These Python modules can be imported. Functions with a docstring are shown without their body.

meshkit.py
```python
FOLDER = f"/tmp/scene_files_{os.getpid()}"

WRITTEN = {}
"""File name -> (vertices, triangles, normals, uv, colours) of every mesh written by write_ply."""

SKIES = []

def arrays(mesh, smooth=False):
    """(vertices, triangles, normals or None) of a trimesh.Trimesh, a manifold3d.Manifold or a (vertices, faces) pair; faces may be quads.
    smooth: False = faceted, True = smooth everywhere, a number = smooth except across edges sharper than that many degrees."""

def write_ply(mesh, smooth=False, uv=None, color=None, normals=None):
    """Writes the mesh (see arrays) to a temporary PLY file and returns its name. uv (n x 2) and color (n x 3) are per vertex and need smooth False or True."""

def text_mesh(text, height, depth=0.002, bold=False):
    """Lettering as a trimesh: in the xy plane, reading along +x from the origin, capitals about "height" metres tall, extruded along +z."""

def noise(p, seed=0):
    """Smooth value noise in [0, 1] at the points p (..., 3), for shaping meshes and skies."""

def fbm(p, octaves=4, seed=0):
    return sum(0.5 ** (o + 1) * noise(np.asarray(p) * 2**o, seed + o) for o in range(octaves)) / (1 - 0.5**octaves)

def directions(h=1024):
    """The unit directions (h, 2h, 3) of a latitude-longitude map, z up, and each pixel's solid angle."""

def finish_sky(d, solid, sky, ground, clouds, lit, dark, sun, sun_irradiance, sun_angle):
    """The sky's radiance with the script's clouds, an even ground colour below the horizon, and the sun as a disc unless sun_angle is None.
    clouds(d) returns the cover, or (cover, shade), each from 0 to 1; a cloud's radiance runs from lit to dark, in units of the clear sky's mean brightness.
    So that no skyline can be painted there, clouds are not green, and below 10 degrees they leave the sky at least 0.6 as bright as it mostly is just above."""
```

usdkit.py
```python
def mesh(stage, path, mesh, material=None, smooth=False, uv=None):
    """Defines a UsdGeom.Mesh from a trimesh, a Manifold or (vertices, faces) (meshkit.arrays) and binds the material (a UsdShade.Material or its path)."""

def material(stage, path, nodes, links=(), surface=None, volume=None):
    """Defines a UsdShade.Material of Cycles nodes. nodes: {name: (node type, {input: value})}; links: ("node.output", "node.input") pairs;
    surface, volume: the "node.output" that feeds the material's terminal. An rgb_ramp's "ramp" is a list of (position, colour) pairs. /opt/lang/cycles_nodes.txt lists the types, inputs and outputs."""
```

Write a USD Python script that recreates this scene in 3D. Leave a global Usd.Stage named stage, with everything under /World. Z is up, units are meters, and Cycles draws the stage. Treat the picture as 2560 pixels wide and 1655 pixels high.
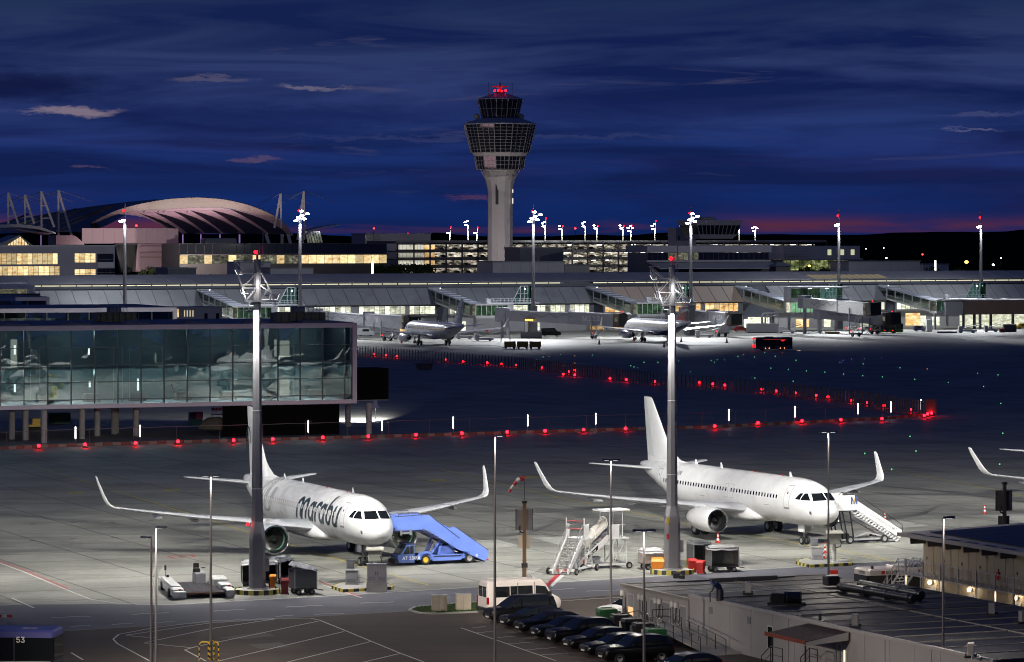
import math, random
import numpy as np, trimesh, usdkit, meshkit
import shapely.geometry as sg
from shapely.ops import unary_union
from pxr import Usd, UsdGeom, UsdLux, UsdShade, Gf, Sdf, Vt

stage = Usd.Stage.CreateInMemory()
UsdGeom.SetStageUpAxis(stage, 'Z')
UsdGeom.Xform.Define(stage, '/World')
UsdGeom.Scope.Define(stage, '/World/Looks')
rnd = random.Random(7)
PI = math.pi

# ---------------------------------------------------------------- camera, sky, sun, exposure
F, CX, CY, H = 8500.0, 1280.0, 586.0, 27.5          # focal length and principal point for a picture 2560 wide; eye height
cam = UsdGeom.Camera.Define(stage, '/World/camera')
cam.AddTransformOp().Set(Gf.Matrix4d(1, 0, 0, 0, 0, 0, 1, 0, 0, -1, 0, 0, 0, 0, H, 1))
cam.CreateHorizontalApertureAttr(36.0)
cam.CreateFocalLengthAttr(36.0 * F / 2560)
cam.CreateVerticalApertureOffsetAttr(-36.0 * (827.5 - CY) / 2560)
cam.CreateClippingRangeAttr(Gf.Vec2f(1, 60000))
cam.CreateExposureAttr(0.0)

SUN_EL, SUN_AZ = -3.0, -0.9                         # the sun has set to the left of the tower
dome = UsdLux.DomeLight.Define(stage, '/World/sky')
sky_nodes = {
    'tc': ('texture_coordinate', {}), 'sep': ('separate_xyz', {}),
    'nishita': ('sky_texture', {'sky_type': 'single_scattering', 'sun_disc': False, 'sun_elevation': math.radians(SUN_EL), 'sun_rotation': SUN_AZ}),
    'el': ('math', {'math_type': 'multiply', 'value2': 4.0}),
    'grad': ('rgb_ramp', {'ramp': [(0, (.005, .017, .100)), (.03, (.005, .021, .125)), (.10, (.011, .031, .156)), (.17, (.024, .042, .150)), (.22, (.023, .040, .126)), (.28, (.012, .027, .084)), (.5, (.008, .019, .066)), (1, (.007, .015, .052))]}),
    # broad dark stratus
    'm1': ('mapping', {'scale': (9, 9, 95)}), 'n1': ('noise_texture', {'scale': 1.0, 'detail': 6, 'roughness': .55, 'distortion': .6}),
    'r1': ('rgb_ramp', {'ramp': [(.40, (0, 0, 0)), (.62, (1, 1, 1))]}),
    'dark': ('mix', {'mix_type': 'mix', 'color2': (.005, .014, .078)}),
    # thin pale streaks where the afterglow still reaches the cloud edges
    'm2': ('mapping', {'scale': (13, 13, 190), 'location': (3.1, 0, 5.25)}), 'n2': ('noise_texture', {'scale': 1.0, 'detail': 5, 'roughness': .6, 'distortion': .8}),
    'r2': ('rgb_ramp', {'ramp': [(.63, (0, 0, 0)), (.74, (.55, .55, .55)), (.85, (1, 1, 1))]}),
    'band2': ('rgb_ramp', {'ramp': [(0, (0, 0, 0)), (.06, (.4, .4, .4)), (.12, (1, 1, 1)), (.2, (1, 1, 1)), (.3, (.1, .1, .1)), (.5, (0, 0, 0))]}),
    'k2': ('mix', {'mix_type': 'multiply', 'fac': 1.0}),
    'pale': ('mix', {'mix_type': 'mix', 'color2': (.07, .07, .14)}),
    # red afterglow in gaps of the cloud just over the horizon
    'm3': ('mapping', {'scale': (7, 7, 60), 'location': (.35, 0, 0)}), 'n3': ('noise_texture', {'scale': 1.0, 'detail': 4, 'roughness': .55, 'distortion': .3}),
    'r3': ('rgb_ramp', {'ramp': [(.50, (0, 0, 0)), (.58, (1, 1, 1))]}),
    'band3': ('rgb_ramp', {'ramp': [(0, (0, 0, 0)), (.004, (1, 1, 1)), (.012, (1, 1, 1)), (.019, (.35, .35, .35)), (.026, (.05, .05, .05)), (.10, (.05, .05, .05)), (.13, (0, 0, 0))]}),
    'k3': ('mix', {'mix_type': 'multiply', 'fac': 1.0}),
    'glow': ('mix', {'mix_type': 'mix', 'color2': (.085, .022, .055)}),
    'nm': ('mix', {'mix_type': 'add', 'fac': .05}),
    'scale': ('mix', {'mix_type': 'multiply', 'fac': 1.0, 'color2': (10, 10, 10)}),
    'bg': ('background_shader', {'strength': 0.1}),
}
sky_links = [('tc.generated', 'sep.vector'), ('sep.z', 'el.value1'), ('el.value', 'grad.fac'),
    ('tc.generated', 'm1.vector'), ('m1.vector', 'n1.vector'), ('n1.fac', 'r1.fac'), ('grad.color', 'dark.color1'), ('r1.color', 'dark.fac'),
    ('tc.generated', 'm2.vector'), ('m2.vector', 'n2.vector'), ('n2.fac', 'r2.fac'), ('el.value', 'band2.fac'), ('r2.color', 'k2.color1'), ('band2.color', 'k2.color2'), ('dark.color', 'pale.color1'), ('k2.color', 'pale.fac'),
    ('tc.generated', 'm3.vector'), ('m3.vector', 'n3.vector'), ('n3.fac', 'r3.fac'), ('el.value', 'band3.fac'), ('r3.color', 'k3.color1'), ('band3.color', 'k3.color2'), ('pale.color', 'glow.color1'), ('k3.color', 'glow.fac'),
    ('%s', 'scale.color1'), ('scale.color', 'nm.color1'), ('nishita.color', 'nm.color2'), ('nm.color', 'bg.color')]
# single clouds: (picture column, row, half width, half height, colour, strength)
sky_nodes |= {'dn': ('noise_texture', {'scale': 1.0, 'detail': 7, 'roughness': .7}), 'dm': ('mapping', {'scale': (60, 60, 260)}), 'd0': ('vector_math', {'math_type': 'subtract', 'vector2': (.5, .5, .5)}), 'd1': ('vector_math', {'math_type': 'multiply', 'vector2': (.042, 0, .0095)}), 'd2': ('vector_math', {'math_type': 'add'})}
sky_links += [('tc.generated', 'dm.vector'), ('dm.vector', 'dn.vector'), ('dn.color', 'd0.vector1'), ('d0.vector', 'd1.vector1'), ('d1.vector', 'd2.vector1'), ('tc.generated', 'd2.vector2')]
last = 'glow.color'
for i, (px, py, w, h, c, k) in enumerate(((60, 215, 300, 62, (.004, .009, .052), .95), (1500, 270, 700, 55, (.006, .014, .085), .6), (700, 290, 620, 40, (.006, .014, .085), .65), (190, 283, 150, 15, (.26, .20, .25), .72), (800, 217, 130, 9, (.18, .16, .23), .6), (525, 202, 130, 11, (.10, .09, .16), .6), (630, 399, 75, 10, (.13, .08, .14), .5), (1160, 497, 70, 12, (.10, .04, .09), .55), (2400, 328, 110, 5, (.13, .13, .25), .55), (2450, 285, 160, 8, (.05, .06, .16), .7), (1250, 345, 800, 9, (.028, .040, .13), .7), (240, 421, 70, 5, (.11, .07, .13), .45))):
    n = f'c{i}'; sky_nodes |= {n + 's': ('vector_math', {'math_type': 'subtract', 'vector2': ((px - CX) / F, 1.0, (CY - py) / F)}), n + 'k': ('vector_math', {'math_type': 'multiply', 'vector2': (F / w, 8.0, F / h)}), n + 'l': ('vector_math', {'math_type': 'length'}), n + 'r': ('map_range', {'range_type': 'smoothstep', 'from_min': 1.0, 'from_max': .25, 'to_min': 0.0, 'to_max': k, 'clamp': True}), n + 'm': ('mix', {'mix_type': 'mix', 'color2': c})}
    sky_links += [('d2.vector', n + 's.vector1'), (n + 's.vector', n + 'k.vector1'), (n + 'k.vector', n + 'l.vector1'), (n + 'l.value', n + 'r.value'), (n + 'r.result', n + 'm.fac'), (last, n + 'm.color1')]; last = n + 'm.color'
sky_links = [(a % last if '%' in a else a, b) for a, b in sky_links]
sky_look = usdkit.material(stage, '/World/Looks/sky', sky_nodes, sky_links, surface='bg.background')
UsdShade.MaterialBindingAPI.Apply(dome.GetPrim()).Bind(sky_look)
dome.GetPrim().SetCustomDataByKey('kind', 'structure')
dome.GetPrim().SetCustomDataByKey('label', 'deep blue dusk sky with streaks of cloud')

# the last glow of the set sun: one very weak, very wide light from the horizon on the left
sun = UsdLux.DistantLight.Define(stage, '/World/dusk_glow')
sun.CreateNormalizeAttr(True); sun.CreateIntensityAttr(0.012); sun.CreateAngleAttr(40.0); sun.CreateColorAttr(Gf.Vec3f(.75, .7, 1.0))

def look_along(x, pos, d):
    d = np.array(d, float); d /= np.linalg.norm(d); z = -d
    up = np.array([0, 0, 1.0]) if abs(d[2]) < .999 else np.array([0, 1.0, 0])
    r = np.cross(up, z); r /= np.linalg.norm(r); u = np.cross(z, r)
    x.AddTransformOp().Set(Gf.Matrix4d(*map(float, r), 0, *map(float, u), 0, *map(float, z), 0, *map(float, pos), 1))
look_along(sun, (0, 0, 0), (.78, -.55, -.30))

# ---------------------------------------------------------------- helpers
def G(px, py, z=0.0):                               # the ground point (or point at height z) seen at a pixel of the photograph
    Y = F * (H - z) / (py - CY); return np.array([(px - CX) * Y / F, Y, z])
def V(px, py, Y):
    return np.array([(px - CX) * Y / F, Y, H - (py - CY) * Y / F])
ALPHA = math.radians(23.5)                          # the airport's grid is turned by this
U = np.array([math.cos(ALPHA), math.sin(ALPHA), 0]); W = np.array([-math.sin(ALPHA), math.cos(ALPHA), 0]); Z = np.array([0, 0, 1.0])

class MB:
    def __init__(s): s.v = []; s.f = []; s.n = 0
    def add(s, v, f):
        v = np.asarray(v, float); f = np.asarray(f, int)
        if f.ndim == 2 and f.shape[1] == 4: f = np.vstack([f[:, [0, 1, 2]], f[:, [0, 2, 3]]])
        s.v.append(v); s.f.append(f + s.n); s.n += len(v); return s
    def mesh(s, m): return s.add(m.vertices, m.faces)
    def hexa(s, p):                                 # eight corners: bottom four ccw, top four ccw
        return s.add(p, [[0, 3, 2, 1], [4, 5, 6, 7], [0, 1, 5, 4], [1, 2, 6, 5], [2, 3, 7, 6], [3, 0, 4, 7]])
    def bx(s, x0, x1, y0, y1, z0, z1):
        return s.hexa([(x0, y0, z0), (x1, y0, z0), (x1, y1, z0), (x0, y1, z0), (x0, y0, z1), (x1, y0, z1), (x1, y1, z1), (x0, y1, z1)])
    def cham(s, x0, x1, y0, y1, z0, z1, c):         # box with chamfered top and vertical edges
        def ring(a, z, o): return [(x0 + o + a, y0 + o, z), (x1 - o - a, y0 + o, z), (x1 - o, y0 + o + a, z), (x1 - o, y1 - o - a, z), (x1 - o - a, y1 - o, z), (x0 + o + a, y1 - o, z), (x0 + o, y1 - o - a, z), (x0 + o, y0 + o + a, z)]
        return s.loft([ring(c, z0, 0), ring(c, z1 - c, 0), ring(c, z1, c)], True)
    def loft(s, rings, caps=True):
        n = len(rings[0]); v = np.vstack([np.asarray(r, float) for r in rings]); f = []
        for i in range(len(rings) - 1):
            for j in range(n):
                k = (j + 1) % n; f.append([i * n + j, i * n + k, (i + 1) * n + k, (i + 1) * n + j])
        s.add(v, f)
        if caps:
            for r, flip in ((rings[0], True), (rings[-1], False)):
                r = np.asarray(r, float); c = r.mean(0); vv = np.vstack([r, c]); t = [[j, (j + 1) % n, n] for j in range(n)]
                if flip: t = [[a, c_, b] for a, b, c_ in [(x[0], x[1], x[2]) for x in t]]
                s.add(vv, t)
        return s
    def bar(s, a, b, w, h=None, up=(0, 0, 1)):      # beam of section w x h
        a = np.asarray(a, float); b = np.asarray(b, float); h = h or w; d = b - a; L = np.linalg.norm(d)
        if L < 1e-6: return s
        d /= L; up = np.asarray(up, float)
        if abs(d @ up) > .99: up = np.array([0, 1.0, 0]) if abs(d[1]) < .9 else np.array([1.0, 0, 0])
        r = np.cross(d, up); r /= np.linalg.norm(r); u = np.cross(r, d)
        q = [-r * w / 2 - u * h / 2, r * w / 2 - u * h / 2, r * w / 2 + u * h / 2, -r * w / 2 + u * h / 2]
        return s.loft([[a + k for k in q], [b + k for k in q]], True)
    def cyl(s, a, b, r0, r1=None, n=10, caps=True):
        a = np.asarray(a, float); b = np.asarray(b, float); r1 = r0 if r1 is None else r1; d = (b - a) / np.linalg.norm(b - a)
        up = np.array([0, 0, 1.0]) if abs(d[2]) < .9 else np.array([1.0, 0, 0]); x = np.cross(up, d); x /= np.linalg.norm(x); y = np.cross(d, x)
        t = np.arange(n) * 2 * PI / n; c = np.cos(t)[:, None] * x + np.sin(t)[:, None] * y
        return s.loft([a + c * r0, b + c * r1], caps)
    def tube(s, pts, r, n=6):
        pts = [np.asarray(p, float) for p in pts]; rings = []; x = None
        for i, p in enumerate(pts):
            d = pts[min(i + 1, len(pts) - 1)] - pts[max(i - 1, 0)]; d /= np.linalg.norm(d)
            if x is None: x = np.cross((0, 0, 1.0) if abs(d[2]) < .9 else (1.0, 0, 0), d)
            x = x - d * (x @ d); x /= np.linalg.norm(x); y = np.cross(d, x); t = np.arange(n) * 2 * PI / n
            rings.append(p + r * (np.cos(t)[:, None] * x + np.sin(t)[:, None] * y))
        return s.loft(rings, True)
    def plate(s, poly, t, nrm=None):                # a flat polygon in space given a thickness (fan, convex)
        p = np.asarray(poly, float)
        if nrm is None: nrm = np.cross(p[1] - p[0], p[2] - p[0])
        nrm = np.asarray(nrm, float) / np.linalg.norm(nrm); return s.loft([p - nrm * t, p], True)
    def prism(s, xy, z0, z1, hole=()):
        return s.mesh(trimesh.creation.extrude_polygon(sg.Polygon(xy, hole), z1 - z0, transform=trimesh.transformations.translation_matrix([0, 0, z0]), engine='earcut'))
    def side(s, xz, y0, y1):                        # a profile in x-z given a width in y
        m = trimesh.creation.extrude_polygon(sg.Polygon(xz), y1 - y0, engine='earcut'); v = m.vertices
        return s.add(np.stack([v[:, 0], y1 - v[:, 2], v[:, 1]], 1), m.faces)
    def lathe(s, prof, n=24, axis='z', c=(0, 0, 0), caps=False):
        t = np.arange(n) * 2 * PI / n; rings = []
        for r, h in prof:
            if axis == 'z': q = np.stack([r * np.cos(t), r * np.sin(t), np.full(n, h)], 1)
            elif axis == 'x': q = np.stack([np.full(n, h), r * np.cos(t), r * np.sin(t)], 1)
            else: q = np.stack([r * np.sin(t), np.full(n, h), r * np.cos(t)], 1)
            rings.append(q + np.asarray(c, float))
        return s.loft(rings, caps)
    def sphere(s, c, r, sub=1, sc=(1, 1, 1)):
        m = trimesh.creation.icosphere(sub, r); return s.add(m.vertices * np.asarray(sc) + np.asarray(c), m.faces)
    def quad(s, a, b, c, d): return s.add([a, b, c, d], [[0, 1, 2, 3]])
    def moved(s, loc=(0, 0, 0), rz=0.0):
        c, n = math.cos(rz), math.sin(rz); R = np.array([[c, -n, 0], [n, c, 0], [0, 0, 1]])
        s.v = [v @ R.T + np.asarray(loc, float) for v in s.v]; return s
    def arrays(s): return np.vstack(s.v), np.vstack(s.f)

used = {}
def numbered(parent, name):
    k = (parent, name); n = used.get(k, 0); used[k] = n + 1
    return f'{parent}/{name}' + (f'_{n:03d}' if n else '')
def tag(p, label=None, cat=None, group=None, kind=None):
    for k, v in (('label', label), ('category', cat), ('group', group), ('kind', kind)):
        if v: p.SetCustomDataByKey(k, v)
    return p
def part(parent, name, mb, look, smooth=False, label=None, kind=None):
    path = numbered(str(parent.GetPath()) if hasattr(parent, 'GetPath') else parent, name)
    m = usdkit.mesh(stage, path, mb.arrays() if isinstance(mb, MB) else mb, look, smooth)
    tag(m.GetPrim(), label, kind=kind); return m.GetPrim()
def place(x, loc, rz):
    x.AddTranslateOp().Set(Gf.Vec3d(*map(float, loc))); x.AddRotateZOp().Set(math.degrees(rz))
def thing(name, label, cat, loc=(0, 0, 0), rz=0.0, group=None, kind=None):
    x = UsdGeom.Xform.Define(stage, numbered('/World', name)); place(x, loc, rz)
    return tag(x.GetPrim(), label, cat, group, kind)
def solo(name, mb, look, label, cat, group=None, kind=None, smooth=False):
    return tag(part('/World', name, mb, look, smooth), label, cat, group, kind)
def ground(name, mb, look, label=None, kind='structure'):
    return tag(part('/World', name, mb, look), label, None, None, kind)
def dup(src, loc, rz, label, group=None, instance=True):
    was = src.GetCustomData(); name = src.GetName()
    if name[-4:-3] == '_' and name[-3:].isdigit(): name = name[:-4]
    r = thing(name, label, was['category'], loc, rz, group or was.get('group'))
    r.GetReferences().AddInternalReference(src.GetPath()); r.SetInstanceable(instance); return r

# ---------------------------------------------------------------- materials
looks = {}
def paint(name, color, rough=.5, metal=0.0, var=0.0, scale=3.0, bump=0.0, bscale=40.0, coat=0.0, spec=.5):
    """A principled surface with an uneven tone (var) at the given scale and a fine relief."""
    if name in looks: return looks[name]
    n = {'p': ('principled_bsdf', {'base_color': color, 'roughness': rough, 'metallic': metal, 'coat_weight': coat, 'coat_roughness': .08, 'specular_ior_level': spec})}; l = []
    if var or bump: n['tc'] = ('texture_coordinate', {})
    if var:
        n['n'] = ('noise_texture', {'scale': scale, 'detail': 5, 'roughness': .6})
        lo = tuple(c * (1 - var) for c in color); hi = tuple(min(1, c * (1 + var)) for c in color)
        n['r'] = ('rgb_ramp', {'ramp': [(.3, lo), (.7, hi)]}); l += [('tc.object', 'n.vector'), ('n.fac', 'r.fac'), ('r.color', 'p.base_color')]
        n['rr'] = ('map_range', {'from_min': .3, 'from_max': .7, 'to_min': max(.05, rough - .1), 'to_max': min(1, rough + .1), 'clamp': True}); l += [('n.fac', 'rr.value'), ('rr.result', 'p.roughness')]
    if bump:
        n['b'] = ('noise_texture', {'scale': bscale, 'detail': 3}); n['bp'] = ('bump', {'strength': bump, 'distance': .02})
        l += [('tc.object', 'b.vector'), ('b.fac', 'bp.height'), ('bp.normal', 'p.normal')]
    looks[name] = usdkit.material(stage, '/World/Looks/' + name, n, l, surface='p.BSDF'); return looks[name]
def glow(name, color, strength):
    if name not in looks:
        looks[name] = usdkit.material(stage, '/World/Looks/' + name, {'e': ('emission', {'color': color, 'strength': strength})}, surface='e.emission')
    return looks[name]
def room(name, stops, strength, scale=(1, 1, 1), detail=3):
    """A lit interior seen through glass: uneven light and furniture as a blotchy emission, under a faint sheen."""
    if name not in looks:
        n = {'tc': ('texture_coordinate', {}), 'm': ('mapping', {'scale': scale}), 'oi': ('object_info', {}), 'mr': ('map_range', {'from_min': 0.0, 'from_max': 1.0, 'to_min': strength * .45, 'to_max': strength * 1.35}), 'n': ('noise_texture', {'scale': 1.0, 'detail': detail, 'roughness': .7}), 'r': ('rgb_ramp', {'ramp': stops}), 'e': ('emission', {'strength': strength}), 'g': ('glossy_bsdf', {'color': (.5, .5, .5), 'roughness': .05}), 'fr': ('fresnel', {'IOR': 1.4}), 'x': ('mix_closure', {})}
        looks[name] = usdkit.material(stage, '/World/Looks/' + name, n, [('oi.random', 'mr.value'), ('mr.result', 'e.strength'), ('tc.object', 'm.vector'), ('m.vector', 'n.vector'), ('n.fac', 'r.fac'), ('r.color', 'e.color'), ('fr.fac', 'x.fac'), ('e.emission', 'x.closure1'), ('g.BSDF', 'x.closure2')], surface='x.closure')
    return looks[name]
def pane_look(name, tint, ior=1.9, wave=0.0, wscale=.4, lo=0.0):
    """Window glass: see-through, mirrored by its fresnel, uneven if wave is set."""
    if name not in looks:
        n = {'t': ('transparent_bsdf', {'color': tint}), 'g': ('glossy_bsdf', {'color': (.85, .95, .95), 'roughness': .01}), 'fr': ('fresnel', {'IOR': ior}), 'x': ('mix_closure', {}), 'mx': ('math', {'math_type': 'maximum', 'value2': lo})}
        l = [('fr.fac', 'mx.value1'), ('mx.value', 'x.fac'), ('t.BSDF', 'x.closure1'), ('g.BSDF', 'x.closure2')]
        if wave:
            n |= {'tc': ('texture_coordinate', {}), 'n': ('noise_texture', {'scale': wscale, 'detail': 1}), 'b': ('bump', {'strength': 1.0, 'distance': wave})}
            l += [('tc.object', 'n.vector'), ('n.fac', 'b.height'), ('b.normal', 'g.normal')]
        looks[name] = usdkit.material(stage, '/World/Looks/' + name, n, l, surface='x.closure')
    return looks[name]

def concrete(name, c0, c1, joint, slab, rough, jw=.012, stain=.5):
    n = {'g': ('geometry', {}), 'm': ('mapping', {'rotation': (0, 0, -ALPHA), 'scale': (1 / slab, 1 / slab, 1)}),
         'br': ('brick_texture', {'offset': 0.0, 'scale': 1.0, 'brick_width': 1.0, 'row_height': 1.0, 'mortar_size': jw / slab * 2, 'mortar_smooth': .3, 'color1': c0, 'color2': c1, 'mortar': joint, 'bias': 0.0}),
         'n1': ('noise_texture', {'scale': .09, 'detail': 6, 'roughness': .62, 'distortion': .5}), 'r1': ('rgb_ramp', {'ramp': [(.3, (1 - .45 * stain,) * 3), (.55, (1, 1, 1)), (.75, (1.1, 1.1, 1.08))]}),
         'm2': ('mapping', {'rotation': (0, 0, -ALPHA + 1.571), 'scale': (.03, .9, 1)}), 'n2': ('noise_texture', {'scale': .5, 'detail': 4, 'roughness': .6}), 'r2': ('rgb_ramp', {'ramp': [(.34, (.72, .72, .72)), (.5, (1, 1, 1))]}),
         'n3': ('noise_texture', {'scale': 1.7, 'detail': 6, 'roughness': .7}), 'r3': ('rgb_ramp', {'ramp': [(.3, (.86, .86, .86)), (.7, (1.08, 1.08, 1.08))]}),
         'a': ('mix', {'mix_type': 'multiply', 'fac': 1.0}), 'b': ('mix', {'mix_type': 'multiply', 'fac': .7 * stain + .2}), 'c': ('mix', {'mix_type': 'multiply', 'fac': 1.0}),
         'p': ('principled_bsdf', {'roughness': rough, 'specular_ior_level': .35})}
    l = [('g.position', 'm.vector'), ('m.vector', 'br.vector'), ('g.position', 'n1.vector'), ('n1.fac', 'r1.fac'), ('g.position', 'm2.vector'), ('m2.vector', 'n2.vector'), ('n2.fac', 'r2.fac'), ('g.position', 'n3.vector'), ('n3.fac', 'r3.fac'),
         ('br.color', 'a.color1'), ('r1.color', 'a.color2'), ('a.color', 'b.color1'), ('r2.color', 'b.color2'), ('b.color', 'c.color1'), ('r3.color', 'c.color2'), ('c.color', 'p.base_color')]
    looks[name] = usdkit.material(stage, '/World/Looks/' + name, n, l, surface='p.BSDF'); return looks[name]

apron_look = concrete('apron_concrete', (.29, .29, .26), (.315, .313, .282), (.13, .13, .12), 7.5, .62, .06, .85)
road_look = concrete('road_asphalt', (.14, .14, .162), (.145, .145, .168), (.125, .125, .142), 60, .75, .02, .35)
park_look = concrete('park_asphalt', (.085, .068, .058), (.088, .07, .06), (.06, .05, .045), 40, .8, .02, .5)
patch_look = concrete('new_concrete', (.44, .44, .41), (.45, .45, .42), (.3, .3, .28), 5, .65, .03, .25)
line_white = paint('line_white', (.62, .62, .6), .6, var=.25, scale=1.5)
line_red = paint('line_red', (.42, .03, .04), .6, var=.25, scale=1.5)
line_yellow = paint('line_yellow', (.5, .40, .03), .6, var=.3, scale=1.2)
steel = paint('galvanised_steel', (.46, .46, .47), .42, .6, .15, 2.0)
dark_steel = paint('dark_steel', (.05, .05, .055), .4, .5, .2, 4.0)
black_rubber = paint('black_rubber', (.018, .018, .018), .75, var=.3, scale=6)
black_paint = paint('black_paint', (.012, .012, .013), .4)
white_paint = paint('white_paint', (.78, .78, .77), .35, var=.04, scale=2)
dirty_white = paint('dirty_white', (.62, .62, .6), .5, var=.18, scale=2.5)
grey_paint = paint('grey_paint', (.34, .34, .36), .45, var=.12, scale=2)
mid_grey = paint('mid_grey', (.2, .2, .21), .5, var=.12, scale=2)
dark_grey = paint('dark_grey', (.07, .07, .075), .5, var=.2, scale=2)
red_paint = paint('red_paint', (.55, .03, .025), .45, var=.1, scale=3)
orange_plastic = paint('orange_plastic', (.8, .26, .02), .5, var=.08, scale=3)
yellow_paint = paint('yellow_paint', (.75, .5, .03), .45, var=.12, scale=3)
rim_look = paint('wheel_rim', (.55, .55, .55), .35, .7)
dark_glass = paint('dark_glass', (.008, .01, .012), .06, spec=.8)
concrete_grey = paint('concrete_grey', (.36, .355, .34), .8, var=.15, scale=1.5, bump=.2, bscale=15)
# ---------------------------------------------------------------- airliners
# body axes: x back from the nose, y to starboard, z up from the ground
ST = [(0, 3.17, 3.21, .02), (.06, 2.9, 3.45, .32), (.2, 2.68, 3.66, .54), (.5, 2.42, 3.92, .84), (1.0, 2.17, 4.24, 1.14), (1.5, 2.03, 4.56, 1.36), (1.9, 1.96, 4.86, 1.49), (2.3, 1.91, 5.13, 1.6), (2.8, 1.86, 5.36, 1.70), (3.5, 1.80, 5.59, 1.82), (4.5, 1.75, 5.77, 1.91), (5.5, 1.72, 5.85, 1.955), (6.5, 1.71, 5.87, 1.975),
      (23.5, 1.71, 5.87, 1.975), (25.5, 1.80, 5.87, 1.96), (27.5, 2.06, 5.86, 1.9), (29.5, 2.52, 5.84, 1.74), (31.5, 3.12, 5.81, 1.47), (33.5, 3.76, 5.76, 1.12), (35.3, 4.32, 5.69, .76), (36.6, 4.72, 5.58, .44), (37.3, 4.95, 5.45, .24), (37.57, 5.08, 5.33, .1)]
from scipy.interpolate import PchipInterpolator
_sx = np.array(ST); SB, ST_, SW = (PchipInterpolator(_sx[:, 0], _sx[:, k]) for k in (1, 2, 3))
def sec(x): b, t, w = float(SB(x)), float(ST_(x)), float(SW(x)); return (b + t) / 2, (t - b) / 2, w
def skin(x, z, side=1, off=0.0):                    # point on the fuselage side at station x and height z
    zc, hh, hw = sec(x); s = np.clip((z - zc) / hh, -.999, .999); y = hw * math.sqrt(1 - s * s)
    n = np.array([0, y / hw ** 2, (z - zc) / hh ** 2]); n /= np.linalg.norm(n) + 1e-9
    return np.array([x, side * (y + off * n[1]), z + off * n[2]])
def nose_x(y, z):                                   # where the nose surface crosses (y, z)
    lo, hi = 0.0, 7.0
    for _ in range(40):
        m = (lo + hi) / 2; zc, hh, hw = sec(m)
        if (y / hw) ** 2 + ((z - zc) / hh) ** 2 < 1: hi = m
        else: lo = m
    return hi
def skin_patch(mb, quad, side=1, off=.01, n=3):     # quad in (x, z), draped on the side of the body
    q = np.asarray(quad, float); t = np.linspace(0, 1, n + 1); P = []
    for a in t:
        for b in t:
            x, z = (1 - a) * ((1 - b) * q[0] + b * q[1]) + a * ((1 - b) * q[3] + b * q[2]); P.append(skin(x, z, side, off))
    f = [[i * (n + 1) + j, i * (n + 1) + j + 1, (i + 1) * (n + 1) + j + 1, (i + 1) * (n + 1) + j] for i in range(n) for j in range(n)]
    if side < 0: f = [k[::-1] for k in f]
    return mb.add(P, f)
def nose_patch(mb, quad, side=1, off=.012, n=4):    # quad in (y, z), draped on the nose
    q = np.asarray(quad, float); t = np.linspace(0, 1, n + 1); P = []
    for a in t:
        for b in t:
            y, z = (1 - a) * ((1 - b) * q[0] + b * q[1]) + a * ((1 - b) * q[3] + b * q[2]); P.append((nose_x(y, z) - off * 1.3, side * y, z + off * .7))
    f = [[i * (n + 1) + j, i * (n + 1) + j + 1, (i + 1) * (n + 1) + j + 1, (i + 1) * (n + 1) + j] for i in range(n) for j in range(n)]
    if side > 0: f = [k[::-1] for k in f]
    return mb.add(P, f)
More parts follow.
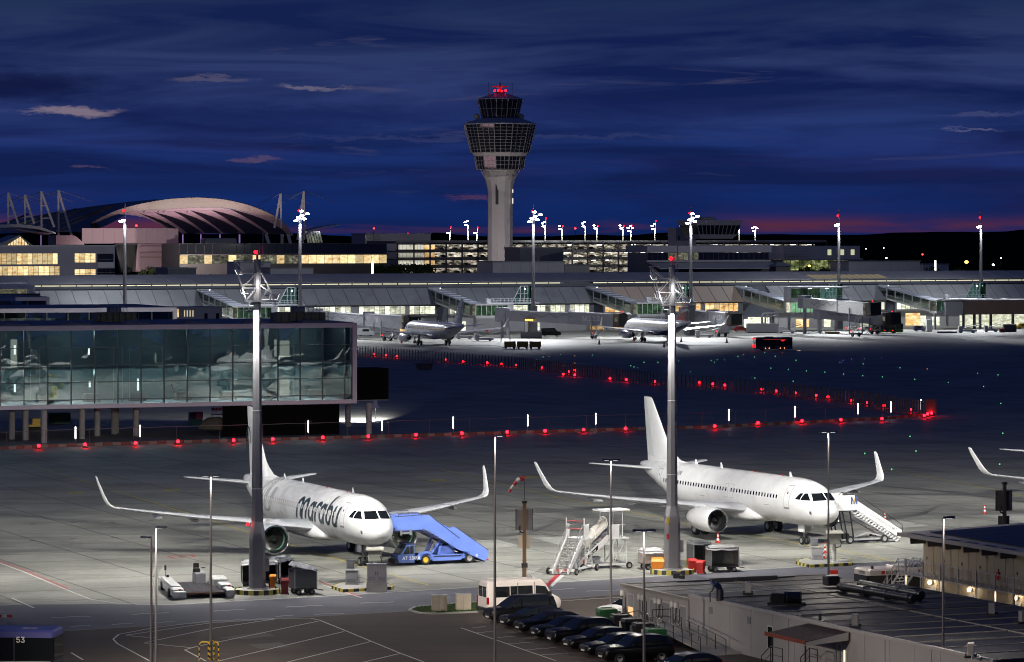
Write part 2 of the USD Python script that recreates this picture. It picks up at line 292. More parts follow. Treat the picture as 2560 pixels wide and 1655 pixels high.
def airfoil(le, te, t, nrm, n=9):
    le = np.asarray(le, float); te = np.asarray(te, float); nrm = np.asarray(nrm, float); c = np.linalg.norm(te - le)
    xs = (1 - np.cos(np.linspace(0, PI, n))) / 2; th = 5 * t * (.2969 * np.sqrt(xs) - .126 * xs - .3516 * xs ** 2 + .2843 * xs ** 3 - .1036 * xs ** 4) * c
    up = [le + (te - le) * x + nrm * h * 1.15 for x, h in zip(xs, th)]; dn = [le + (te - le) * x - nrm * h * .85 for x, h in zip(xs, th)]
    return up + dn[::-1][1:-1]
def fuselage_mesh():
    xs = np.unique(np.concatenate([np.linspace(0, 1, 12) ** 1.6, np.linspace(1, 6.5, 20), np.linspace(6.5, 23.5, 18), np.linspace(23.5, 37.57, 30)])); m = MB(); t = np.arange(48) * 2 * PI / 48; R = []
    for x in xs:
        zc, hh, hw = sec(x); R.append(np.stack([np.full(48, x), hw * np.cos(t), zc + hh * np.sin(t)], 1))
    return m.loft(R, True)
def wing_mesh(s):
    m = MB(); R = []
    for y, xle, c, z, t in ((1.2, 12.0, 7.6, 2.48, .15), (1.98, 12.4, 7.0, 2.55, .15), (6.4, 14.7, 4.8, 2.98, .125), (11, 17.1, 3.4, 3.42, .115), (15.5, 19.43, 2.0, 3.95, .11), (16.7, 20.05, 1.62, 4.12, .11)):
        R.append(airfoil((xle, s * y, z + .03), (xle + c, s * y, z - .04), t, (0, 0, 1)))
    return m.loft(R if s > 0 else [r[::-1] for r in R], True)
def sharklet_mesh(s):
    m = MB(); R = []
    for y, z, xle, c, a in ((16.7, 4.12, 20.05, 1.62, 6), (17.05, 4.19, 20.3, 1.55, 20), (17.32, 4.38, 20.62, 1.42, 42), (17.5, 4.70, 20.98, 1.26, 62), (17.62, 5.2, 21.5, 1.08, 74), (17.8, 6.0, 22.3, .82, 79), (17.9, 6.62, 22.9, .6, 80), (17.92, 6.72, 23.15, .35, 80)):
        a = math.radians(a); R.append(airfoil((xle, s * y, z), (xle + c, s * y, z), .10, (0, -s * math.sin(a), math.cos(a))))
    return m.loft(R if s > 0 else [r[::-1] for r in R], True)
def stab_mesh(s):
    R = [airfoil((x, s * y, z), (x + c, s * y, z), .1, (0, 0, 1)) for y, x, c, z in ((.5, 32.2, 3.9, 4.98), (1.0, 32.6, 3.6, 5.02), (6.0, 35.1, 1.55, 5.47), (6.22, 35.5, 1.0, 5.49))]
    return MB().loft(R if s > 0 else [r[::-1] for r in R], True)
FIN = [(5.55, 29.6, 36.0), (6.1, 30.3, 36.05), (7.2, 31.35, 36.2), (9.2, 33.0, 36.5), (11.3, 34.75, 36.8), (11.7, 35.15, 36.85), (11.78, 35.6, 36.8)]
def fin_mesh():                                     # fin without the rudder, with its dorsal fillet
    m = MB(); R = []
    for z, a, b in FIN: R.append(airfoil((a, 0, z), (b, 0, z), .085 * (1 if z < 11.75 else .5), (0, 1, 0)))
    m.loft([r[::-1] for r in R], True)
    return m.loft([[(27.6, -.02, 5.84), (27.6, .02, 5.84), (27.6, 0, 5.88)], [(29.0, -.12, 5.78), (29.0, .12, 5.78), (29.0, 0, 6.02)], [(30.4, -.2, 5.7), (30.4, .2, 5.7), (30.4, 0, 6.6)], [(31.6, -.2, 5.7), (31.6, .2, 5.7), (31.6, 0, 7.4)]], True)
def rudder_mesh(side, off=.006):                    # the rudder's skins, standing a little proud of the fin
    m = MB(); P = []
    for z, a, b in FIN[1:6]:
        c = b - a; A = airfoil((a, 0, z), (b, 0, z), .085, (0, 1, 0), 17); up = A[:17] if side > 0 else [A[0]] + A[17:][::-1] + [A[16]]
        row = [p + np.array([0, side * off, 0]) for p in up if (p[0] - a) / c > .66]; P.append(row)
    n = min(map(len, P)); v = [q for r in P for q in r[-n:]]
    f = [[i * n + j, i * n + j + 1, (i + 1) * n + j + 1, (i + 1) * n + j] for i in range(len(P) - 1) for j in range(n - 1)]
    return m.add(v, f)
def wheel(mb_t, mb_r, c, r, w):
    c = np.asarray(c, float)
    mb_t.lathe([(r * .55, -w / 2), (r * .93, -w / 2), (r, -w * .3), (r, w * .3), (r * .93, w / 2), (r * .55, w / 2)], 18, 'y', c)
    mb_r.lathe([(.02, -w * .32), (r * .3, -w * .34), (r * .5, -w * .5), (r * .56, -w * .5), (r * .56, w * .5), (r * .5, w * .5), (r * .3, w * .34), (.02, w * .32)], 16, 'y', c, True)
def strokes(paths, w):                              # lettering drawn as thick round strokes
    return unary_union([sg.LineString(p).buffer(w / 2, cap_style=1, quad_segs=5) for p in paths])
def arc(cx, cy, rx, ry, a0, a1, n=14):
    return [(cx + rx * math.cos(math.radians(a0 + (a1 - a0) * i / n)), cy + ry * math.sin(math.radians(a0 + (a1 - a0) * i / n))) for i in range(n + 1)]
def drape_text(shape, x0, z0, side, shear=.25, off=.012, sx=1.0, sz=1.0):
    """Flat lettering laid on the side of the body: text runs forward on the starboard side and backward on the port side."""
    m = MB()
    for g in getattr(shape, 'geoms', [shape]):
        t = trimesh.creation.extrude_polygon(sg.Polygon(g.exterior, g.interiors).segmentize(.18), .01, engine='earcut'); top = t.vertices[:, 2] > .005
        fs = t.faces[top[t.faces].all(1)]; tm = trimesh.Trimesh(t.vertices, fs, process=True)
        tm = tm.subdivide_to_size(.35) if len(tm.faces) < 4000 else tm
        P = [skin(x0 - side * (p[0] * sx + shear * p[1] * sz), z0 + p[1] * sz, side, off) for p in tm.vertices]
        m.add(P, tm.faces if side > 0 else tm.faces[:, ::-1])
    return m
def marabu_shape():
    p = []; o = 0.0
    def stem(x, a, b): p.append([(x, a), (x, b)])
    # m: a stem and two round arches
    stem(0, 0, .95); p.append(arc(.36, .92, .36, .46, 180, 0)); stem(.72, .92, .3); p.append([(.72, .3)] + arc(.98, .3, .26, .30, 180, 270, 6)); p.append(arc(1.34, .92, .36, .46, 180, 0)); stem(.98, 0, .92); stem(1.70, .92, .1)
    o = 2.25
    p.append(arc(o + .36, .62, .38, .60, 0, 360, 28)); stem(o + .76, 0, 1.22); o += 1.22       # a
    stem(o, 0, 1.0); p.append(arc(o + .34, .88, .34, .42, 180, 55)); o += .78                   # r
    p.append(arc(o + .36, .62, .38, .60, 0, 360, 28)); stem(o + .76, 0, 1.22); o += 1.26       # a
    stem(o, .62, 1.85); p.append(arc(o + .38, .60, .38, .60, 0, 360, 28)); o += 1.22            # b
    stem(o, .45, 1.25); p.append(arc(o + .36, .45, .36, .48, 180, 360)); stem(o + .72, .02, 1.25)   # u
    return strokes(p, .31)
def rings_shape():                                  # the pale pattern of nested outlines on the rear of the body
    out = []
    for k in range(4):
        r = .32 + .14 * k
        out.append(strokes([[(0, -.9), (0, .9)] if k == 0 else [(-r, -.7), (-r, .8)], arc(0, .8, r, r * 1.1, 180, 0), [(r, .8), (r, -.6)], arc(r + .55, -.6, .55 + 0 * k, .6, 180, 360), [(r + 1.1, -.6), (r + 1.1, .9)]], .06))
    return unary_union(out)

def extr(shape, h, T):
    m = MB()
    for g in getattr(shape, 'geoms', [shape]): m.mesh(trimesh.creation.extrude_polygon(g, h, transform=T, engine='earcut'))
    return m
def airliner(label, pos, theta, kind):
    """kind: 'titles' (dark lettering, large fans), 'white' (all white, slim nacelles), 'retro' (blue cheat line), 'flag' (dark blue belly, red and blue fin)"""
    L = dict(titles=(white_body, fan_green), white=(white_body, fan_dark), retro=(white_body, fan_dark), flag=(white_body, fan_dark))[kind]
    t = thing('airliner', label, 'airliner', (pos[0], pos[1], 0), PI / 2 + theta)
    belly = {'flag': navy_paint, 'retro': silver_body}.get(kind)
    far = kind in ('retro', 'flag')
    fu = part(t, 'fuselage', fuselage_mesh(), white_body, 60)
    f = MB(); R = []                                # wing-to-body fairing
    for x, w, zb, zt in ((10.4, .3, 2.1, 2.2), (11.2, 1.5, 1.72, 2.5), (12.2, 2.02, 1.52, 3.0), (13.5, 2.18, 1.45, 3.15), (18.5, 2.18, 1.45, 3.1), (20.5, 2.0, 1.55, 2.85), (22.2, 1.4, 1.72, 2.5), (23.6, .4, 1.85, 2.1)):
        a = np.arange(24) * 2 * PI / 24; c, s = np.cos(a), np.sin(a); R.append(np.stack([np.full(24, x), w * np.sign(c) * np.abs(c) ** .7, (zb + zt) / 2 + (zt - zb) / 2 * np.sign(s) * np.abs(s) ** .7], 1))
    part(t, 'wing_fairing', f.loft(R, True), belly or white_body, 50)
    if belly:                                       # painted lower body, a skin just outside the hull
        m = MB(); xs = np.linspace(1.2, 36.5, 60); v = []; n = 17
        for x in xs:
            zc, hh, hw = sec(x); top = (-.1 if kind == 'retro' else -.42)
            a = np.linspace(math.asin(top), -PI - math.asin(top), n); v += [(x, (hw + .015) * math.cos(q), zc + (hh + .015) * math.sin(q)) for q in a]
        part(t, 'belly_paint', m.add(v, [[i * n + j, (i + 1) * n + j, (i + 1) * n + j + 1, i * n + j + 1] for i in range(len(xs) - 1) for j in range(n - 1)]), belly, True)
    for s in (1, -1):
        part(t, 'wing', wing_mesh(s), wing_grey, 40)
        part(t, 'winglet', sharklet_mesh(s), {'flag': white_body}.get(kind, white_body), 40)
        part(t, 'tailplane', stab_mesh(s), wing_grey, 40)
        for y in (7.2, 10.4, 13.4):                 # flap track fairings
            k = PchipInterpolator([1.98, 6.4, 16.7], [19.4, 19.5, 21.67])(y); z = 2.55 + (y - 1.98) * .0893
            part(t, 'flap_fairing', MB().loft([[(x, s * y + w * math.cos(a), z - .22 + h * math.sin(a)) for a in np.arange(8) * PI / 4] for x, w, h in ((k - 2.2, .03, .03), (k - 1.4, .16, .2), (k - .3, .18, .22), (k + .5, .1, .12), (k + .9, .02, .02))], True), wing_grey, 50)
    fn = part(t, 'fin', fin_mesh(), {'flag': red_tail}.get(kind, white_body), 40)
    for s in (1, -1): part(t, 'rudder', rudder_mesh(s), {'flag': blue_tail}.get(kind, rudder_white), 40)
    # engines
    for s in (1, -1):
        y, zc = s * 5.75, 1.88; c = (0, y, zc)
        big = kind == 'titles'; x0, r = (10.75, 1.19) if big else (10.6, 1.0)
        if big: prof = [(r * .80, .95), (r * .82, .5), (r * .86, .2), (r * .92, .04), (r * .97, 0), (r * 1.02, .08), (r * 1.08, .4), (r * 1.1, 1.2), (r * 1.06, 2.4), (r * .9, 3.5), (r * .88, 3.55), (r * .8, 3.4)]
        else: prof = [(r * .82, .9), (r * .84, .5), (r * .86, .2), (r * .92, .04), (r * .97, 0), (r * 1.02, .07), (r * 1.1, .45), (r * 1.14, 1.3), (r * 1.1, 2.8), (r * .88, 4.2), (r * .66, 4.9), (r * .62, 4.85)]
        k = len(prof) // 2
        e = part(t, 'nacelle', MB().lathe([(a, x0 + b) for a, b in prof[5:]], 36, 'x', c), navy_paint if kind == 'flag' else white_body if not (big) else silver_body, 50)
        part(e, 'inlet_lip', MB().lathe([(a, x0 + b) for a, b in prof[2:6]], 36, 'x', c), lip_metal, 50)
        part(e, 'inlet_duct', MB().lathe([(a, x0 + b) for a, b in prof[:3]], 36, 'x', c), duct_grey, 50)
        part(e, 'fan_case', MB().lathe([(.02, x0 + .98), (r * .82, x0 + .98)], 30, 'x', c), duct_grey)
        part(e, 'spinner', MB().lathe([(.03, x0 + .32), (.12, x0 + .4), (.24, x0 + .6), (.31, x0 + .9)], 20, 'x', c, True), black_gloss, 60)
        nb = 18 if big else 22; fb = MB()
        for b in range(nb):
            a0 = b * 2 * PI / nb; v = []
            for q in np.linspace(0, 1, 7):
                rr = .3 + q * (r * .8 - .3); w = .16 + .12 * q; tw = .5 + .55 * q; bend = a0 + .32 * q * q
                for e_ in (-1, 1):
                    da = e_ * w * math.sin(tw) / rr * .62; v.append((x0 + .82 + e_ * w * math.cos(tw) * .5, y + rr * math.cos(bend + da), zc + rr * math.sin(bend + da)))
            fb.add(v, [[2 * i, 2 * i + 1, 2 * i + 3, 2 * i + 2] for i in range(6)])
        part(e, 'fan_blades', fb, fan_metal if big else dark_steel)
        if big: part(e, 'liner_ring', MB().lathe([(r * .795, x0 + .9), (r * .81, x0 + .62)], 36, 'x', c), L[1])
        part(e, 'exhaust', MB().lathe([(r * .62, x0 + prof[-1][1] - .1), (r * .5, x0 + prof[-1][1] + .5), (r * .42, x0 + prof[-1][1] + .75), (.05, x0 + prof[-1][1] + .9)], 20, 'x', c, True), dark_steel, 40)
        part(t, 'pylon', MB().loft([[(x, y - w, a), (x, y + w, a), (x, y + w, b), (x, y - w, b)] for x, w, a, b in ((x0 + 1.0, .08, zc + r * .9, zc + r * 1.1), (x0 + 2.2, .2, zc + r * .7, zc + r * 1.12 + .12), (x0 + 3.6, .22, zc + .5, 2.9), (x0 + 5.6, .18, zc + .6, 2.85), (x0 + 7.4, .05, 2.35, 2.6))], True), white_body, 40)
    # landing gear
    g = part(t, 'nose_gear', MB().cyl((5.15, 0, .38), (4.95, 0, 2.0), .1, .12).cyl((5.07, -.34, .38), (5.07, .34, .38), .06).bar((5.0, 0, 1.1), (6.1, 0, 1.9), .09).bx(4.86, 5.0, -.16, .16, .95, 1.15), gear_grey, 40)
    part(t, 'gear_door', MB().bx(4.4, 5.5, .38, .42, 1.15, 1.85).bx(4.4, 5.5, -.42, -.38, 1.15, 1.85), white_body)
    for s in (1, -1):
        a, b = MB(), MB(); wheel(a, b, (5.07, s * .25, .38), .38, .22); w_ = part(g, 'tyre', a, black_rubber, 40); part(g, 'wheel_hub', b, rim_look, 40)
        gg = part(t, 'main_gear', MB().cyl((17.71, s * 3.8, .58), (17.6, s * 3.75, 2.6), .15, .2).cyl((17.71, s * 3.8 - .5, .58), (17.71, s * 3.8 + .5, .58), .09).bar((17.7, s * 3.7, 1.4), (17.7, s * 2.2, 2.0), .12).bx(17.2, 18.3, s * 4.05 - .03, s * 4.05 + .03, 1.1, 2.4), gear_grey, 40)
        for d in (-.46, .46):
            a, b = MB(), MB(); wheel(a, b, (17.71, s * 3.8 + d, .58), .58, .42); part(gg, 'tyre', a, black_rubber, 40); part(gg, 'wheel_hub', b, rim_look, 40)
    # cockpit glass
    for s in (1, -1):
        part(t, 'cockpit_window', nose_patch(MB(), [(.06, 4.22), (.06, 4.80), (.96, 4.76), (1.10, 4.14)], s), dark_glass)
        part(t, 'cockpit_window', skin_patch(MB(), [(1.82, 4.16), (2.42, 4.74), (2.72, 4.74), (2.88, 4.16)], s, .015), dark_glass)
        part(t, 'cockpit_window', skin_patch(MB(), [(2.98, 4.16), (2.86, 4.74), (3.2, 4.72), (3.62, 4.2)], s, .015), dark_glass)
    # doors, with a dark seal round each and a sill plate
    for s in (1, -1):
        for i, (x, w, zl, zh) in enumerate(((4.95, .42, 3.4, 5.25), (30.4, .4, 3.45, 5.15))):
            d = part(t, 'door_seal', skin_patch(MB(), [(x - w - .05, zl - .05), (x - w - .05, zh + .05), (x + w + .05, zh + .05), (x + w + .05, zl - .05)], s, .008, 6), seal_grey)
            part(t, 'door', skin_patch(MB(), [(x - w, zl), (x - w, zh), (x + w, zh), (x + w, zl)], s, .014, 6), white_body)
            part(t, 'door_sill', skin_patch(MB(), [(x - w - .05, zl - .16), (x - w - .05, zl - .05), (x + w + .05, zl - .05), (x + w + .05, zl - .16)], s, .02), gear_grey)
            part(t, 'door_window', skin_patch(MB(), [(x - .07, 4.55), (x - .07, 4.75), (x + .07, 4.75), (x + .07, 4.55)], s, .02, 1), dark_glass)
        for x in (15.2, 16.25):                     # overwing exits
            part(t, 'exit_seal', skin_patch(MB(), [(x - .3, 3.5), (x - .3, 4.75), (x + .3, 4.75), (x + .3, 3.5)], s, .008, 5), seal_grey)
            part(t, 'overwing_exit', skin_patch(MB(), [(x - .27, 3.53), (x - .27, 4.72), (x + .27, 4.72), (x + .27, 3.53)], s, .012, 5), white_body)
        for i in range(43):
            x = 6.7 + i * .533
            if abs(x - 15.7) < .25: continue
            q = [(x + .115 * a, 4.22 + .18 * b) for a, b in ((-1, -.55), (-1, .55), (-.55, 1), (.55, 1), (1, .55), (1, -.55), (.55, -1), (-.55, -1))]
            if kind == 'titles':
                fr = MB().add([skin(a, b, s, .016) for a, b in [(x + (p - x) * 1.3, 4.22 + (w - 4.22) * 1.2) for p, w in q]], [[0, k, k + 1] if s > 0 else [0, k + 1, k] for k in range(1, 7)])
                w_ = part(t, 'window_frame', fr, seal_grey)
            part(t, 'cabin_window', MB().add([skin(a, b, s, .022) for a, b in q], [[0, k, k + 1] if s > 0 else [0, k + 1, k] for k in range(1, 7)]), {'titles': shade_white, 'white': dark_glass, 'retro': cabin_warm, 'flag': cabin_warm}[kind])
    # aerials and beacons on the back, marks on the nose
    for x in (7.3, 20.5, 25.6): part(t, 'aerial', MB().loft([[(x, -.03, 5.84), (x + .45, -.03, 5.84), (x + .45, .03, 5.84), (x, .03, 5.84)], [(x + .3, -.012, 6.3), (x + .5, -.012, 6.3), (x + .5, .012, 6.3), (x + .3, .012, 6.3)]], True), white_body)
    for x in (9.0, 14.3): part(t, 'beacon', MB().sphere((x, 0, 5.9), .09, 1, (1, 1, .8)), red_paint)
    part(t, 'tail_exhaust', MB().lathe([(.16, 37.5), (.13, 37.62), (.02, 37.63)], 12, 'x', (0, 0, 5.2), True), dark_steel)
    if not far:
        part(t, 'nose_mark', skin_patch(MB(), [(1.45, 2.95), (1.45, 3.25), (1.72, 3.25), (1.72, 2.95)], 1, .01, 2), seal_grey)
        part(t, 'nose_mark', skin_patch(MB(), [(1.5, 3.02), (1.5, 3.18), (1.66, 3.18), (1.66, 3.02)], 1, .016, 2), dark_steel)
        for x, z in ((8.6, 3.35), (21.0, 3.3)): part(t, 'service_panel', skin_patch(MB(), [(x - .5, z), (x - .5, z + .04), (x + .5, z + .04), (x + .5, z)], 1, .01, 2), seal_grey)
    return t
body_nodes = dict(rough=.3, coat=.6)
white_body = paint('aircraft_white', (.75, .75, .76), .32, var=.012, scale=.7, coat=.5)
rudder_white = paint('rudder_white', (.55, .58, .58), .45, var=.03, scale=.7)
silver_body = paint('aircraft_silver', (.55, .56, .58), .35, .3, .05, 1)
wing_grey = paint('wing_grey', (.52, .53, .56), .4, .25, .08, .6)
navy_paint = paint('navy_paint', (.012, .016, .09), .25, coat=.5)
red_tail = paint('red_tail', (.45, .02, .02), .3, coat=.5)
blue_tail = paint('blue_tail', (.02, .025, .08), .3, coat=.5)
sky_blue = paint('retro_blue', (.02, .06, .25), .3, coat=.4)
lip_metal = paint('polished_lip', (.82, .82, .83), .16, 1.0)
duct_grey = paint('duct_grey', (.012, .012, .013), .7, spec=.2)
black_gloss = paint('black_gloss', (.01, .01, .01), .15, coat=.5)
fan_metal = paint('fan_metal', (.03, .032, .03), .4, .5)
fan_green = paint('fan_liner_green', (.10, .30, .20), .5)
fan_dark = dark_steel
gear_grey = paint('gear_grey', (.24, .24, .25), .45, .3, .15, 5)
seal_grey = paint('seal_grey', (.20, .20, .22), .6)
shade_white = paint('window_shade', (.7, .68, .66), .4)
cabin_warm = glow('cabin_light', (1.0, .8, .5), .4)
ink = paint('title_ink', (.018, .035, .04), .35, coat=.3)
ink_grey = paint('pattern_grey', (.25, .26, .27), .4)

P1, TH1 = (-10.45, 277.5), .384
P2, TH2 = (28.03, 296.8), .425
a1 = airliner('white airliner with large dark marabu lettering, at the blue stair truck', P1, TH1, 'titles')
part(a1, 'title_lettering', drape_text(marabu_shape(), 16.7, 3.3, 1, .38, .018, 1.4, 1.14), ink)
part(a1, 'title_lettering', drape_text(marabu_shape(), 5.9, 3.3, -1, .38, .018, 1.4, 1.14), ink)
part(a1, 'body_pattern', drape_text(rings_shape(), 26.3, 4.35, 1, .3, .018, 1.5, 1.0), ink_grey)
part(a1, 'fin_emblem', MB().mesh(trimesh.creation.extrude_polygon(strokes([arc(0, 0, .55, .9, 150, -30), [(-.5, .4), (-.5, -1.4)]], .18), .01, engine='earcut', transform=np.array([[-1, 0, 0, 35.5], [0, 0, 1, .31], [0, 1, 0, 9.0], [0, 0, 0, 1]]))), ink)
a2 = airliner('plain white airliner without lettering, at the white passenger stairs', P2, TH2, 'white')
def text_shape(s, bold=True):
    m = meshkit.text_mesh(s, 1.0, .01, bold); return m
def drape_mesh(m, x0, z0, side, h, off=.018):
    top = m.vertices[:, 2] > .005; fs = m.faces[top[m.faces].all(1)]
    P = [skin(x0 - side * p[0] * h, z0 + p[1] * h, side, off) for p in m.vertices]; return MB().add(P, fs if side > 0 else fs[:, ::-1])
part(a2, 'registration', drape_mesh(text_shape('UH'), 26.6, 4.85, 1, .38), ink)
a3 = dup(a2, (70.5, 318.0, 0), PI / 2 + .42, 'white airliner at the right edge of which only wing tip and tailplane show')

FARH = -PI + ALPHA                                  # parked nose-in at the pier: heading away from the camera
def nose_of(gx, gy):                                # nose position from the middle of the main gear
    return (gx - 17.71 * math.sin(ALPHA), gy + 17.71 * math.cos(ALPHA))
b1 = airliner('white airliner with blue window stripe nosed in under the left jet bridge', nose_of(-19.5, 846), FARH, 'retro')
for s in (1, -1):
    part(b1, 'window_stripe', skin_patch(MB(), [(3.0, 3.98), (3.0, 4.5), (28, 4.5), (28, 3.98)], s, .010, 24), sky_blue)
    part(b1, 'window_stripe', skin_patch(MB(), [(28, 3.98), (28, 4.5), (35.5, 5.2), (35.5, 4.6)], s, .010, 16), sky_blue)
    part(b1, 'fin_band', MB().bar((33.4, s * .27, 9.6), (36.4, s * .18, 9.6), .02, .14).bar((32.2, s * .3, 7.9), (36.2, s * .22, 7.9), .02, .1), sky_blue)
    part(b1, 'fin_emblem', extr(strokes([[(-.5, .6), (.5, .6), (0, -.6), (-.5, .6)], [(-.25, .35), (.25, .35), (0, -.3)]], .1), .01, np.array([[1, 0, 0, 34.9], [0, 0, 1, s * .26], [0, 1, 0, 8.8], [0, 0, 0, 1]])), sky_blue)
part(b1, 'title_lettering', drape_mesh(text_shape('Condor', False), 6.2, 4.72, -1, .62), ink)
part(b1, 'title_lettering', drape_mesh(text_shape('FLUGDIENST', True), 10.8, 4.78, -1, .5), sky_blue)
b2 = airliner('white airliner with dark blue belly and red tail behind the tall mast', nose_of(37, 872), FARH, 'flag')
for s in (1, -1):
    part(b2, 'fin_flash', MB().plate([(32.4, s * .31, 7.6), (36.3, s * .24, 8.3), (36.3, s * .24, 8.9), (33.0, s * .31, 8.4)], .02, (0, s, 0)), white_body)
    part(b2, 'fin_flash', MB().plate([(33.3, s * .31, 9.2), (36.4, s * .22, 9.3), (36.5, s * .2, 10.0), (34.0, s * .29, 9.9)], .02, (0, s, 0)), white_body)
    part(b2, 'fin_flash', MB().plate([(33.6, s * .33, 8.5), (36.3, s * .26, 8.9), (36.3, s * .26, 9.25), (33.4, s * .33, 9.1)], .02, (0, s, 0)), blue_tail)
# ---------------------------------------------------------------- ground, road, car park and what is painted on them
def sheet(pts, z):                                  # a flat polygon on the ground from pixels of the photograph
    P = [G(*p)[:2] for p in pts]; poly = sg.Polygon(P).buffer(0); v = []; f = []; n = 0
    for g in getattr(poly, 'geoms', [poly]):
        a, b = trimesh.creation.triangulate_polygon(g, engine='earcut'); v.append(np.c_[a, np.full(len(a), z)]); f.append(np.asarray(b) + n); n += len(a)
    v, f = np.vstack(v), np.vstack(f); c = np.cross(v[f[:, 1]] - v[f[:, 0]], v[f[:, 2]] - v[f[:, 0]])[:, 2]; f[c < 0] = f[c < 0][:, ::-1]
    return MB().add(v, f)
def stripe(pts, w, z, px=True):
    P = [G(*p)[:2] if px else np.asarray(p)[:2] for p in pts]; poly = sg.LineString(P).buffer(w / 2, cap_style=2, join_style=2)
    a, f = trimesh.creation.triangulate_polygon(poly, engine='earcut'); v = np.c_[a, np.full(len(a), z)]; f = np.asarray(f); c = np.cross(v[f[:, 1]] - v[f[:, 0]], v[f[:, 2]] - v[f[:, 0]])[:, 2]; f[c < 0] = f[c < 0][:, ::-1]
    return MB().add(v, f)
ground('apron_ground', MB().quad((-4000, 60, 0), (4000, 60, 0), (4000, 12000, 0), (-4000, 12000, 0)), apron_look, 'pale concrete apron with faint slab joints and stains')
EDGE_UP = [(-700, 1560), (-200, 1525), (40, 1512), (250, 1510), (430, 1513), (640, 1501), (860, 1489), (1100, 1474), (1400, 1456), (1560, 1447), (2000, 1418), (2700, 1375)]
EDGE_LO = [(2700, 1415), (2000, 1457), (1540, 1486), (1030, 1527), (800, 1540), (430, 1561), (0, 1587), (-700, 1635)]
ground('service_road', sheet(EDGE_UP + EDGE_LO, .004), road_look, 'blue grey asphalt service road along the aircraft stands')
ground('car_park', sheet([(x, y + .5) for x, y in EDGE_LO[::-1]] + [(2700, 1900), (-900, 1900)], .004), park_look, 'dark brown asphalt car park')
MZ = .009
def mark(pts, w, look, label, name='road_marking'): ground(name, stripe(pts, w, MZ), look, label)
L1 = [(-100, 1366), (0, 1408), (60, 1430), (120, 1455), (180, 1480), (225, 1498), (290, 1508), (380, 1512), (430, 1511), (640, 1500), (860, 1488), (1100, 1473), (1400, 1455), (1640, 1440), (2100, 1410), (2600, 1378)]
mark(L1, .14, line_white, 'long white line along the far edge of the service road')
mark([(-100, 1361), (0, 1403), (60, 1425), (120, 1450), (170, 1472)], .16, line_red, 'red line beside the white curve on the left')
mark([(760, 1441), (795, 1452), (898, 1491)], .2, line_red, 'red line beside the cabinet island on the apron')
mark([(805, 1462), (905, 1495)], .12, line_white, 'short white line below the red line by the cabinets')
mark([(1402, 1430), (1366, 1466)], .42, line_red, 'short broad red bar by the boarding stairs')
mark([(1412, 1432), (1376, 1466)], .38, line_white, 'short broad white bar by the boarding stairs')
mark([(1845, 1442), (1935, 1461)], .14, line_red, 'thin red line by the grey baggage carts on the right')
for a, b in (((30, 1495), (85, 1520)), ((128, 1544), (227, 1541)), ((330, 1536), (423, 1532)), ((535, 1528), (613, 1523)), ((714, 1518), (808, 1513)), ((900, 1508), (985, 1505)), ((73, 1571), (121, 1569)), ((176, 1566), (227, 1564)), ((279, 1561), (332, 1559)), ((384, 1557), (437, 1554)), ((689, 1541), (732, 1539)), ((785, 1536), (860, 1533)), ((1371, 1474), (1437, 1472)), ((1466, 1478), (1552, 1475)), ((178, 1632), (208, 1650)), ((14, 1567), (58, 1565))):
    ground('road_dash', stripe([a, b], .14, MZ), line_white)
mark([(1380, 1504), (1470, 1498), (1553, 1493)], .14, line_white, 'white line along the near road edge behind the parked cars')
for pts in ([(375, 1653), (293, 1609), (283, 1598), (297, 1586), (394, 1568), (522, 1553), (686, 1546), (778, 1546), (800, 1551), (864, 1577), (927, 1603), (1000, 1633), (1059, 1655), (1120, 1680)], [(316, 1588), (522, 1558), (686, 1547.5)], [(316, 1589), (394, 1596)], [(361, 1607), (526, 1572), (686, 1548)], [(361, 1608), (485, 1620)], [(515, 1653), (462, 1625), (485, 1618), (796, 1553)], [(545, 1653), (860, 1579)], [(700, 1660), (927, 1604)], [(890, 1660), (1000, 1634)], [(1153, 1570), (1263, 1608), (1311, 1625), (1390, 1652)], [(18, 1573), (46, 1586), (30, 1595)], [(1180, 1569), (1215, 1567)], [(1192, 1582), (1240, 1578)], [(1244, 1594), (1288, 1591)], [(1271, 1610), (1336, 1605)], [(1311, 1625), (1390, 1619)], [(1350, 1638), (1420, 1633)]):
    ground('parking_line', stripe(pts, .12, MZ), line_white)
mark([(1071, 1463), (964, 1432), (878, 1408), (820, 1390), (620, 1330), (365, 1251), (200, 1200), (60, 1158)], .18, line_yellow, 'yellow lead-in line under the lettered airliner', 'taxi_line')
mark([(2240, 1404), (2160, 1388), (2078, 1371), (2000, 1360), (1867, 1336), (1707, 1306), (1400, 1244), (1240, 1207), (1100, 1172)], .18, line_yellow, 'yellow lead-in line under the plain white airliner', 'taxi_line')
mark([(2640, 1258), (2450, 1217), (2374, 1202), (2137, 1160), (1960, 1125)], .18, line_yellow, 'yellow lead-in line at the right edge of the apron', 'taxi_line')
for k, (px, py) in enumerate(((190, 1232), (430, 1225), (1093, 1201), (1323, 1193))):
    c = G(px, py); t = np.arange(20) * 2 * PI / 20; R = c[1] / F * 22
    ring = sg.Polygon(np.c_[c[0] + R * np.cos(t), c[1] + 1.35 * R * np.sin(t)]).difference(sg.Polygon(np.c_[c[0] + .45 * R * np.cos(t), c[1] + .6 * R * np.sin(t)]))
    a, f = trimesh.creation.triangulate_polygon(ring, engine='earcut'); f = np.asarray(f); v = np.c_[a, np.full(len(a), MZ)]; q = np.cross(v[f[:, 1]] - v[f[:, 0]], v[f[:, 2]] - v[f[:, 0]])[:, 2]; f[q < 0] = f[q < 0][:, ::-1]
    ground('stand_number_disc', MB().add(v, f), line_yellow)
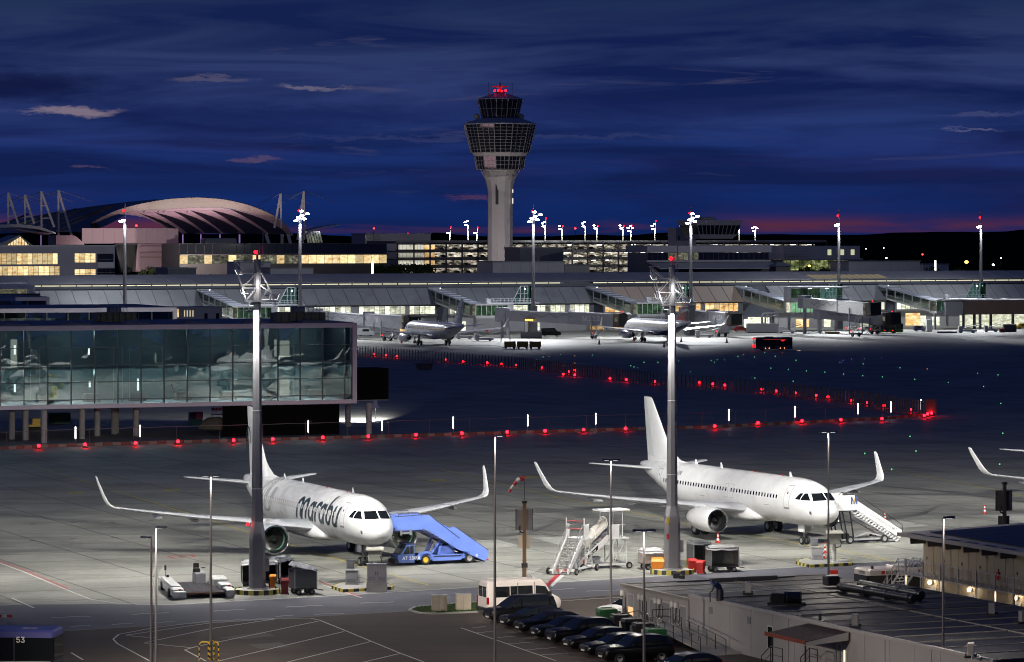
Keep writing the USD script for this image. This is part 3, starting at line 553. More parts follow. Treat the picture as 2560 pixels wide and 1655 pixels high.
mark([(419, 1391), (478, 1387), (486, 1393), (435, 1396), (419, 1391)], .2, line_red, 'red painted square round a hydrant cover')
for px, py in ((82, 1310), (183, 1307), (281, 1306), (377, 1301), (183, 1347), (287, 1344), (455, 1392), (82, 1351), (890, 1345), (1590, 1313), (2290, 1310)):
    c = G(px, py); t = np.arange(14) * 2 * PI / 14; ground('drain_cover', MB().prism(np.c_[c[0] + .3 * np.cos(t), c[1] + .3 * np.sin(t)], .001, .012), dark_steel)
for pts in ([(1183, 1351), (1242, 1349), (1306, 1366), (1208, 1370)], [(1332, 1344), (1500, 1338), (1580, 1356), (1430, 1371)], [(2211, 1300), (2252, 1302), (2321, 1314), (2252, 1320)], [(2449, 1288), (2580, 1283), (2680, 1304), (2560, 1306)]):
    ground('concrete_patch', sheet(pts, .005), patch_look)
for pts in ([(540, 1596), (610, 1598), (690, 1590), (660, 1580)], [(620, 1612), (700, 1606), (725, 1618), (650, 1622)]):
    ground('asphalt_patch', sheet(pts, .008), paint('patch_brown', (.11, .1, .085), .8, var=.15))
# kerbed grass island beside the white van
isl = [(1026, 1527), (1040, 1520), (1110, 1513), (1260, 1503), (1270, 1512), (1215, 1530), (1090, 1536), (1050, 1534)]
P = sg.Polygon([G(*p)[:2] for p in isl]).convex_hull.buffer(.15)
k = MB(); m = trimesh.creation.extrude_polygon(P.difference(P.buffer(-.18)), .12, engine='earcut'); k.mesh(m)
ground('island_kerb', k, concrete_grey, 'pale kerb round the grass island')
ground('island_soil', MB().mesh(trimesh.creation.extrude_polygon(P.buffer(-.19), .07, engine='earcut')), paint('soil', (.03, .035, .015), .95, var=.3), 'soil under the grass island')
gv = MB(); inner = P.buffer(-.22); x0, y0, x1, y1 = inner.bounds
for _ in range(5200):
    x, y = rnd.uniform(x0, x1), rnd.uniform(y0, y1)
    if inner.contains(sg.Point(x, y)):
        h = rnd.uniform(.05, .16); a = rnd.uniform(0, PI); w = .018; dx, dy = math.cos(a) * w, math.sin(a) * w
        gv.add([(x - dx, y - dy, .07), (x + dx, y + dy, .07), (x + rnd.uniform(-.07, .07), y + rnd.uniform(-.07, .07), .07 + h)], [[0, 1, 2]])
solo('grass', gv, paint('grass', (.05, .11, .018), .8, var=.4, scale=4), 'short green grass on the kerbed island beside the van', 'grass', kind='stuff')
# red and white lamps, hills, far woods
hx = np.linspace(-900, 900, 160); hv = []
for j, (Y, hh) in enumerate(((3300, 0), (3350, 22), (3600, 30), (4200, 14), (5200, 0))):
    X = hx * Y / 3300; hgt = hh * (.72 + .55 * meshkit.fbm(np.stack([X / 160, np.full_like(X, Y / 300), np.zeros_like(X)], 1), 5, 3))
    hv += [(a, Y, b if hh else -.5) for a, b in zip(X, hgt)]
n = len(hx); ground('hills', MB().add(hv, [[i * n + j, i * n + j + 1, (i + 1) * n + j + 1, (i + 1) * n + j] for i in range(4) for j in range(n - 1)]), paint('far_hills', (.012, .014, .014), 1.0, spec=0), 'long low dark hills on the horizon')
rg = np.random.default_rng(5); wv = MB()
for _ in range(1500):                               # far wood beyond the airport: clumps of crowns
    Y = rg.uniform(1750, 3200); X = rg.uniform(-.17, .17) * Y; s = rg.uniform(4, 8); ico = trimesh.creation.icosphere(1, 1.0); v = ico.vertices * (1 + .35 * (meshkit.noise(ico.vertices * 2.1 + rg.uniform(0, 90, 3))[:, None] - .5))
    wv.add(v * np.array([s, s, s * rg.uniform(.8, 1.25)]) + np.array([X, Y, rg.uniform(3, 8) + .0035 * (Y - 1750)]), ico.faces)
solo('woods', wv, paint('far_foliage', (.014, .019, .010), 1.0, spec=0), 'dark far-off wood below the hills', 'wood', kind='stuff')

# ---------------------------------------------------------------- floodlight masts by the aircraft stands
red_glow = glow('red_lamp', (1.0, .003, .006), 12.0)
tube_glow = glow('tube_lamp', (1.0, .96, .92), 5.0)
lens_glow = glow('lamp_lens', (.95, .97, 1.0), 9.0)
hot_glow = glow('flood_lens', (.93, .97, 1.0), 22.0)
mast_paint = paint('mast_paint', (.27, .265, .28), .42, .35, .08, .8)
kerb_yellow = paint('kerb_yellow', (.62, .55, .10), .6, var=.25, scale=3)
kerb_black = paint('kerb_black', (.05, .052, .055), .6, var=.25, scale=3)
def disk_light(t, pos, d, power, radius=.25, color=(1.0, .97, .92), angle=None, soft=.5, omni=False):
    base = str(t.GetPath())
    if angle:
        x = UsdLux.SphereLight.Define(stage, numbered(base, 'lamp_light')); s = UsdLux.ShapingAPI.Apply(x.GetPrim()); s.CreateShapingConeAngleAttr(angle); s.CreateShapingConeSoftnessAttr(soft); power *= PI
    elif omni: x = UsdLux.SphereLight.Define(stage, numbered(base, 'lamp_light')); power *= 4
    else: x = UsdLux.DiskLight.Define(stage, numbered(base, 'lamp_light'))
    x.CreateRadiusAttr(radius); x.CreateNormalizeAttr(True); x.CreateIntensityAttr(power); x.CreateColorAttr(Gf.Vec3f(*color)); look_along(x, pos, d)
def octo(r, z, s=1.0, c=.41):                       # octagon with flats towards x and y
    a = r; b = r * c * s; return [(a, -b, z), (a, b, z), (b, a, z), (-b, a, z), (-a, b, z), (-a, -b, z), (-b, -a, z), (b, -a, z)]
def big_mast(label, base, top, power, seen=True, boxes=True):
    t = thing('floodlight_mast', label, 'floodlight mast', (base[0], base[1], 0), ALPHA * .35, None)
    pl = part(t, 'plinth', MB().lathe([(1.72, 0), (1.72, .30), (1.62, .34), (.05, .36)], 40), concrete_grey, 30)
    for i in range(28):
        a0, a1 = i * 2 * PI / 28, (i + 1) * 2 * PI / 28 - .006; r0, r1 = 1.73, 1.80
        part(pl, 'kerb_block', MB().hexa([(r0 * math.cos(a0), r0 * math.sin(a0), 0), (r1 * math.cos(a0), r1 * math.sin(a0), 0), (r1 * math.cos(a1), r1 * math.sin(a1), 0), (r0 * math.cos(a1), r0 * math.sin(a1), 0)] + [(r * math.cos(a), r * math.sin(a), .37) for r, a in ((r0, a0), (r1, a0), (r1, a1), (r0, a1))]), kerb_yellow if i % 2 else kerb_black)
    lo = MB().loft([octo(.62, .36, 1.55), octo(.60, 4.2, 1.55), octo(.56, 4.7, 1.3), octo(.44, 5.5, 1)], True)
    part(t, 'mast_foot', lo, mast_paint)
    part(t, 'base_flange', MB().loft([octo(.78, .36, 1.3), octo(.78, .46, 1.3)], True), steel)
    part(t, 'shaft', MB().loft([octo(.435, 5.45), octo(.34, 14.5), octo(.245, top)], True), mast_paint)
    for z in (.8, 2.1, 3.4): part(t, 'access_door', MB().bx(-.34, .34, -.635, -.615, z, z + 1.1), mast_paint)
    part(t, 'cable_box', MB().bx(.6, .9, -.3, .3, 1.7, 2.7), grey_paint)
    for z in (8.0, 14.0): part(t, 'joint_band', MB().loft([octo(.44 - .0098 * (z - 5.5), z), octo(.44 - .0098 * (z - 5.5), z + .06)], False), white_paint)
    h = top
    tr = MB(); pts = {}
    for y in (-.35, .75):                           # two lattice side frames carrying the lamps, wider at their top
        A = [(-1.75 + .03 * y, h - .1), (-1.15, h - 2.2), (-.85, h - 3.2)]
        for (x0, z0), (x1, z1) in zip(A, A[1:]): tr.bar((x0, y, z0), (x1, y, z1), .07)
        for x, z in A: tr.bar((x, y, z), (0, y, z), .06)
        tr.bar((-1.75, y, h - .1), (-.7, y, h - 1.1), .05).bar((-1.3, y, h - 1.1), (0, y, h - 1.1), .05).bar((-1.15, y, h - 2.2), (-.1, y, h - 1.1), .05).bar((-.85, y, h - 3.2), (-.1, y, h - 2.2), .05)
        tr.bar((.3, y, h - 1.0), (1.1, y, h - 2.6), .06).bar((1.1, y, h - 2.6), (1.3, y, h - 3.2), .06).bar((0, y, h - 3.2), (1.5, y, h - 3.2), .06).bar((.2, y, h - 2.0), (1.1, y, h - 2.6), .05).bar((.2, y, h - 3.2), (.9, y, h - 2.2), .05)
    for x, z in ((-1.75, h - .1), (-1.15, h - 2.2), (-.85, h - 3.2), (1.3, h - 3.2), (1.1, h - 2.6)): tr.bar((x, -.35, z), (x, .75, z), .06)
    part(t, 'lattice_head', tr, steel)
    part(t, 'platform', MB().bx(-1.0, 1.6, -.4, .8, h - 3.28, h - 3.22), steel)
    part(t, 'lamp_bracket', MB().bar((-1.2, -.3, h - 3.9), (0, -.1, h - 3.9), .07).bar((-1.2, -.3, h - 3.9), (-1.2, .5, h - 3.9), .07).tube([(-1.0, -.3, h - 3.9), (-.9, -.3, h - 3.6), (-.5, -.3, h - 3.6), (-.4, -.3, h - 3.85)], .03).bar((-.7, -.2, h - 3.9), (-.7, -.2, h - 3.3), .05).bar((1.35, -.2, h - 3.25), (1.35, -.2, h - 3.75), .06).bar((1.15, -.2, h - 3.5), (1.55, -.2, h - 3.5), .05), steel)
    for x, y, z, dx, dz in ((-1.35, 1.0, h - 1.0, -.95, -.95), (-.9, 1.05, h - 2.5, -.3, -.8), (.75, 1.0, h - 2.9, .3, -.8), (1.45, .95, h - 2.9, .95, -.95), (-.2, 1.1, h - 3.5, 0, -2.2)):
        d = np.array([dx, 1.0, dz]); d /= np.linalg.norm(d); p = np.array([x, y, z]); r = np.cross(d, (0, 0, 1)); r /= np.linalg.norm(r); u = np.cross(r, d)
        q = [p - d * .22 + r * .14 * a + u * .1 * b for a, b in ((-1, -1), (1, -1), (1, 1), (-1, 1))]; q2 = [p + r * .3 * a + u * .22 * b for a, b in ((-1, -1), (1, -1), (1, 1), (-1, 1))]
        f = part(t, 'floodlight', MB().loft([q, q2], True).bar(p - d * .1, (x * .8, .7, z + .1), .05), steel)
        part(f, 'lamp_glass', MB().quad(*[k + d * .01 for k in q2]), lens_glow)
        disk_light(t, p + d * .05, d, power / (2.6 if dz > -2 else 4), .2, (1.0, .975, .90), 34 if dz > -2 else 62, .7)
    for dx in (-.62, -.2, .2, .62): disk_light(t, (dx, 1.3, h - 1.5), (dx, 1, -.29), 9000, .2, (1.0, .975, .90), 15, .9)
    if seen: disk_light(t, (.35, -.9, h - 1.9), (-.3, .6, -.3), 9, .1); disk_light(t, (-1.0, -1.0, h - 2.6), (.3, .8, .3), 7, .1)  # added lights without fixtures that brighten the lattice head
    # the lamp that washes down the near side of the shaft
    if seen:
        f = part(t, 'shaft_lamp', MB().bx(-.75, -.35, -1.0, -.7, h - 4.05, h - 3.9).bar((-.55, -.8, h - 3.95), (-.5, -.2, h - 3.9), .05), steel)
        disk_light(t, (-.55, -.85, h - 4.08), (.22, .20, -1), 1300, .12)
    part(t, 'top_spike', MB().cyl((0, 0, h), (0, 0, h + .5), .09).cyl((.45, 0, h - .6), (.45, 0, h + 2.2), .035).bar((0, 0, h - .4), (.45, 0, h - .4), .05).cyl((.2, 0, h + .4), (.2, 0, h + 1.0), .03), steel)
    b = part(t, 'warning_lamp', MB().sphere((-.12, -.1, h + .55), .15, 2), red_glow)
    return t
M1 = G(643, 1483); M2 = G(1680, 1433)
m1 = big_mast('tall floodlight mast between the lettered airliner and the tow tractor', M1, 25.6, 6000)
m2 = big_mast('tall floodlight mast in front of the plain white airliner', M2, 25.0, 6000)
for p in ((-58, 246), (48, 290), (86, 308)):       # the same row goes on outside the picture
    big_mast('floodlight mast of the stand row outside the view, at ' + {-58: 'the far left', 48: 'the right', 86: 'the far right'}[p[0]], p, 25.6, 6000, False)
for px, py, lab in ((574 + 52, 1317, 'left'),): pass
part(m1, 'side_lamp', MB().sphere((-.72, -.2, 5.3), .12, 2), red_glow)
part(m1, 'side_lamp_arm', MB().bar((-.72, -.2, 5.25), (-.4, 0, 5.2), .05), steel)
part(m2, 'notice', MB().bx(-.55, -.3, -.60, -.585, 4.0, 4.6), yellow_paint); part(m2, 'notice', MB().bx(-.55, -.36, -.64, -.625, 2.8, 3.25), red_paint)

# ---------------------------------------------------------------- slim street lamps
lamp_navy = paint('lamp_navy', (.025, .03, .06), .4, .2)
pole_dark = paint('pole_dark', (.16, .15, .16), .38, .45)
def street_lamp(label, base, h, rz=0.0, arms=2, power=180, r=.075, warm=(1.0, .9, .76), span=.62):
    t = thing('street_lamp', label, 'street lamp', (base[0], base[1], 0), rz)
    part(t, 'pole', MB().cyl((0, 0, 0), (0, 0, h * .35), r * 1.25, r * 1.15, 12).cyl((0, 0, h * .35), (0, 0, h), r * 1.1, r * .72, 12), pole_dark, 40)
    part(t, 'foot_plate', MB().cyl((0, 0, 0), (0, 0, .06), r * 2.4, n=14), dark_steel)
    for s in ((-1, 1) if arms == 2 else (1,)):
        hd = part(t, 'lamp_head', MB().hexa([(s * .08, -.16, h - .02), (s * (.08 + span), -.16, h - .02), (s * (.08 + span), .16, h - .02), (s * .08, .16, h - .02), (s * .08, -.14, h + .09), (s * (.05 + span), -.13, h + .11), (s * (.05 + span), .13, h + .11), (s * .08, .14, h + .09)] if s > 0 else [(s * (.08 + span), -.16, h - .02), (s * .08, -.16, h - .02), (s * .08, .16, h - .02), (s * (.08 + span), .16, h - .02), (s * (.05 + span), -.13, h + .11), (s * .08, -.14, h + .09), (s * .08, .14, h + .09), (s * (.05 + span), .13, h + .11)]).bar((0, 0, h + .03), (s * .12, 0, h + .04), .09), lamp_navy)
        part(hd, 'lens', MB().bx(*sorted((s * .16, s * (span - .12))), -.1, .1, h - .027, h - .021), lens_glow)
        disk_light(t, (s * (.06 + span * .3), -.2, h - .05), (0, -.12, -1), power / arms, .11, warm)
    return t
lamps = [('dark lamp pole left of the white van, tallest of the slim lamps', G(1237, 1688), 14.9, -.2, 1, 260), ('slim lamp pole in the yellow and black hoop guard', G(527, 1650), 11.9, 0, 2, 260),
         ('rear one of the two close lamp poles at bottom left', G(390, 1740), 10.05, -.5, 1, 170), ('front one of the two close lamp poles at bottom left', G(378, 1752), 9.6, 2.6, 1, 170),
         ('slim lamp pole between the boarding stairs and the bins', G(1527, 1527), 11.0, .3, 2, 230), ('lamp pole in front of the cabin wall by the black cars', G(1610, 1748), 9.95, .1, 2, 200),
         ('slim lamp pole in front of the nose of the plain white airliner', G(2071, 1500), 12.6, 0, 2, 230), ('lamp pole in front of the flat roof at the right', G(2358, 1750), 10.75, .1, 1, 200)]
for i, (l, b, h, rz, arms, pw) in enumerate(lamps):
    t = street_lamp(l, b, h, rz, arms, pw)
    if i == 0: disk_light(t, (.3, .2, h - .1), (-.1, 1, -.375), 5200, .12, (1, .9, .78), 13, .8)  # extra narrow spot added to brighten the white van
for (x, y), l, d, pw in (((-56, 150), 'left', (.66, 1, -.24), 15000),):  # mast added out of view to brighten the van, cabin wall and roof units
    t = thing('car_park_mast', f'added unseen floodlight mast behind the viewpoint on the {l}', 'floodlight mast', (x, y, 0)); part(t, 'pole', MB().cyl((0, 0, 0), (0, 0, 22), .25, .15, 10), pole_dark, 40); part(t, 'floodlight', MB().bx(-.4, .4, -.4, .1, 21.9, 22.4), lamp_navy)
    disk_light(t, (0, .15, 22.1), d, pw, .3, (1.0, .86, .70), 13.5, .7); disk_light(t, (.1, .15, 22.1), (1.62, 1, -.4), 11000, .3, (1.0, .86, .70), 14, .8)
# hoop guard round one pole
c = G(527, 1650); t = thing('hoop_guard', 'yellow and black hoops guarding a lamp pole', 'barrier', c)
for k, (x, y) in enumerate(((-.38, -.3), (.38, -.3), (0, .42))):
    a = k * 2.1; dx, dy = .34 * math.cos(a), .34 * math.sin(a); w = .04
    hp = part(t, 'hoop', MB().tube([(x - dx, y - dy, .02), (x - dx, y - dy, 1.0), (x - dx * .85, y - dy * .85, 1.12), (x - dx * .5, y - dy * .5, 1.2), (x + dx * .5, y + dy * .5, 1.2), (x + dx * .85, y + dy * .85, 1.12), (x + dx, y + dy, 1.0), (x + dx, y + dy, .02)], w, 8), yellow_paint, 50)
    for s in (-1, 1):
        for z in (.15, .5, .85): part(hp, 'black_band', MB().cyl((x + s * dx, y + s * dy, z), (x + s * dx, y + s * dy, z + .17), w * 1.08, n=8), black_paint)
# ---------------------------------------------------------------- frames turned with the airport's grid
class Frame:
    """Local axes: x along the grid to the right and away, y away from the eye, z up."""
    def __init__(s, o, a=ALPHA): s.o = np.array([o[0], o[1], 0.0]); s.a = a; s.u = np.array([math.cos(a), math.sin(a), 0]); s.w = np.array([-math.sin(a), math.cos(a), 0])
    def P(s, x, y, z=0.0): return s.o + s.u * x + s.w * y + Z * z
    def X(s, px, y=0.0):                            # local x where the line at depth y passes the pixel column
        k = (px - CX) / F; b = s.o + s.w * y; return (k * b[1] - b[0]) / (s.u[0] - k * s.u[1])
    def z(s, x, y, py): return H - (py - CY) * s.P(x, y)[1] / F
    def at(s, px, py, y=0.0): x = s.X(px, y); return x, s.z(x, y, py)
def wall_with(mb, x0, x1, z0, z1, y0, y1, holes):   # a wall slab with rectangular openings, x-z plane
    poly = sg.box(x0, z0, x1, z1).difference(unary_union([sg.box(*h) for h in holes])) if holes else sg.box(x0, z0, x1, z1)
    for g in getattr(poly, 'geoms', [poly]):
        m = trimesh.creation.extrude_polygon(g, y1 - y0, engine='earcut'); v = m.vertices; mb.add(np.stack([v[:, 0], y1 - v[:, 2], v[:, 1]], 1), m.faces)
    return mb

# ---------------------------------------------------------------- the long pier across the middle distance
pf = Frame((-31.3, 950.0)); roof_metal = paint('roof_metal', (.30, .30, .32), .5, .2, .1, .25); roof_glass = paint('roof_translucent', (.34, .35, .36), .38, .1, .08, .2)
pale_panel = paint('pale_panel', (.42, .42, .43), .5, var=.08, scale=.4); slate = paint('slate_blue', (.10, .11, .14), .5, var=.1, scale=.3)
room_cool = room('room_cool', [(.25, (.10, .10, .07)), (.42, (.55, .58, .40)), (.6, (1, 1, .8)), (.8, (1, 1, .9))], 1.5, (.6, .6, 1.2))
room_warm = room('room_warm', [(.25, (.20, .09, .03)), (.42, (.75, .42, .14)), (.6, (1, .75, .38)), (.8, (1, .95, .75))], 1.1, (.5, .5, 1.0))
room_dim = room('room_dim', [(.3, (.02, .02, .018)), (.55, (.16, .16, .11)), (.75, (.6, .58, .42))], .8, (.7, .7, 1.2))
strip_glow = glow('strip_light', (1.0, .95, .66), .85)
strip_dim = glow('strip_light_dim', (1.0, .9, .62), .28)
pier = thing('terminal_pier', 'long low terminal pier with sloping translucent roof and lit windows', 'terminal', pf.o, ALPHA)
X0, X1 = -150.0, 260.0
SEG = [(-60, 505), (530, 1083), (1112, 1476), (1500, 1848), (1926, 2204), (2228, 2640)]    # the roof between the bridge gaps, by picture column
part(pier, 'upper_back_wall', MB().bx(X0, X1, 8.3, 24, 0, 12.9), slate)
n_up = 62; xs = np.linspace(X0, X1, n_up + 1)
for a, b in zip(xs, xs[1:]):                        # upper roof: separate sheets with standing seams between
    part(pier, 'roof_panel', MB().hexa([(a + .06, 7.6, 14.0), (b - .06, 7.6, 14.0), (b - .06, 20, 16.2), (a + .06, 20, 16.2), (a + .06, 7.6, 14.12), (b - .06, 7.6, 14.12), (b - .06, 20, 16.35), (a + .06, 20, 16.35)]), roof_metal)
    part(pier, 'roof_seam', MB().bar((b, 7.6, 14.1), (b, 20, 16.3), .12, .2), pale_panel)
part(pier, 'roof_deck', MB().hexa([(X0, 7.9, 13.75), (X1, 7.9, 13.75), (X1, 20, 15.9), (X0, 20, 15.9), (X0, 7.9, 13.9), (X1, 7.9, 13.9), (X1, 20, 16.05), (X0, 20, 16.05)]), slate)
part(pier, 'clerestory_band', MB().bx(X0, X1, 8.0, 8.4, 12.6, 13.35), slate)
x = X0
while x < X1:                                       # the row of clerestory lights
    L = rnd.uniform(3.6, 5.4)
    px = CX + F * pf.P(x, 8)[0] / pf.P(x, 8)[1]
    if not (1398 < px < 1470 or 2020 < px < 2032 or 2290 < px < 2300): part(pier, 'clerestory_light', MB().bx(x, x + L - .35, 7.93, 8.02, 13.42, 13.68), strip_glow)
    x += L
for px in range(2032, 2204, 17):                    # lit skylights in the upper roof at the right
    a = pf.X(px, 10) ; part(pier, 'skylight', MB().hexa([(a, 8.6, 14.34), (a + 1.75, 8.6, 14.34), (a + 1.75, 14.5, 15.38), (a, 14.5, 15.38), (a, 8.6, 14.38), (a + 1.75, 8.6, 14.38), (a + 1.75, 14.5, 15.43), (a, 14.5, 15.43)]), glow('skylight_glow', (.9, .75, .5), .22))
roof_lit = usdkit.material(stage, '/World/Looks/roof_lit', {'p': ('principled_bsdf', {'base_color': (.34, .33, .32), 'roughness': .4, 'emission_color': (1.0, .68, .42), 'emission_strength': .07})}, surface='p.BSDF')  # warm inside light put into the panels as emission
for si, (p0, p1) in enumerate(SEG):
    a, b = pf.X(p0, 3), pf.X(p1, 3); n = max(3, round((b - a) / 4.4)); e = np.linspace(a, b, n + 1)
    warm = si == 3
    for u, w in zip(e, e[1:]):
        part(pier, 'lower_roof_panel', MB().hexa([(u + .04, 0, 7.8), (w - .04, 0, 7.8), (w - .04, 6, 12.2), (u + .04, 6, 12.2), (u + .04, -.1, 7.95), (w - .04, -.1, 7.95), (w - .04, 5.9, 12.35), (u + .04, 5.9, 12.35)]), roof_lit if warm else roof_glass, label='panel with a warm glow put into it' if warm else None)
        part(pier, 'lower_roof_seam', MB().bar((w, -.05, 7.95), (w, 5.95, 12.35), .14, .16), slate)
    part(pier, 'roof_lining', MB().hexa([(a, .3, 7.4), (b, .3, 7.4), (b, 6.3, 11.9), (a, 6.3, 11.9), (a, .2, 7.6), (b, .2, 7.6), (b, 6.2, 12.1), (a, 6.2, 12.1)]), slate)
    # glazed front under the roof: panes in frames, with solid piers between
    k = 0; x = a + .4
    mull = MB(); look = room_warm if warm else room_cool
    while x < b - 2.5:
        L = rnd.choice((9.5, 12, 14)); L = min(L, b - .4 - x)
        for i in range(int(L / 1.55)):
            q = x + i * 1.55
            part(pier, 'window_pane', MB().bx(q + .06, q + 1.49, .5, .56, 5.2, 7.55), look if rnd.random() < .93 else room_dim)
            mull.bx(q - .05, q + .05, .38, .5, 5.0, 7.7)
        mull.bx(x - .05, x + L, .38, .5, 7.05, 7.15)
        x += L + 1.2
    part(pier, 'mullions', mull, pale_panel, kind='stuff')
    part(pier, 'front_wall', MB().bx(a, b, .56, .9, 0, 7.7), pale_panel)
    part(pier, 'balcony_edge', MB().bx(a, b, -.6, .5, 4.7, 5.0), grey_paint)
for px in (1000, 1130, 1330, 1475, 1530, 1620, 1700, 1860, 1905, 1990, 2060, 2150, 2285, 2330, 2420, 2480, 2530, 2555):
    a = pf.X(px, .5)                                # lit openings of the ground floor
    part(pier, 'ground_floor_door', MB().bx(a, a + rnd.uniform(2, 4.5), .46, .55, .2, rnd.uniform(2.2, 3.2)), room_cool if rnd.random() < .6 else room_warm)
part(pier, 'ground_floor_door', MB().bx(pf.X(1872), pf.X(1912), .44, .52, .3, 3.3), room_cool); part(pier, 'ground_floor_door', MB().bx(pf.X(2266), pf.X(2302), .44, .52, .3, 4.0), room_warm)
part(pier, 'rear_shell', MB().bx(X0, X1, .9, 8.3, 0, 7.3), slate)

# covered walkways that run down from the gaps in the pier's roof to a glazed head building
tube_roof = paint('walkway_roof', (.42, .45, .52), .4, .15, .06, .5); frame_white = paint('frame_white', (.6, .62, .64), .4, var=.05)
clear_pane = pane_look('clear_pane', (.80, .88, .84), 1.45)
green_pane = pane_look('green_pane', (.55, .80, .70), 1.5)
inner_glow = room('walkway_inside', [(.3, (.05, .06, .035)), (.48, (.36, .38, .24)), (.62, (.8, .85, .62)), (.8, (1, 1, .85))], .55, (.9, .9, 1.0), 4)
inner_bright = room('walkway_inside_bright', [(.3, (.25, .24, .16)), (.45, (.7, .68, .5)), (.62, (1, 1, .8)), (.8, (1, 1, .9))], 1.0, (1.2, 1.2, .8), 4)
def walkway(label, px, bright=False, tall=False):
    o = pf.P(pf.X(px, 5), 5); t = thing('covered_walkway', label, 'walkway', o, ALPHA, 'covered walkways between the pier and the jet bridges')
    y1 = -30.0; z0, z1 = 9.2, 5.4; hh = 2.9          # floor heights at both ends of the slope
    S = lambda y: z0 + (z1 - z0) * (y / y1)
    part(t, 'sloping_floor', MB().loft([[(-1.6, 0, z0 - .5), (1.6, 0, z0 - .5), (1.6, 0, z0), (-1.6, 0, z0)], [(-1.6, y1, z1 - .5), (1.6, y1, z1 - .5), (1.6, y1, z1), (-1.6, y1, z1)]], True), frame_white)
    part(t, 'sloping_roof', MB().loft([[(-1.8, 1, z0 + hh), (1.8, 1, z0 + hh), (1.8, 1, z0 + hh + .25), (-1.8, 1, z0 + hh + .25)], [(-1.8, y1, z1 + hh), (1.8, y1, z1 + hh), (1.8, y1, z1 + hh + .25), (-1.8, y1, z1 + hh + .25)]], True), tube_roof)
    for k in range(8):
        y = k * y1 / 8; part(t, 'roof_rib', MB().bx(-1.85, 1.85, y - .06, y + .06, S(y) + hh + .2, S(y) + hh + .36), frame_white)
    part(t, 'inside_wall', MB().quad((1.35, y1, z1), (1.35, 0, z0), (1.35, 0, z0 + hh), (1.35, y1, z1 + hh)), inner_bright if bright else inner_glow)
    for k in range(6):
        a, b = k * y1 / 6, (k + 1) * y1 / 6
        part(t, 'side_pane', MB().quad((-1.6, a - .12, S(a) + .15), (-1.6, b + .12, S(b) + .15), (-1.6, b + .12, S(b) + hh - .1), (-1.6, a - .12, S(a) + hh - .1)), clear_pane)
        part(t, 'post', MB().bar((-1.62, b, S(b) - .4), (-1.62, b, S(b) + hh), .22), frame_white)
    part(t, 'side_rail', MB().bar((-1.64, 0, z0 + 1.0), (-1.64, y1, z1 + 1.0), .1).bar((-1.64, 0, z0), (-1.64, y1, z1), .14), frame_white, kind='stuff')
    # head building at the foot of the slope
    zt = 9.2 if not tall else 12.6
    hx = (-1.8, 9.5); hb = part(t, 'head_building', MB().bx(*hx, y1 - 4.2, y1 - .1, 8.1, 8.5).bx(*hx, y1 - 4.2, y1 - .1, 4.6, 5.3).bx(hx[0], hx[1], y1 - .4, y1 - .1, 5.3, 8.1).bx(7.7, 9.5, y1 - 4.2, y1 - .4, 5.3, 8.1), pale_panel, kind='stuff')
    part(t, 'head_inside', MB().quad((-1.7, y1 - 1.6, 5.3), (7.6, y1 - 1.6, 5.3), (7.6, y1 - 1.6, 8.1), (-1.7, y1 - 1.6, 8.1)), inner_bright if bright else room_dim)
    for k in range(6):
        a = -1.75 + k * 1.58; part(t, 'head_pane', MB().bx(a + .06, a + 1.52, y1 - 4.22, y1 - 4.19, 5.35, 8.05), green_pane); part(t, 'head_post', MB().bx(a - .06, a + .06, y1 - 4.25, y1 - 4.15, 5.3, 8.1), frame_white)
    if tall:                                        # an upper storey with its own flat roof
        part(t, 'upper_storey', MB().bx(-1.8, 17, y1 - 4.3, y1, 12.2, 12.6).bx(3.4, 3.7, y1 - 4.2, y1 - .1, 8.5, 12.2).bx(-1.8, -1.6, y1 - 4.2, y1 - .1, 8.5, 12.2).bx(-1.8, 3.5, y1 - 4.2, y1 - 4.1, 8.5, 9.4), frame_white, kind='stuff')
        part(t, 'upper_inside', MB().quad((-1.7, y1 - 1.2, 8.6), (9.5, y1 - 1.2, 8.6), (9.5, y1 - 1.2, 12.1), (-1.7, y1 - 1.2, 12.1)), room_dim)
        for k in range(6): part(t, 'upper_pane', MB().bx(-1.6 + k * 1.9, .15 + k * 1.9, y1 - 4.22, y1 - 4.19, 9.5, 12.0), green_pane)
        for x in (4.6, 10): part(t, 'eaves_lamp', MB().sphere((x, y1 - 4.0, 12.1), .28, 1, (1.6, 1, .5)), lens_glow)
    # roof terrace with its railing, and the glazed stair at its far end
    part(t, 'terrace', MB().bx(1.9, 17.5, y1 - 3.6, y1 + 6, 8.5, 8.75), frame_white)
    r = MB()
    for k in range(13): r.bx(2.6 + k * 1.12, 2.7 + k * 1.12, y1 - 3.4, y1 - 3.3, 8.75, 9.9)
    for z in (9.3, 9.9): r.bx(2.6, 16.2, y1 - 3.42, y1 - 3.32, z - .05, z + .05)
    part(t, 'railing', r, frame_white, kind='stuff')
    part(t, 'roof_unit', MB().cham(2.6, 4.0, y1 - 1.6, y1 - .3, 8.75, 9.9, .08), frame_white)
    part(t, 'stair_glazing', MB().side([(12.2, 8.9), (16.9, 8.9), (16.9, 13.2), (14.7, 13.2)], y1 + 3.0, y1 + 3.05), green_pane); part(t, 'stair_glazing', MB().bx(16.9, 17.0, y1 - .5, y1 + 3, 4.5, 13.2), green_pane)
    sf = MB()
    for a, b in (((12.2, 8.9), (14.7, 13.2)), ((14.7, 13.2), (16.9, 13.2)), ((16.9, 13.2), (16.9, 5)), ((14.7, 13.2), (14.7, 8.9)), ((15.8, 13.2), (15.8, 8.9)), ((13.5, 11.1), (16.9, 11.1))): sf.bar((a[0], y1 + 2.9, a[1]), (b[0], y1 + 2.9, b[1]), .12)
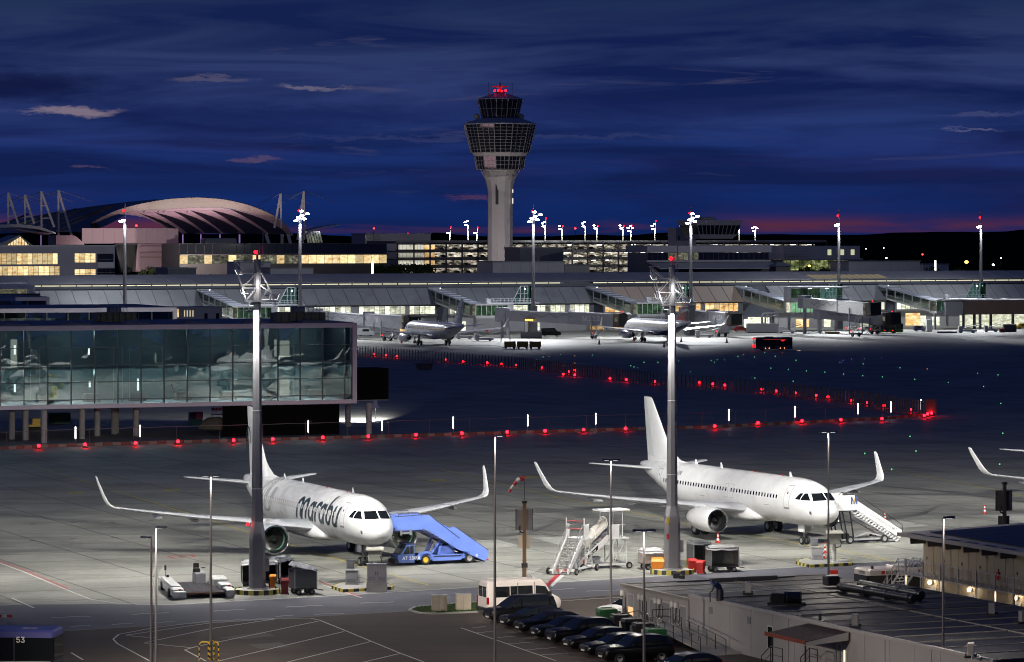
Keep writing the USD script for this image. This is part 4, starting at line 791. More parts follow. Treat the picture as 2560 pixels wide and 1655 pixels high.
    part(t, 'stair_frame', sf, frame_white, kind='stuff'); part(t, 'stair_lamp', MB().sphere((16, y1 + 2.6, 12.4), .18, 1), lens_glow)
    for x in (-1.2, 8.4, 14): part(t, 'support', MB().bx(x - .3, x + .3, y1 - 2.5, y1 - 1.9, 0, 4.6), pale_panel)
    part(t, 'ridge_lamp', MB().sphere((2.0, .5, z0 + hh + .2), .16, 1), lens_glow)
    return t
for px, l, br, tl in ((508, 'covered walkway behind the tall left mast', 0, 0), (1086, 'covered walkway above the tail of the blue-striped airliner', 0, 0), (1478, 'covered walkway above the dark-bellied airliner', 0, 0), (1852, 'brightly lit two-storey covered walkway right of the red tail', 1, 1), (2208, 'covered walkway leading to the brown bridge at far right', 0, 0)): walkway(l, px, br, tl)

# ---------------------------------------------------------------- jet bridges
bridge_grey = paint('bridge_grey', (.36, .36, .40), .42, .25, .08, .5); bridge_brown = paint('bridge_brown', (.15, .10, .085), .5, var=.12, scale=.6)
red_small = glow('red_small', (1.0, .008, .01), 4.0)
def jet_bridge(label, pa, pb, za, zb, look, text=None, rotunda=True, cabl=None):
    """A telescopic tunnel from pa to pb (ground points), floor heights za to zb, with lift, wheels and cab at pb's end."""
    pa, pb = np.array(pa, float)[:2], np.array(pb, float)[:2]; d = pb - pa; L = np.linalg.norm(d); t = thing('jet_bridge', label, 'jet bridge', (*pa, 0), math.atan2(d[1], d[0]))
    S = lambda x: za + (zb - za) * x / L
    def tun(name, a, b, w, h, lk, dz=0.0):
        part(t, name, MB().loft([[(x, -w, S(x) + dz - .3), (x, w, S(x) + dz - .3), (x, w, S(x) + dz + h), (x, -w, S(x) + dz + h)] for x in (a, b)], True), lk)
        part(t, 'roof_edge', MB().bar((a, w, S(a) + dz + h), (b, w, S(b) + dz + h), .12).bar((a, -w, S(a) + dz + h), (b, -w, S(b) + dz + h), .12), frame_white, kind='stuff')
    if rotunda: part(t, 'rotunda', MB().cyl((0, 0, za - .5), (0, 0, za + 3.1), 2.0, n=18), bridge_grey, 40); part(t, 'rotunda_column', MB().cyl((0, 0, 0), (0, 0, za - .5), .5, n=12), bridge_grey, 40)
    tun('rear_tunnel', 1.5, L * .62, 1.35, 2.5, look); tun('front_tunnel', L * .55, L - 3.0, 1.6, 2.9, look, -.12)
    part(t, 'end_frame', MB().bx(L * .55 - .15, L * .55 + .15, -1.75, 1.75, S(L * .55) - .5, S(L * .55) + 3.3), bridge_grey)
    ck = MB()
    for s in (-1, 1):
        pts = [(L * .16 + i * L * .06, s * 1.66, S(L * .3) + 1.9 - (.9 if i % 2 else 0)) for i in range(8)]; ck.tube(pts, .05, 5)
    part(t, 'slack_cable', ck, black_paint, kind='stuff')
    part(t, 'cab', MB().cyl((L - 2.2, 0, zb - .5), (L - 2.2, 0, zb + 3.1), 1.9, n=14), bridge_brown, 30)
    part(t, 'hood', MB().loft([[(L - 1.4, -1.8, zb - .3), (L - 1.4, 1.8, zb - .3), (L - 1.4, 1.9, zb + 3.0), (L - 1.4, -1.9, zb + 3.0)], [(L + .3, -1.7, zb - .2), (L + .3, 1.7, zb - .2), (L + .3, 1.9, zb + 3.3), (L + .3, -1.9, zb + 3.3)], [(L + .9, -1.6, zb - .1), (L + .9, 1.6, zb - .1), (L + .9, 1.6, zb + 2.8), (L + .9, -1.6, zb + 2.8)]], True), black_rubber)
    part(t, 'cab_window', MB().bx(L - 2.6, L - 1.8, -1.98, -1.88, zb + .9, zb + 2.2), room_dim); part(t, 'warning_lamp', MB().sphere((L - 1.0, 0, zb + 3.5), .16, 1), red_small)
    x = L * .74; z = S(x)
    part(t, 'lift_columns', MB().bar((x, -2.0, .9), (x, -2.0, z + 1.2), .28).bar((x, 2.0, .9), (x, 2.0, z + 1.2), .28).bar((x, -2.0, z - .5), (x, 2.0, z - .5), .3).bar((x, -2.0, .9), (x, 2.0, .9), .35), bridge_grey)
    for s in (-1, 1): part(t, 'drive_wheel', MB().lathe([(.1, -.2), (.55, -.22), (.62, 0), (.55, .22), (.1, .2)], 16, 'y', (x, s * 1.0, .62), True), black_rubber, 40)
    part(t, 'wheel_lamp', MB().sphere((x, -1.6, 1.5), .16, 1), red_small)
    st = MB(); n = 10; xa, xb = L - 3.2, L - 8.2; zt = S(L - 3)
    for y in (-2.2, -3.1):
        st.bar((xa, y, zt - .2), (xb, y, .2), .12); st.bar((xa, y, zt + .8), (xb, y, 1.2), .06)
    for i in range(n): q = i / n; st.bx(xa + (xb - xa) * q - .12, xa + (xb - xa) * q + .12, -3.1, -2.2, zt - .2 - (zt - .4) * q - .03, zt - .2 - (zt - .4) * q)
    part(t, 'service_stair', st, steel, kind='stuff')
    if text:
        m = meshkit.text_mesh(text, 1.3, .02, True); m.apply_transform(np.array([[1, 0, 0, L * .66], [0, 0, -1, -1.62], [0, 1, 0, S(L * .7) + .7], [0, 0, 0, 1]])); part(t, 'lettering', MB().mesh(m), frame_white, kind='stuff')
    return t
def gp(px, Y): return ((px - CX) * Y / F, Y)
jet_bridge('dark jet bridge docked at the nose of the blue-striped airliner', gp(790, 905), gp(1034, 868), 4.6, 3.7, bridge_grey, 'M')
jet_bridge('long jet bridge with slack cables at the middle of the apron', gp(1256, 905), gp(1566, 893), 4.9, 3.7, bridge_grey, 'M112')
jet_bridge('jet bridge marked M112A right of the red tail', gp(1715, 935), gp(1838, 905), 4.4, 3.6, bridge_grey, 'M112A')
jet_bridge('short high jet bridge with a long service stair at right', gp(2012, 940), gp(2186, 905), 7.6, 6.2, dirty_white)
jet_bridge('low jet bridge behind the short high one at right', gp(2050, 955), gp(2236, 930), 4.2, 2.9, bridge_grey)
o = pf.P(pf.X(2318, -27), -27); t = thing('bridge_hall', 'brown clad bridge hall on posts at the far right', 'bridge', o, ALPHA)
part(t, 'clad_box', MB().bx(10, 48, -4, 4, 4.2, 8.3), bridge_brown); part(t, 'grey_end', MB().bx(4, 9.95, -3.6, 3.6, 4.0, 8.0), grey_paint); part(t, 'flat_roof', MB().bx(3.5, 48, -4.2, 4.2, 8.32, 8.5), pale_panel)
for x in (14, 19.5, 27, 32, 42): part(t, 'post', MB().bx(x - .3, x + .3, -3.4, -2.8, 0, 4.2), dark_grey)
part(t, 'lit_hall_below', MB().bx(14, 48, 5, 5.2, .2, 4.0), room_cool)
for x in (11, 16, 21, 26): part(t, 'roof_dome', MB().sphere((x, 0, 8.5), .9, 1, (1.4, 1.2, .45)), pale_panel, 40)

# ---------------------------------------------------------------- floodlight masts of the far apron
def far_mast(label, px, py, Y, kind, power):
    b = gp(px, Y); h = H - (py - CY) * Y / F; t = thing('apron_mast', label, 'floodlight mast', (b[0], b[1], 0), ALPHA)
    part(t, 'shaft', MB().cyl((0, 0, 0), (0, 0, 9), .75, .68, 10).cyl((0, 0, 9), (0, 0, h), .52, .36, 10), mast_paint, 30)
    part(t, 'foot_box', MB().bx(-.9, .9, -.9, .9, 0, 8.3), mid_grey)
    part(t, 'spike', MB().cyl((0, 0, h), (0, 0, h + 4.5), .12, n=6), mast_paint); part(t, 'warning_lamp', MB().sphere((-.3, 0, h + 2.6), .3, 1), red_glow)
    heads = ((-1.3, 0), (-.6, .9), (.4, 1.4), (1.0, .5), (1.9, 1.9), (.3, 2.6)) if kind == 'many' else ((-1.2, -.1), (-.5, .2))
    for x, z in heads:
        f = part(t, 'floodlight', MB().cham(x - .5, x + .5, -.55, .2, h + z - .2, h + z + .2, .08).bar((x, -.1, h + z), (0, 0, h + .3), .12), steel); part(f, 'lamp_glass', MB().sphere((x, -.45, h + z - .12), .56, 1, (1.1, .5, .55)), hot_glow)
    for dx in (-1.5, -.75, 0, .75): disk_light(t, (-.2 + dx, -1.2, h - .4), (dx, -1, -.88 * math.hypot(1, dx)), power / 1.75, .3, (.93, .96, 1.0), 33, .75)
    disk_light(t, (-.2, -1.2, h - .4), (0, -.1, -1), power / 9, .3, (.93, .96, 1.0), 60, .6)
    if px > 2000: disk_light(t, (0, -1.4, h - .4), (-.05, -1, -.19), 60000, .3, (.93, .96, 1.0), 9.5, .9)
    disk_light(t, (.2, 1.2, h - .5), (-.3, .9, -.75), power / 7, .3, (.93, .96, 1.0))
for l, px, py, Y, k, pw in (('far mast in front of the roof arch, left end of the row', 312, 551, 905, 'one', 9000), ('far mast with a cluster of lamps right of the roof arch', 750, 551, 900, 'many', 12000), ('far mast with a cluster of lamps right of the control tower', 1333, 553, 915, 'many', 14000), ('far mast with a cluster of lamps above the red tail', 1727, 557, 925, 'many', 14000), ('far mast left of the low flat hall on the right', 2097, 562, 985, 'one', 12000), ('far mast at the right end of the row', 2452, 566, 1005, 'one', 9000)): far_mast(l, px, py, Y, k, pw)

# ---------------------------------------------------------------- control tower
def tower():
    Y = 1200.0; b = gp(1250, Y); S = Y / F; t = thing('control_tower', 'tall control tower with flared glazed cab and red lit radar', 'control tower', (*b, 0), .1)
    zc = lambda y: H + (CY - (180 + .3376 * y)) * S           # from rows and half widths of the enlarged picture
    wc = lambda w: w * .3376 * S / 2
    def ring(w, z, n=12, ph=PI / 12): a = np.arange(n) * 2 * PI / n + ph; return np.stack([w * np.cos(a), w * np.sin(a), np.full(n, z)], 1)
    tc = paint('tower_concrete', (.40, .38, .37), .75, var=.06, scale=.2, bump=.15, bscale=2); tg = paint('tower_glass', (.012, .014, .018), .04, spec=1.0); tm = paint('tower_mullion', (.30, .29, .28), .5, var=.05)
    sh = wc(184) / math.cos(PI / 12)
    part(t, 'shaft', MB().loft([ring(sh * 1.02, 0), ring(sh, 20), ring(sh, zc(880)), ring(sh * 1.06, zc(840)), ring(sh * 1.16, zc(800)), ring(sh * 1.28, zc(775))], True), tc)
    part(t, 'collar', MB().loft([ring(wc(230), zc(775)), ring(wc(262), zc(728))], True), tc)
    cg = MB()
    for i in range(30): a = i * 2 * PI / 30; cg.bar((wc(245) * math.cos(a), wc(245) * math.sin(a), zc(775)), (wc(290) * math.cos(a), wc(290) * math.sin(a), zc(728)), .12)
    for w, y in ((248, 770), (270, 750), (290, 728)): 
        r = ring(wc(w), zc(y), 24); [cg.bar(r[i], r[(i + 1) % 24], .12) for i in range(24)]
    part(t, 'service_cage', cg, tm, kind='stuff')
    def cab(name, w0, y0, w1, y1, rows, cols):
        A, B = ring(wc(w0), zc(y0)), ring(wc(w1), zc(y1)); m = MB()
        for i in range(12):
            j = (i + 1) % 12; part(t, name + '_glazing', MB().quad(A[i], A[j], B[j], B[i]), tg)
            for c in range(cols):
                q = c / cols; m.bar(A[i] + (A[j] - A[i]) * q, B[i] + (B[j] - B[i]) * q, .22 if c == 0 else .13)
            for r_ in range(rows + 1): q = r_ / rows; m.bar(A[i] + (B[i] - A[i]) * q, A[j] + (B[j] - A[j]) * q, .13)
        part(t, name + '_mullions', m, tm, kind='stuff')
        part(t, name + '_core', MB().loft([A * [.97, .97, 1], B * [.97, .97, 1]], True), black_paint)
        return A, B
    cab('lower_cab', 352, 722, 384, 626, 3, 3); part(t, 'collar_band', MB().loft([ring(wc(386), zc(624)), ring(wc(420), zc(600))], True), tc)
    cab('main_cab', 440, 598, 540, 392, 9, 3); part(t, 'main_roof', MB().loft([ring(wc(546), zc(392)), ring(wc(548), zc(385)), ring(wc(330), zc(345))], True), paint('tower_roof', (.34, .36, .42), .5, var=.05))
    cab('upper_cab', 272, 342, 340, 204, 2, 2); part(t, 'upper_roof', MB().loft([ring(wc(344), zc(204)), ring(wc(340), zc(199)), ring(wc(190), zc(172)), ring(wc(150), zc(162))], True), paint('tower_roof', (.34, .36, .42), .5))
    part(t, 'balcony', MB().bx(-wc(545), -wc(440), -2.5, .5, zc(425), zc(395)).bar((-wc(470), -1, zc(395)), (-wc(470), -1, zc(360)), 1.2), tm)
    part(t, 'radar_mast', MB().cyl((0, 0, zc(165)), (0, 0, zc(75)), .25, n=8).bx(-wc(70), wc(70), -.6, .6, zc(160), zc(148)), dark_steel)
    part(t, 'radar_bar', MB().bx(-wc(124), wc(124), -.25, .25, zc(112), zc(103)).cyl((0, 0, zc(150)), (0, 0, zc(112)), .45, n=8), red_paint)
    for x, y in ((-42, 140), (-14, 137), (12, 142), (40, 138)): part(t, 'red_lamp', MB().sphere((wc(x * 2), -1.2, zc(y)), .38, 1), red_glow)
    for x in (-85, 90): part(t, 'whip_aerial', MB().cyl((wc(x * 2), 0, zc(190)), (wc(x * 2), 0, zc(75)), .08, n=5), dark_steel)
    for x in (330, 660): part(t, 'dish', MB().sphere((wc((x - 505) * 2), -1, zc(330)), 1.1, 1), tm, 40)
    # the slit windows of the shaft
    f = -sh * math.cos(PI / 12)
    part(t, 'slit_window', MB().bx(-wc(72) - .3, -wc(72) + .75, f - .03, f + .3, zc(982), zc(780)), black_paint)
    k = part(t, 'slit_lights', MB().hexa([(wc(166), f + .62, zc(975)), (wc(182), f + .9, zc(975)), (wc(182), f + 1.2, zc(975)), (wc(166), f + 1.2, zc(975)), (wc(166), f + .62, zc(935)), (wc(182), f + .9, zc(935)), (wc(182), f + 1.2, zc(935)), (wc(166), f + 1.2, zc(935))]), glow('slit_glow', (1, .9, .75), .9))
    part(t, 'slit_lights', MB().hexa([(wc(166), f + .62, zc(895)), (wc(182), f + .9, zc(895)), (wc(182), f + 1.2, zc(895)), (wc(166), f + 1.2, zc(895)), (wc(166), f + .62, zc(870)), (wc(182), f + .9, zc(870)), (wc(182), f + 1.2, zc(870)), (wc(166), f + 1.2, zc(870))]), glow('slit_glow', (1, .9, .75), .9))
    part(t, 'base_floodlight', MB().cham(-7, -5, -46, -45, 16, 17, .1), dark_steel); disk_light(t, (-6, -44.5, 17), (.1, .8, .33), 2600, .3, (1, .9, .88))  # floodlight added to brighten the tower shaft
    return t
tower()
# ---------------------------------------------------------------- buildings behind the pier
class FarBox:
    """Front face between two picture columns at depth Y (left corner), turned with the grid."""
    def __init__(s, px0, px1, Y, a=ALPHA):
        s.f = Frame(gp(px0, Y), a); s.L = s.f.X(px1); s.Y = Y
    def x(s, px): return s.f.X(px)
    def z(s, py, px=None): return s.f.z(s.f.X(px) if px else 0.0, 0, py)
def far_thing(name, label, cat, fb): return thing(name, label, cat, fb.f.o, fb.f.a)
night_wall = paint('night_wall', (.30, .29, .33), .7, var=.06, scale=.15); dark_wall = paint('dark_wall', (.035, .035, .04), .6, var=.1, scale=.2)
office_warm = room('office_warm', [(.25, (.25, .12, .04)), (.4, (.8, .5, .2)), (.55, (1, .8, .42)), (.8, (1, .95, .75))], 1.15, (.8, .8, 1.4), 4)
pale_metal = paint('pale_metal', (.36, .36, .39), .5, .1, .08, .2)

# lit multi-storey car park
fb = FarBox(990, 2064, 1262); t = far_thing('parking_garage', 'long multi-storey car park with bright open decks behind the tower', 'car park', fb)
zt = fb.z(603, 1000); Lg = fb.L
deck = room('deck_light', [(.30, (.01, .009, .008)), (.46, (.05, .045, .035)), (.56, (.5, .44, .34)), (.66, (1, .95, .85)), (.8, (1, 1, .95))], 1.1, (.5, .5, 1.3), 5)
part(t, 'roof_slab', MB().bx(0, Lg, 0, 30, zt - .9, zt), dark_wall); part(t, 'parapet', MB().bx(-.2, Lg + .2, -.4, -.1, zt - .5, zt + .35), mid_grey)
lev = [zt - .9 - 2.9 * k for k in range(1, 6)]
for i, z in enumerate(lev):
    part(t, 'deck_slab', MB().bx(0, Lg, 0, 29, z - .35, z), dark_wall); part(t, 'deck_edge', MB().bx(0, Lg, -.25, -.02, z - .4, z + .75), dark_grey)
    part(t, 'deck_back', MB().bx(12, Lg, 9, 9.1, z + .05, z + 2.5), deck)  # deck lighting put into the back wall as emission
    x = 40.0
    while x < Lg - 4:
        if rnd.random() < .55: part(t, 'ceiling_lamp', MB().bx(x, x + rnd.uniform(1.0, 2.6), 2.5, 2.7, z + 2.25, z + 2.36), hot_glow if rnd.random() < .3 else lens_glow)
        x += rnd.uniform(4, 9)
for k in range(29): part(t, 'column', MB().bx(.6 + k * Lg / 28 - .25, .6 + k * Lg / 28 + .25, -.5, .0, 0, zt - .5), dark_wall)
sc = room('screen_light', [(.2, (.5, .46, .34)), (.45, (1, .95, .75)), (.7, (1, 1, .9))], .95, (.25, .25, .4), 2)
for i, z in enumerate([zt - .9] + lev[:4]):         # the screened stair block at its left end
    part(t, 'screen_lights', MB().bx(1.2, 11.2, .4, .5, z - 2.7, z - .45), sc)
    m = MB()
    for q in range(6): m.bx(1.0, 11.4, -.62, -.55, z - 2.8 + q * .45, z - 2.8 + q * .45 + (.16 if i else .04))
    for q in range(8): m.bx(1.0 + q * 1.45, 1.08 + q * 1.45, -.55, -.5, z - 2.9, z - .3)
    part(t, 'louvres', m, mid_grey, kind='stuff')
    part(t, 'side_lights', MB().bx(11.6, 16, 1, 1.1, z - 2.6, z - .5), room_warm)
car_dark = paint('car_dark', (.02, .02, .025), .3, coat=.3); n = 0
cars_far = None
for i, z in enumerate(lev[:4]):                     # cars on the open decks, seen as dark shapes against the light
    for k in range(13):
        x = 20 + k * 5.1 + rnd.uniform(-.8, .8)
        if rnd.random() < .2 or x > 150: continue
        loc = fb.f.P(x, .6, z)
        lab = 'dark parked car showing above a deck edge of the car park'
        if cars_far is None:
            cars_far = thing('deck_car', lab, 'car', loc, ALPHA + PI / 2, 'cars on the decks of the car park')
            part(cars_far, 'car_body', MB().loft([[(x_, -w, .35), (x_, w, .35), (x_, w * .97, h * .55), (x_, w * .72, h), (x_, -w * .72, h), (x_, -w * .97, h * .55)] for x_, w, h in ((0, .7, .8), (.3, .85, .95), (1.2, .9, 1.05), (1.9, .9, 1.5), (3.2, .9, 1.55), (4.0, .88, 1.2), (4.3, .75, .9))], True), car_dark, 40)
        else: dup(cars_far, loc, ALPHA + PI / 2, lab)
# red-topped small lamps standing on the garage roof
def roof_lamp(label, px, py, Y, n, red=None):
    b = gp(px, Y); h = H - (py - CY) * Y / F; z0 = zt; t = thing('roof_lamp', label, 'lamp post', (*b, z0), ALPHA, 'lamp posts on the car park roof')
    h -= z0; part(t, 'post', MB().cyl((0, 0, 0), (0, 0, h), .32, .2, 8), paint('post_cream', (.55, .55, .45), .5), 40)
    part(t, 'lamp_head', MB().sphere((-.8, -.2, h), .45, 1, (1.5, 1, .6)), hot_glow)
    for k in range(n - 1): part(t, 'lamp_head', MB().sphere((-1.2 + k * .9, -.2, h + 1.1 + .6 * (k % 2)), .42, 1, (1.3, 1, .6)), hot_glow)
    if red: part(t, 'warning_lamp', MB().sphere((.3, -.2, h + red), .26, 1), red_glow); part(t, 'spike', MB().cyl((.3, 0, h), (.3, 0, h + red), .07, n=5), mid_grey)
    disk_light(t, (-.5, -.9, h - .7), (.35, .55, -1), 300 if 1150 < px < 1370 else 60, .15, omni=True)
for i, (px, py, n_, rd) in enumerate(((1125, 582, 1, 2.0), (1170, 563, 3, None), (1192, 582, 1, 2), (1363, 566, 3, 3), (1405, 573, 2, 1.2), (1463, 566, 3, None), (1492, 571, 2, 1), (1557, 571, 2, 1), (1577, 577, 4, 2), (1637, 572, 3, 3), (1848, 572, 3, None), (1888, 578, 4, 1.6))):
    roof_lamp(('slim', 'cluster', 'pale', 'bent')[i % 4] + ' lit lamp post on the car park roof', px, py, 1275 + i * 2, n_, rd)
# glass halls and boxes
fb = FarBox(1005 - 145, 968, 1090); t = far_thing('glass_hall', 'dark glazed hall with a bright yellow lit storey left of the car park', 'building', fb)
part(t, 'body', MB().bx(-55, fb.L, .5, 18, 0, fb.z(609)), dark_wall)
for k in range(26):
    a = -55 + k * (fb.L + 55) / 26; w = (fb.L + 55) / 26
    part(t, 'lit_pane', MB().bx(a + .08, a + w - .08, .3, .4, fb.z(658), fb.z(636)), office_warm if k > 15 else room_dim if k % 3 else office_warm)
    part(t, 'dark_pane', MB().bx(a + .06, a + w - .06, .3, .4, fb.z(635), fb.z(610)), dark_glass)
part(t, 'ledge', MB().bx(-55, fb.L + .3, -.3, .3, fb.z(635.6) - .2, fb.z(635.6) + .2), dark_wall)
fb = FarBox(913, 1077, 1330); t = far_thing('grey_block', 'plain grey flat roofed block showing above the car park', 'building', fb); part(t, 'wall', MB().bx(0, fb.L, 0, 15, 0, fb.z(585)), night_wall); part(t, 'glazed_corner', MB().bx(-.05, fb.x(950), -.06, -.01, fb.z(612), fb.z(586)), paint('dim_glass', (.10, .13, .13), .2)); part(t, 'roof_rim', MB().bx(-.2, fb.L + .2, -.2, 15.2, fb.z(585), fb.z(585) + .3), mid_grey)
for px0, px1, py, Y, l, lk in ((1232, 1410, 656, 1010, 'long low flat box hall at the foot of the control tower', pale_metal), (1300, 1409, 621, 1060, 'dark box building right of the control tower', slate), (1411, 1474, 664, 1040, 'small low hut lit from one side behind the pier', concrete_grey), (2122, 2300, 655, 1070, 'long flat windowless hall at the right behind the pier', pale_metal), (2308, 2372, 662, 1150, 'small pale shed behind the far lamp at right', pale_metal), (600, 676, 657, 1015, 'pale roof box behind the lattice head of the left mast', pale_metal), (676, 783, 672, 1010, 'low flat roof block behind the left far mast', pale_metal), (420, 490, 672, 1010, 'low roof box left of the lattice head', slate)):
    fb = FarBox(px0, px1, Y); t = far_thing('box_hall', l, 'building', fb); z = fb.z(py)
    part(t, 'wall', MB().bx(0, fb.L, 0, 12, 0, z), lk); part(t, 'roof_rim', MB().bx(-.2, fb.L + .2, -.2, 12.2, z, z + .35), mid_grey)
    m = MB(); [m.bx(k * 3.0, k * 3.0 + .06, -.03, .0, 0, z) for k in range(1, int(fb.L / 3))]; part(t, 'panel_joint', m, mid_grey, kind='stuff')
# apron control building with its slanted glazing
fb = FarBox(1735, 1845, 1090); t = far_thing('ramp_tower', 'low control building with a slanted glazed top storey', 'building', fb)
z1, z2, z3 = fb.z(612), fb.z(586), fb.z(550); a0, a1 = 0, fb.L
part(t, 'stem', MB().bx(fb.x(1740), fb.x(1812), 0, 9, 0, z1), night_wall)
part(t, 'floor_ring', MB().loft([[(a0 + 2, -1, fb.z(597)), (a1 - 2.5, -1, fb.z(597)), (a1 - 2.5, 10, fb.z(597)), (a0 + 2, 10, fb.z(597))], [(a0 + 1, -1.6, z2), (a1 - 1, -1.6, z2), (a1 - 1, 10.5, z2), (a0 + 1, 10.5, z2)]], True), night_wall)
part(t, 'glazing', MB().loft([[(a0 + 1.2, -1.5, z2), (a1 - 1.2, -1.5, z2), (a1 - 1.2, 10, z2), (a0 + 1.2, 10, z2)], [(a0 + .2, -2.2, fb.z(563)), (a1 - .2, -2.2, fb.z(563)), (a1 - .2, 11, fb.z(563)), (a0 + .2, 11, fb.z(563))]], True), dark_glass)
m = MB(); [m.bar((a0 + 1.2 + k * (a1 - 2.4) / 10, -1.53, z2), (a0 + .2 + k * (a1 - .4) / 10, -2.24, fb.z(563)), .18) for k in range(11)]; part(t, 'mullions', m, night_wall, kind='stuff')
part(t, 'roof', MB().loft([[(a0, -2.4, fb.z(563)), (a1, -2.4, fb.z(563)), (a1, 11.2, fb.z(563)), (a0, 11.2, fb.z(563))], [(a0 - .5, -2.8, z3), (a1 + .5, -2.8, z3), (a1 + .5, 11.5, z3), (a0 - .5, 11.5, z3)]], True), night_wall); part(t, 'roof_plant', MB().cham(4, 9, 2, 6, z3, z3 + 1.0, .2), mid_grey)
fb = FarBox(1690, 1740, 1110); t = far_thing('lift_block', 'small pale stair block left of the slanted control room', 'building', fb); part(t, 'wall', MB().bx(0, fb.L, 0, 6, 0, fb.z(569)), night_wall); part(t, 'slit', MB().bx(.8, 1.3, -.05, 0, fb.z(600), fb.z(590)), black_paint); part(t, 'warning_lamp', MB().sphere((2, 1, fb.z(564)), .35, 1), red_glow)
# broad two storey building in front of it
fb = FarBox(1618, 1922, 1035); t = far_thing('office_wing', 'wide dark office wing with a window band behind the pier', 'building', fb)
part(t, 'wall', MB().bx(0, fb.L, 0, 14, 0, fb.z(632)), slate); part(t, 'upper_wall', MB().bx(-.5, fb.L + .4, -1.0, 14.2, fb.z(631), fb.z(614)), night_wall); part(t, 'sill', MB().bx(-.5, fb.L + .4, -.8, 0, fb.z(655), fb.z(651)), night_wall)
for k in range(24):
    a = k * fb.L / 24; part(t, 'window', MB().bx(a + .1, a + fb.L / 24 - .1, -.2, -.1, fb.z(650), fb.z(632)), room_dim if 3 < k < 10 else dark_glass)
part(t, 'lean_roof', MB().hexa([(0, -9, fb.z(672)), (fb.L + 1, -9, fb.z(672)), (fb.L + 1, -.9, fb.z(658)), (0, -.9, fb.z(658)), (0, -9, fb.z(671)), (fb.L + 1, -9, fb.z(671)), (fb.L + 1, -.9, fb.z(657)), (0, -.9, fb.z(657))]), pale_metal)
fb = FarBox(1940, 1975, 1030); t = far_thing('pavilion', 'small dark pyramid roofed pavilion right of the office wing', 'building', fb); part(t, 'wall', MB().bx(0, fb.L, 0, 4, 0, fb.z(666)), dark_wall); part(t, 'roof', MB().loft([[(-.8, -.8, fb.z(666)), (fb.L + .8, -.8, fb.z(666)), (fb.L + .8, 4.8, fb.z(666)), (-.8, 4.8, fb.z(666))], [(1.5, 1.8, fb.z(655)), (fb.L - 1.5, 1.8, fb.z(655)), (fb.L - 1.5, 2.2, fb.z(655)), (1.5, 2.2, fb.z(655))]], True), slate)
# pale building with three lit windows
fb = FarBox(1958, 2150, 1120); t = far_thing('pale_building', 'pale flat roofed building with lit windows at right', 'building', fb)
part(t, 'upper_wall', MB().bx(0, fb.L, 0, 16, fb.z(648), fb.z(615)), pale_metal); part(t, 'louvred_wall', MB().bx(.5, fb.x(2015), -1.2, 0, fb.z(641), fb.z(620)), pale_metal)
m = MB(); [m.bx(.5, fb.x(2015), -1.26, -1.2, fb.z(641) + k * .5, fb.z(641) + k * .5 + .12) for k in range(6)]; part(t, 'louvres', m, mid_grey, kind='stuff')
for px in (2069, 2101, 2127): part(t, 'lit_window', MB().bx(fb.x(px), fb.x(px + 9), -.06, -.02, fb.z(638), fb.z(624)), glow('lit_window', (.9, .95, .6), .6))
part(t, 'ground_floor', MB().bx(0, fb.L - 3, 1, 15, 0, fb.z(649)), dark_wall)
for k in range(16): part(t, 'lobby_pane', MB().bx(.3 + k * (fb.L - 4) / 16, .2 + (k + 1) * (fb.L - 4) / 16 - .12, .8, .9, fb.z(676), fb.z(651)), room('lobby', [(.3, (.02, .03, .01)), (.5, (.14, .17, .06)), (.68, (.7, .75, .35)), (.8, (1, 1, .7))], .7, (.5, .5, .8), 3))
part(t, 'canopy', MB().bx(-.5, fb.L, -2.2, 0, fb.z(649.5), fb.z(647)), pale_metal)
for px, l in ((2060, 'round dark tree in front of the lit lobby'), (2014, 'small dark tree by the orange lamp'), (2145, 'narrow dark tree at the end of the pale building'), (2330, 'dark bush by the red lamp at right'), (370, 'dark tree below the pink wall'), (2400, 'broad dark tree left of the orange street lamp')):
    b = gp(px, 1085); ico = trimesh.creation.icosphere(1, .32).vertices; t = thing('tree', l, 'tree', (*b, 0)); lf = MB(); r0 = 3.4 if px != 2145 else 2.2
    for _ in range(150):
        d = rg.normal(size=3); d /= np.linalg.norm(d); c = d * rg.uniform(.45, 1) ** .6 * np.array([r0, r0, r0 * 1.15]) + np.array([0, 0, 13.0]); v = rg.normal(size=(3, 3)) * .55; lf.add(c + v, [[0, 1, 2]]); v = rg.normal(size=(3, 3)) * .6; lf.add(c + v, [[0, 1, 2]])
    part(t, 'crown', lf, paint('tree_leaf', (.03, .05, .012), .9), kind='stuff'); part(t, 'trunk', MB().cyl((0, 0, 0), (0, 0, 12.5), .28, .12, 7), dark_wall)
hb = MB()                                           # planting on the roof edge left of the car park
for _ in range(900): c = np.array([*gp(rg.uniform(935, 1085), 1060), 0]) + np.array([0, 0, rg.uniform(14.5, 17.6)]); hb.add(c + rg.normal(size=(3, 3)) * .55, [[0, 1, 2]])
solo('bushes', hb, paint('tree_leaf', (.03, .05, .012), .9), 'dark bushes below the screened stair of the car park', 'bushes', kind='stuff')

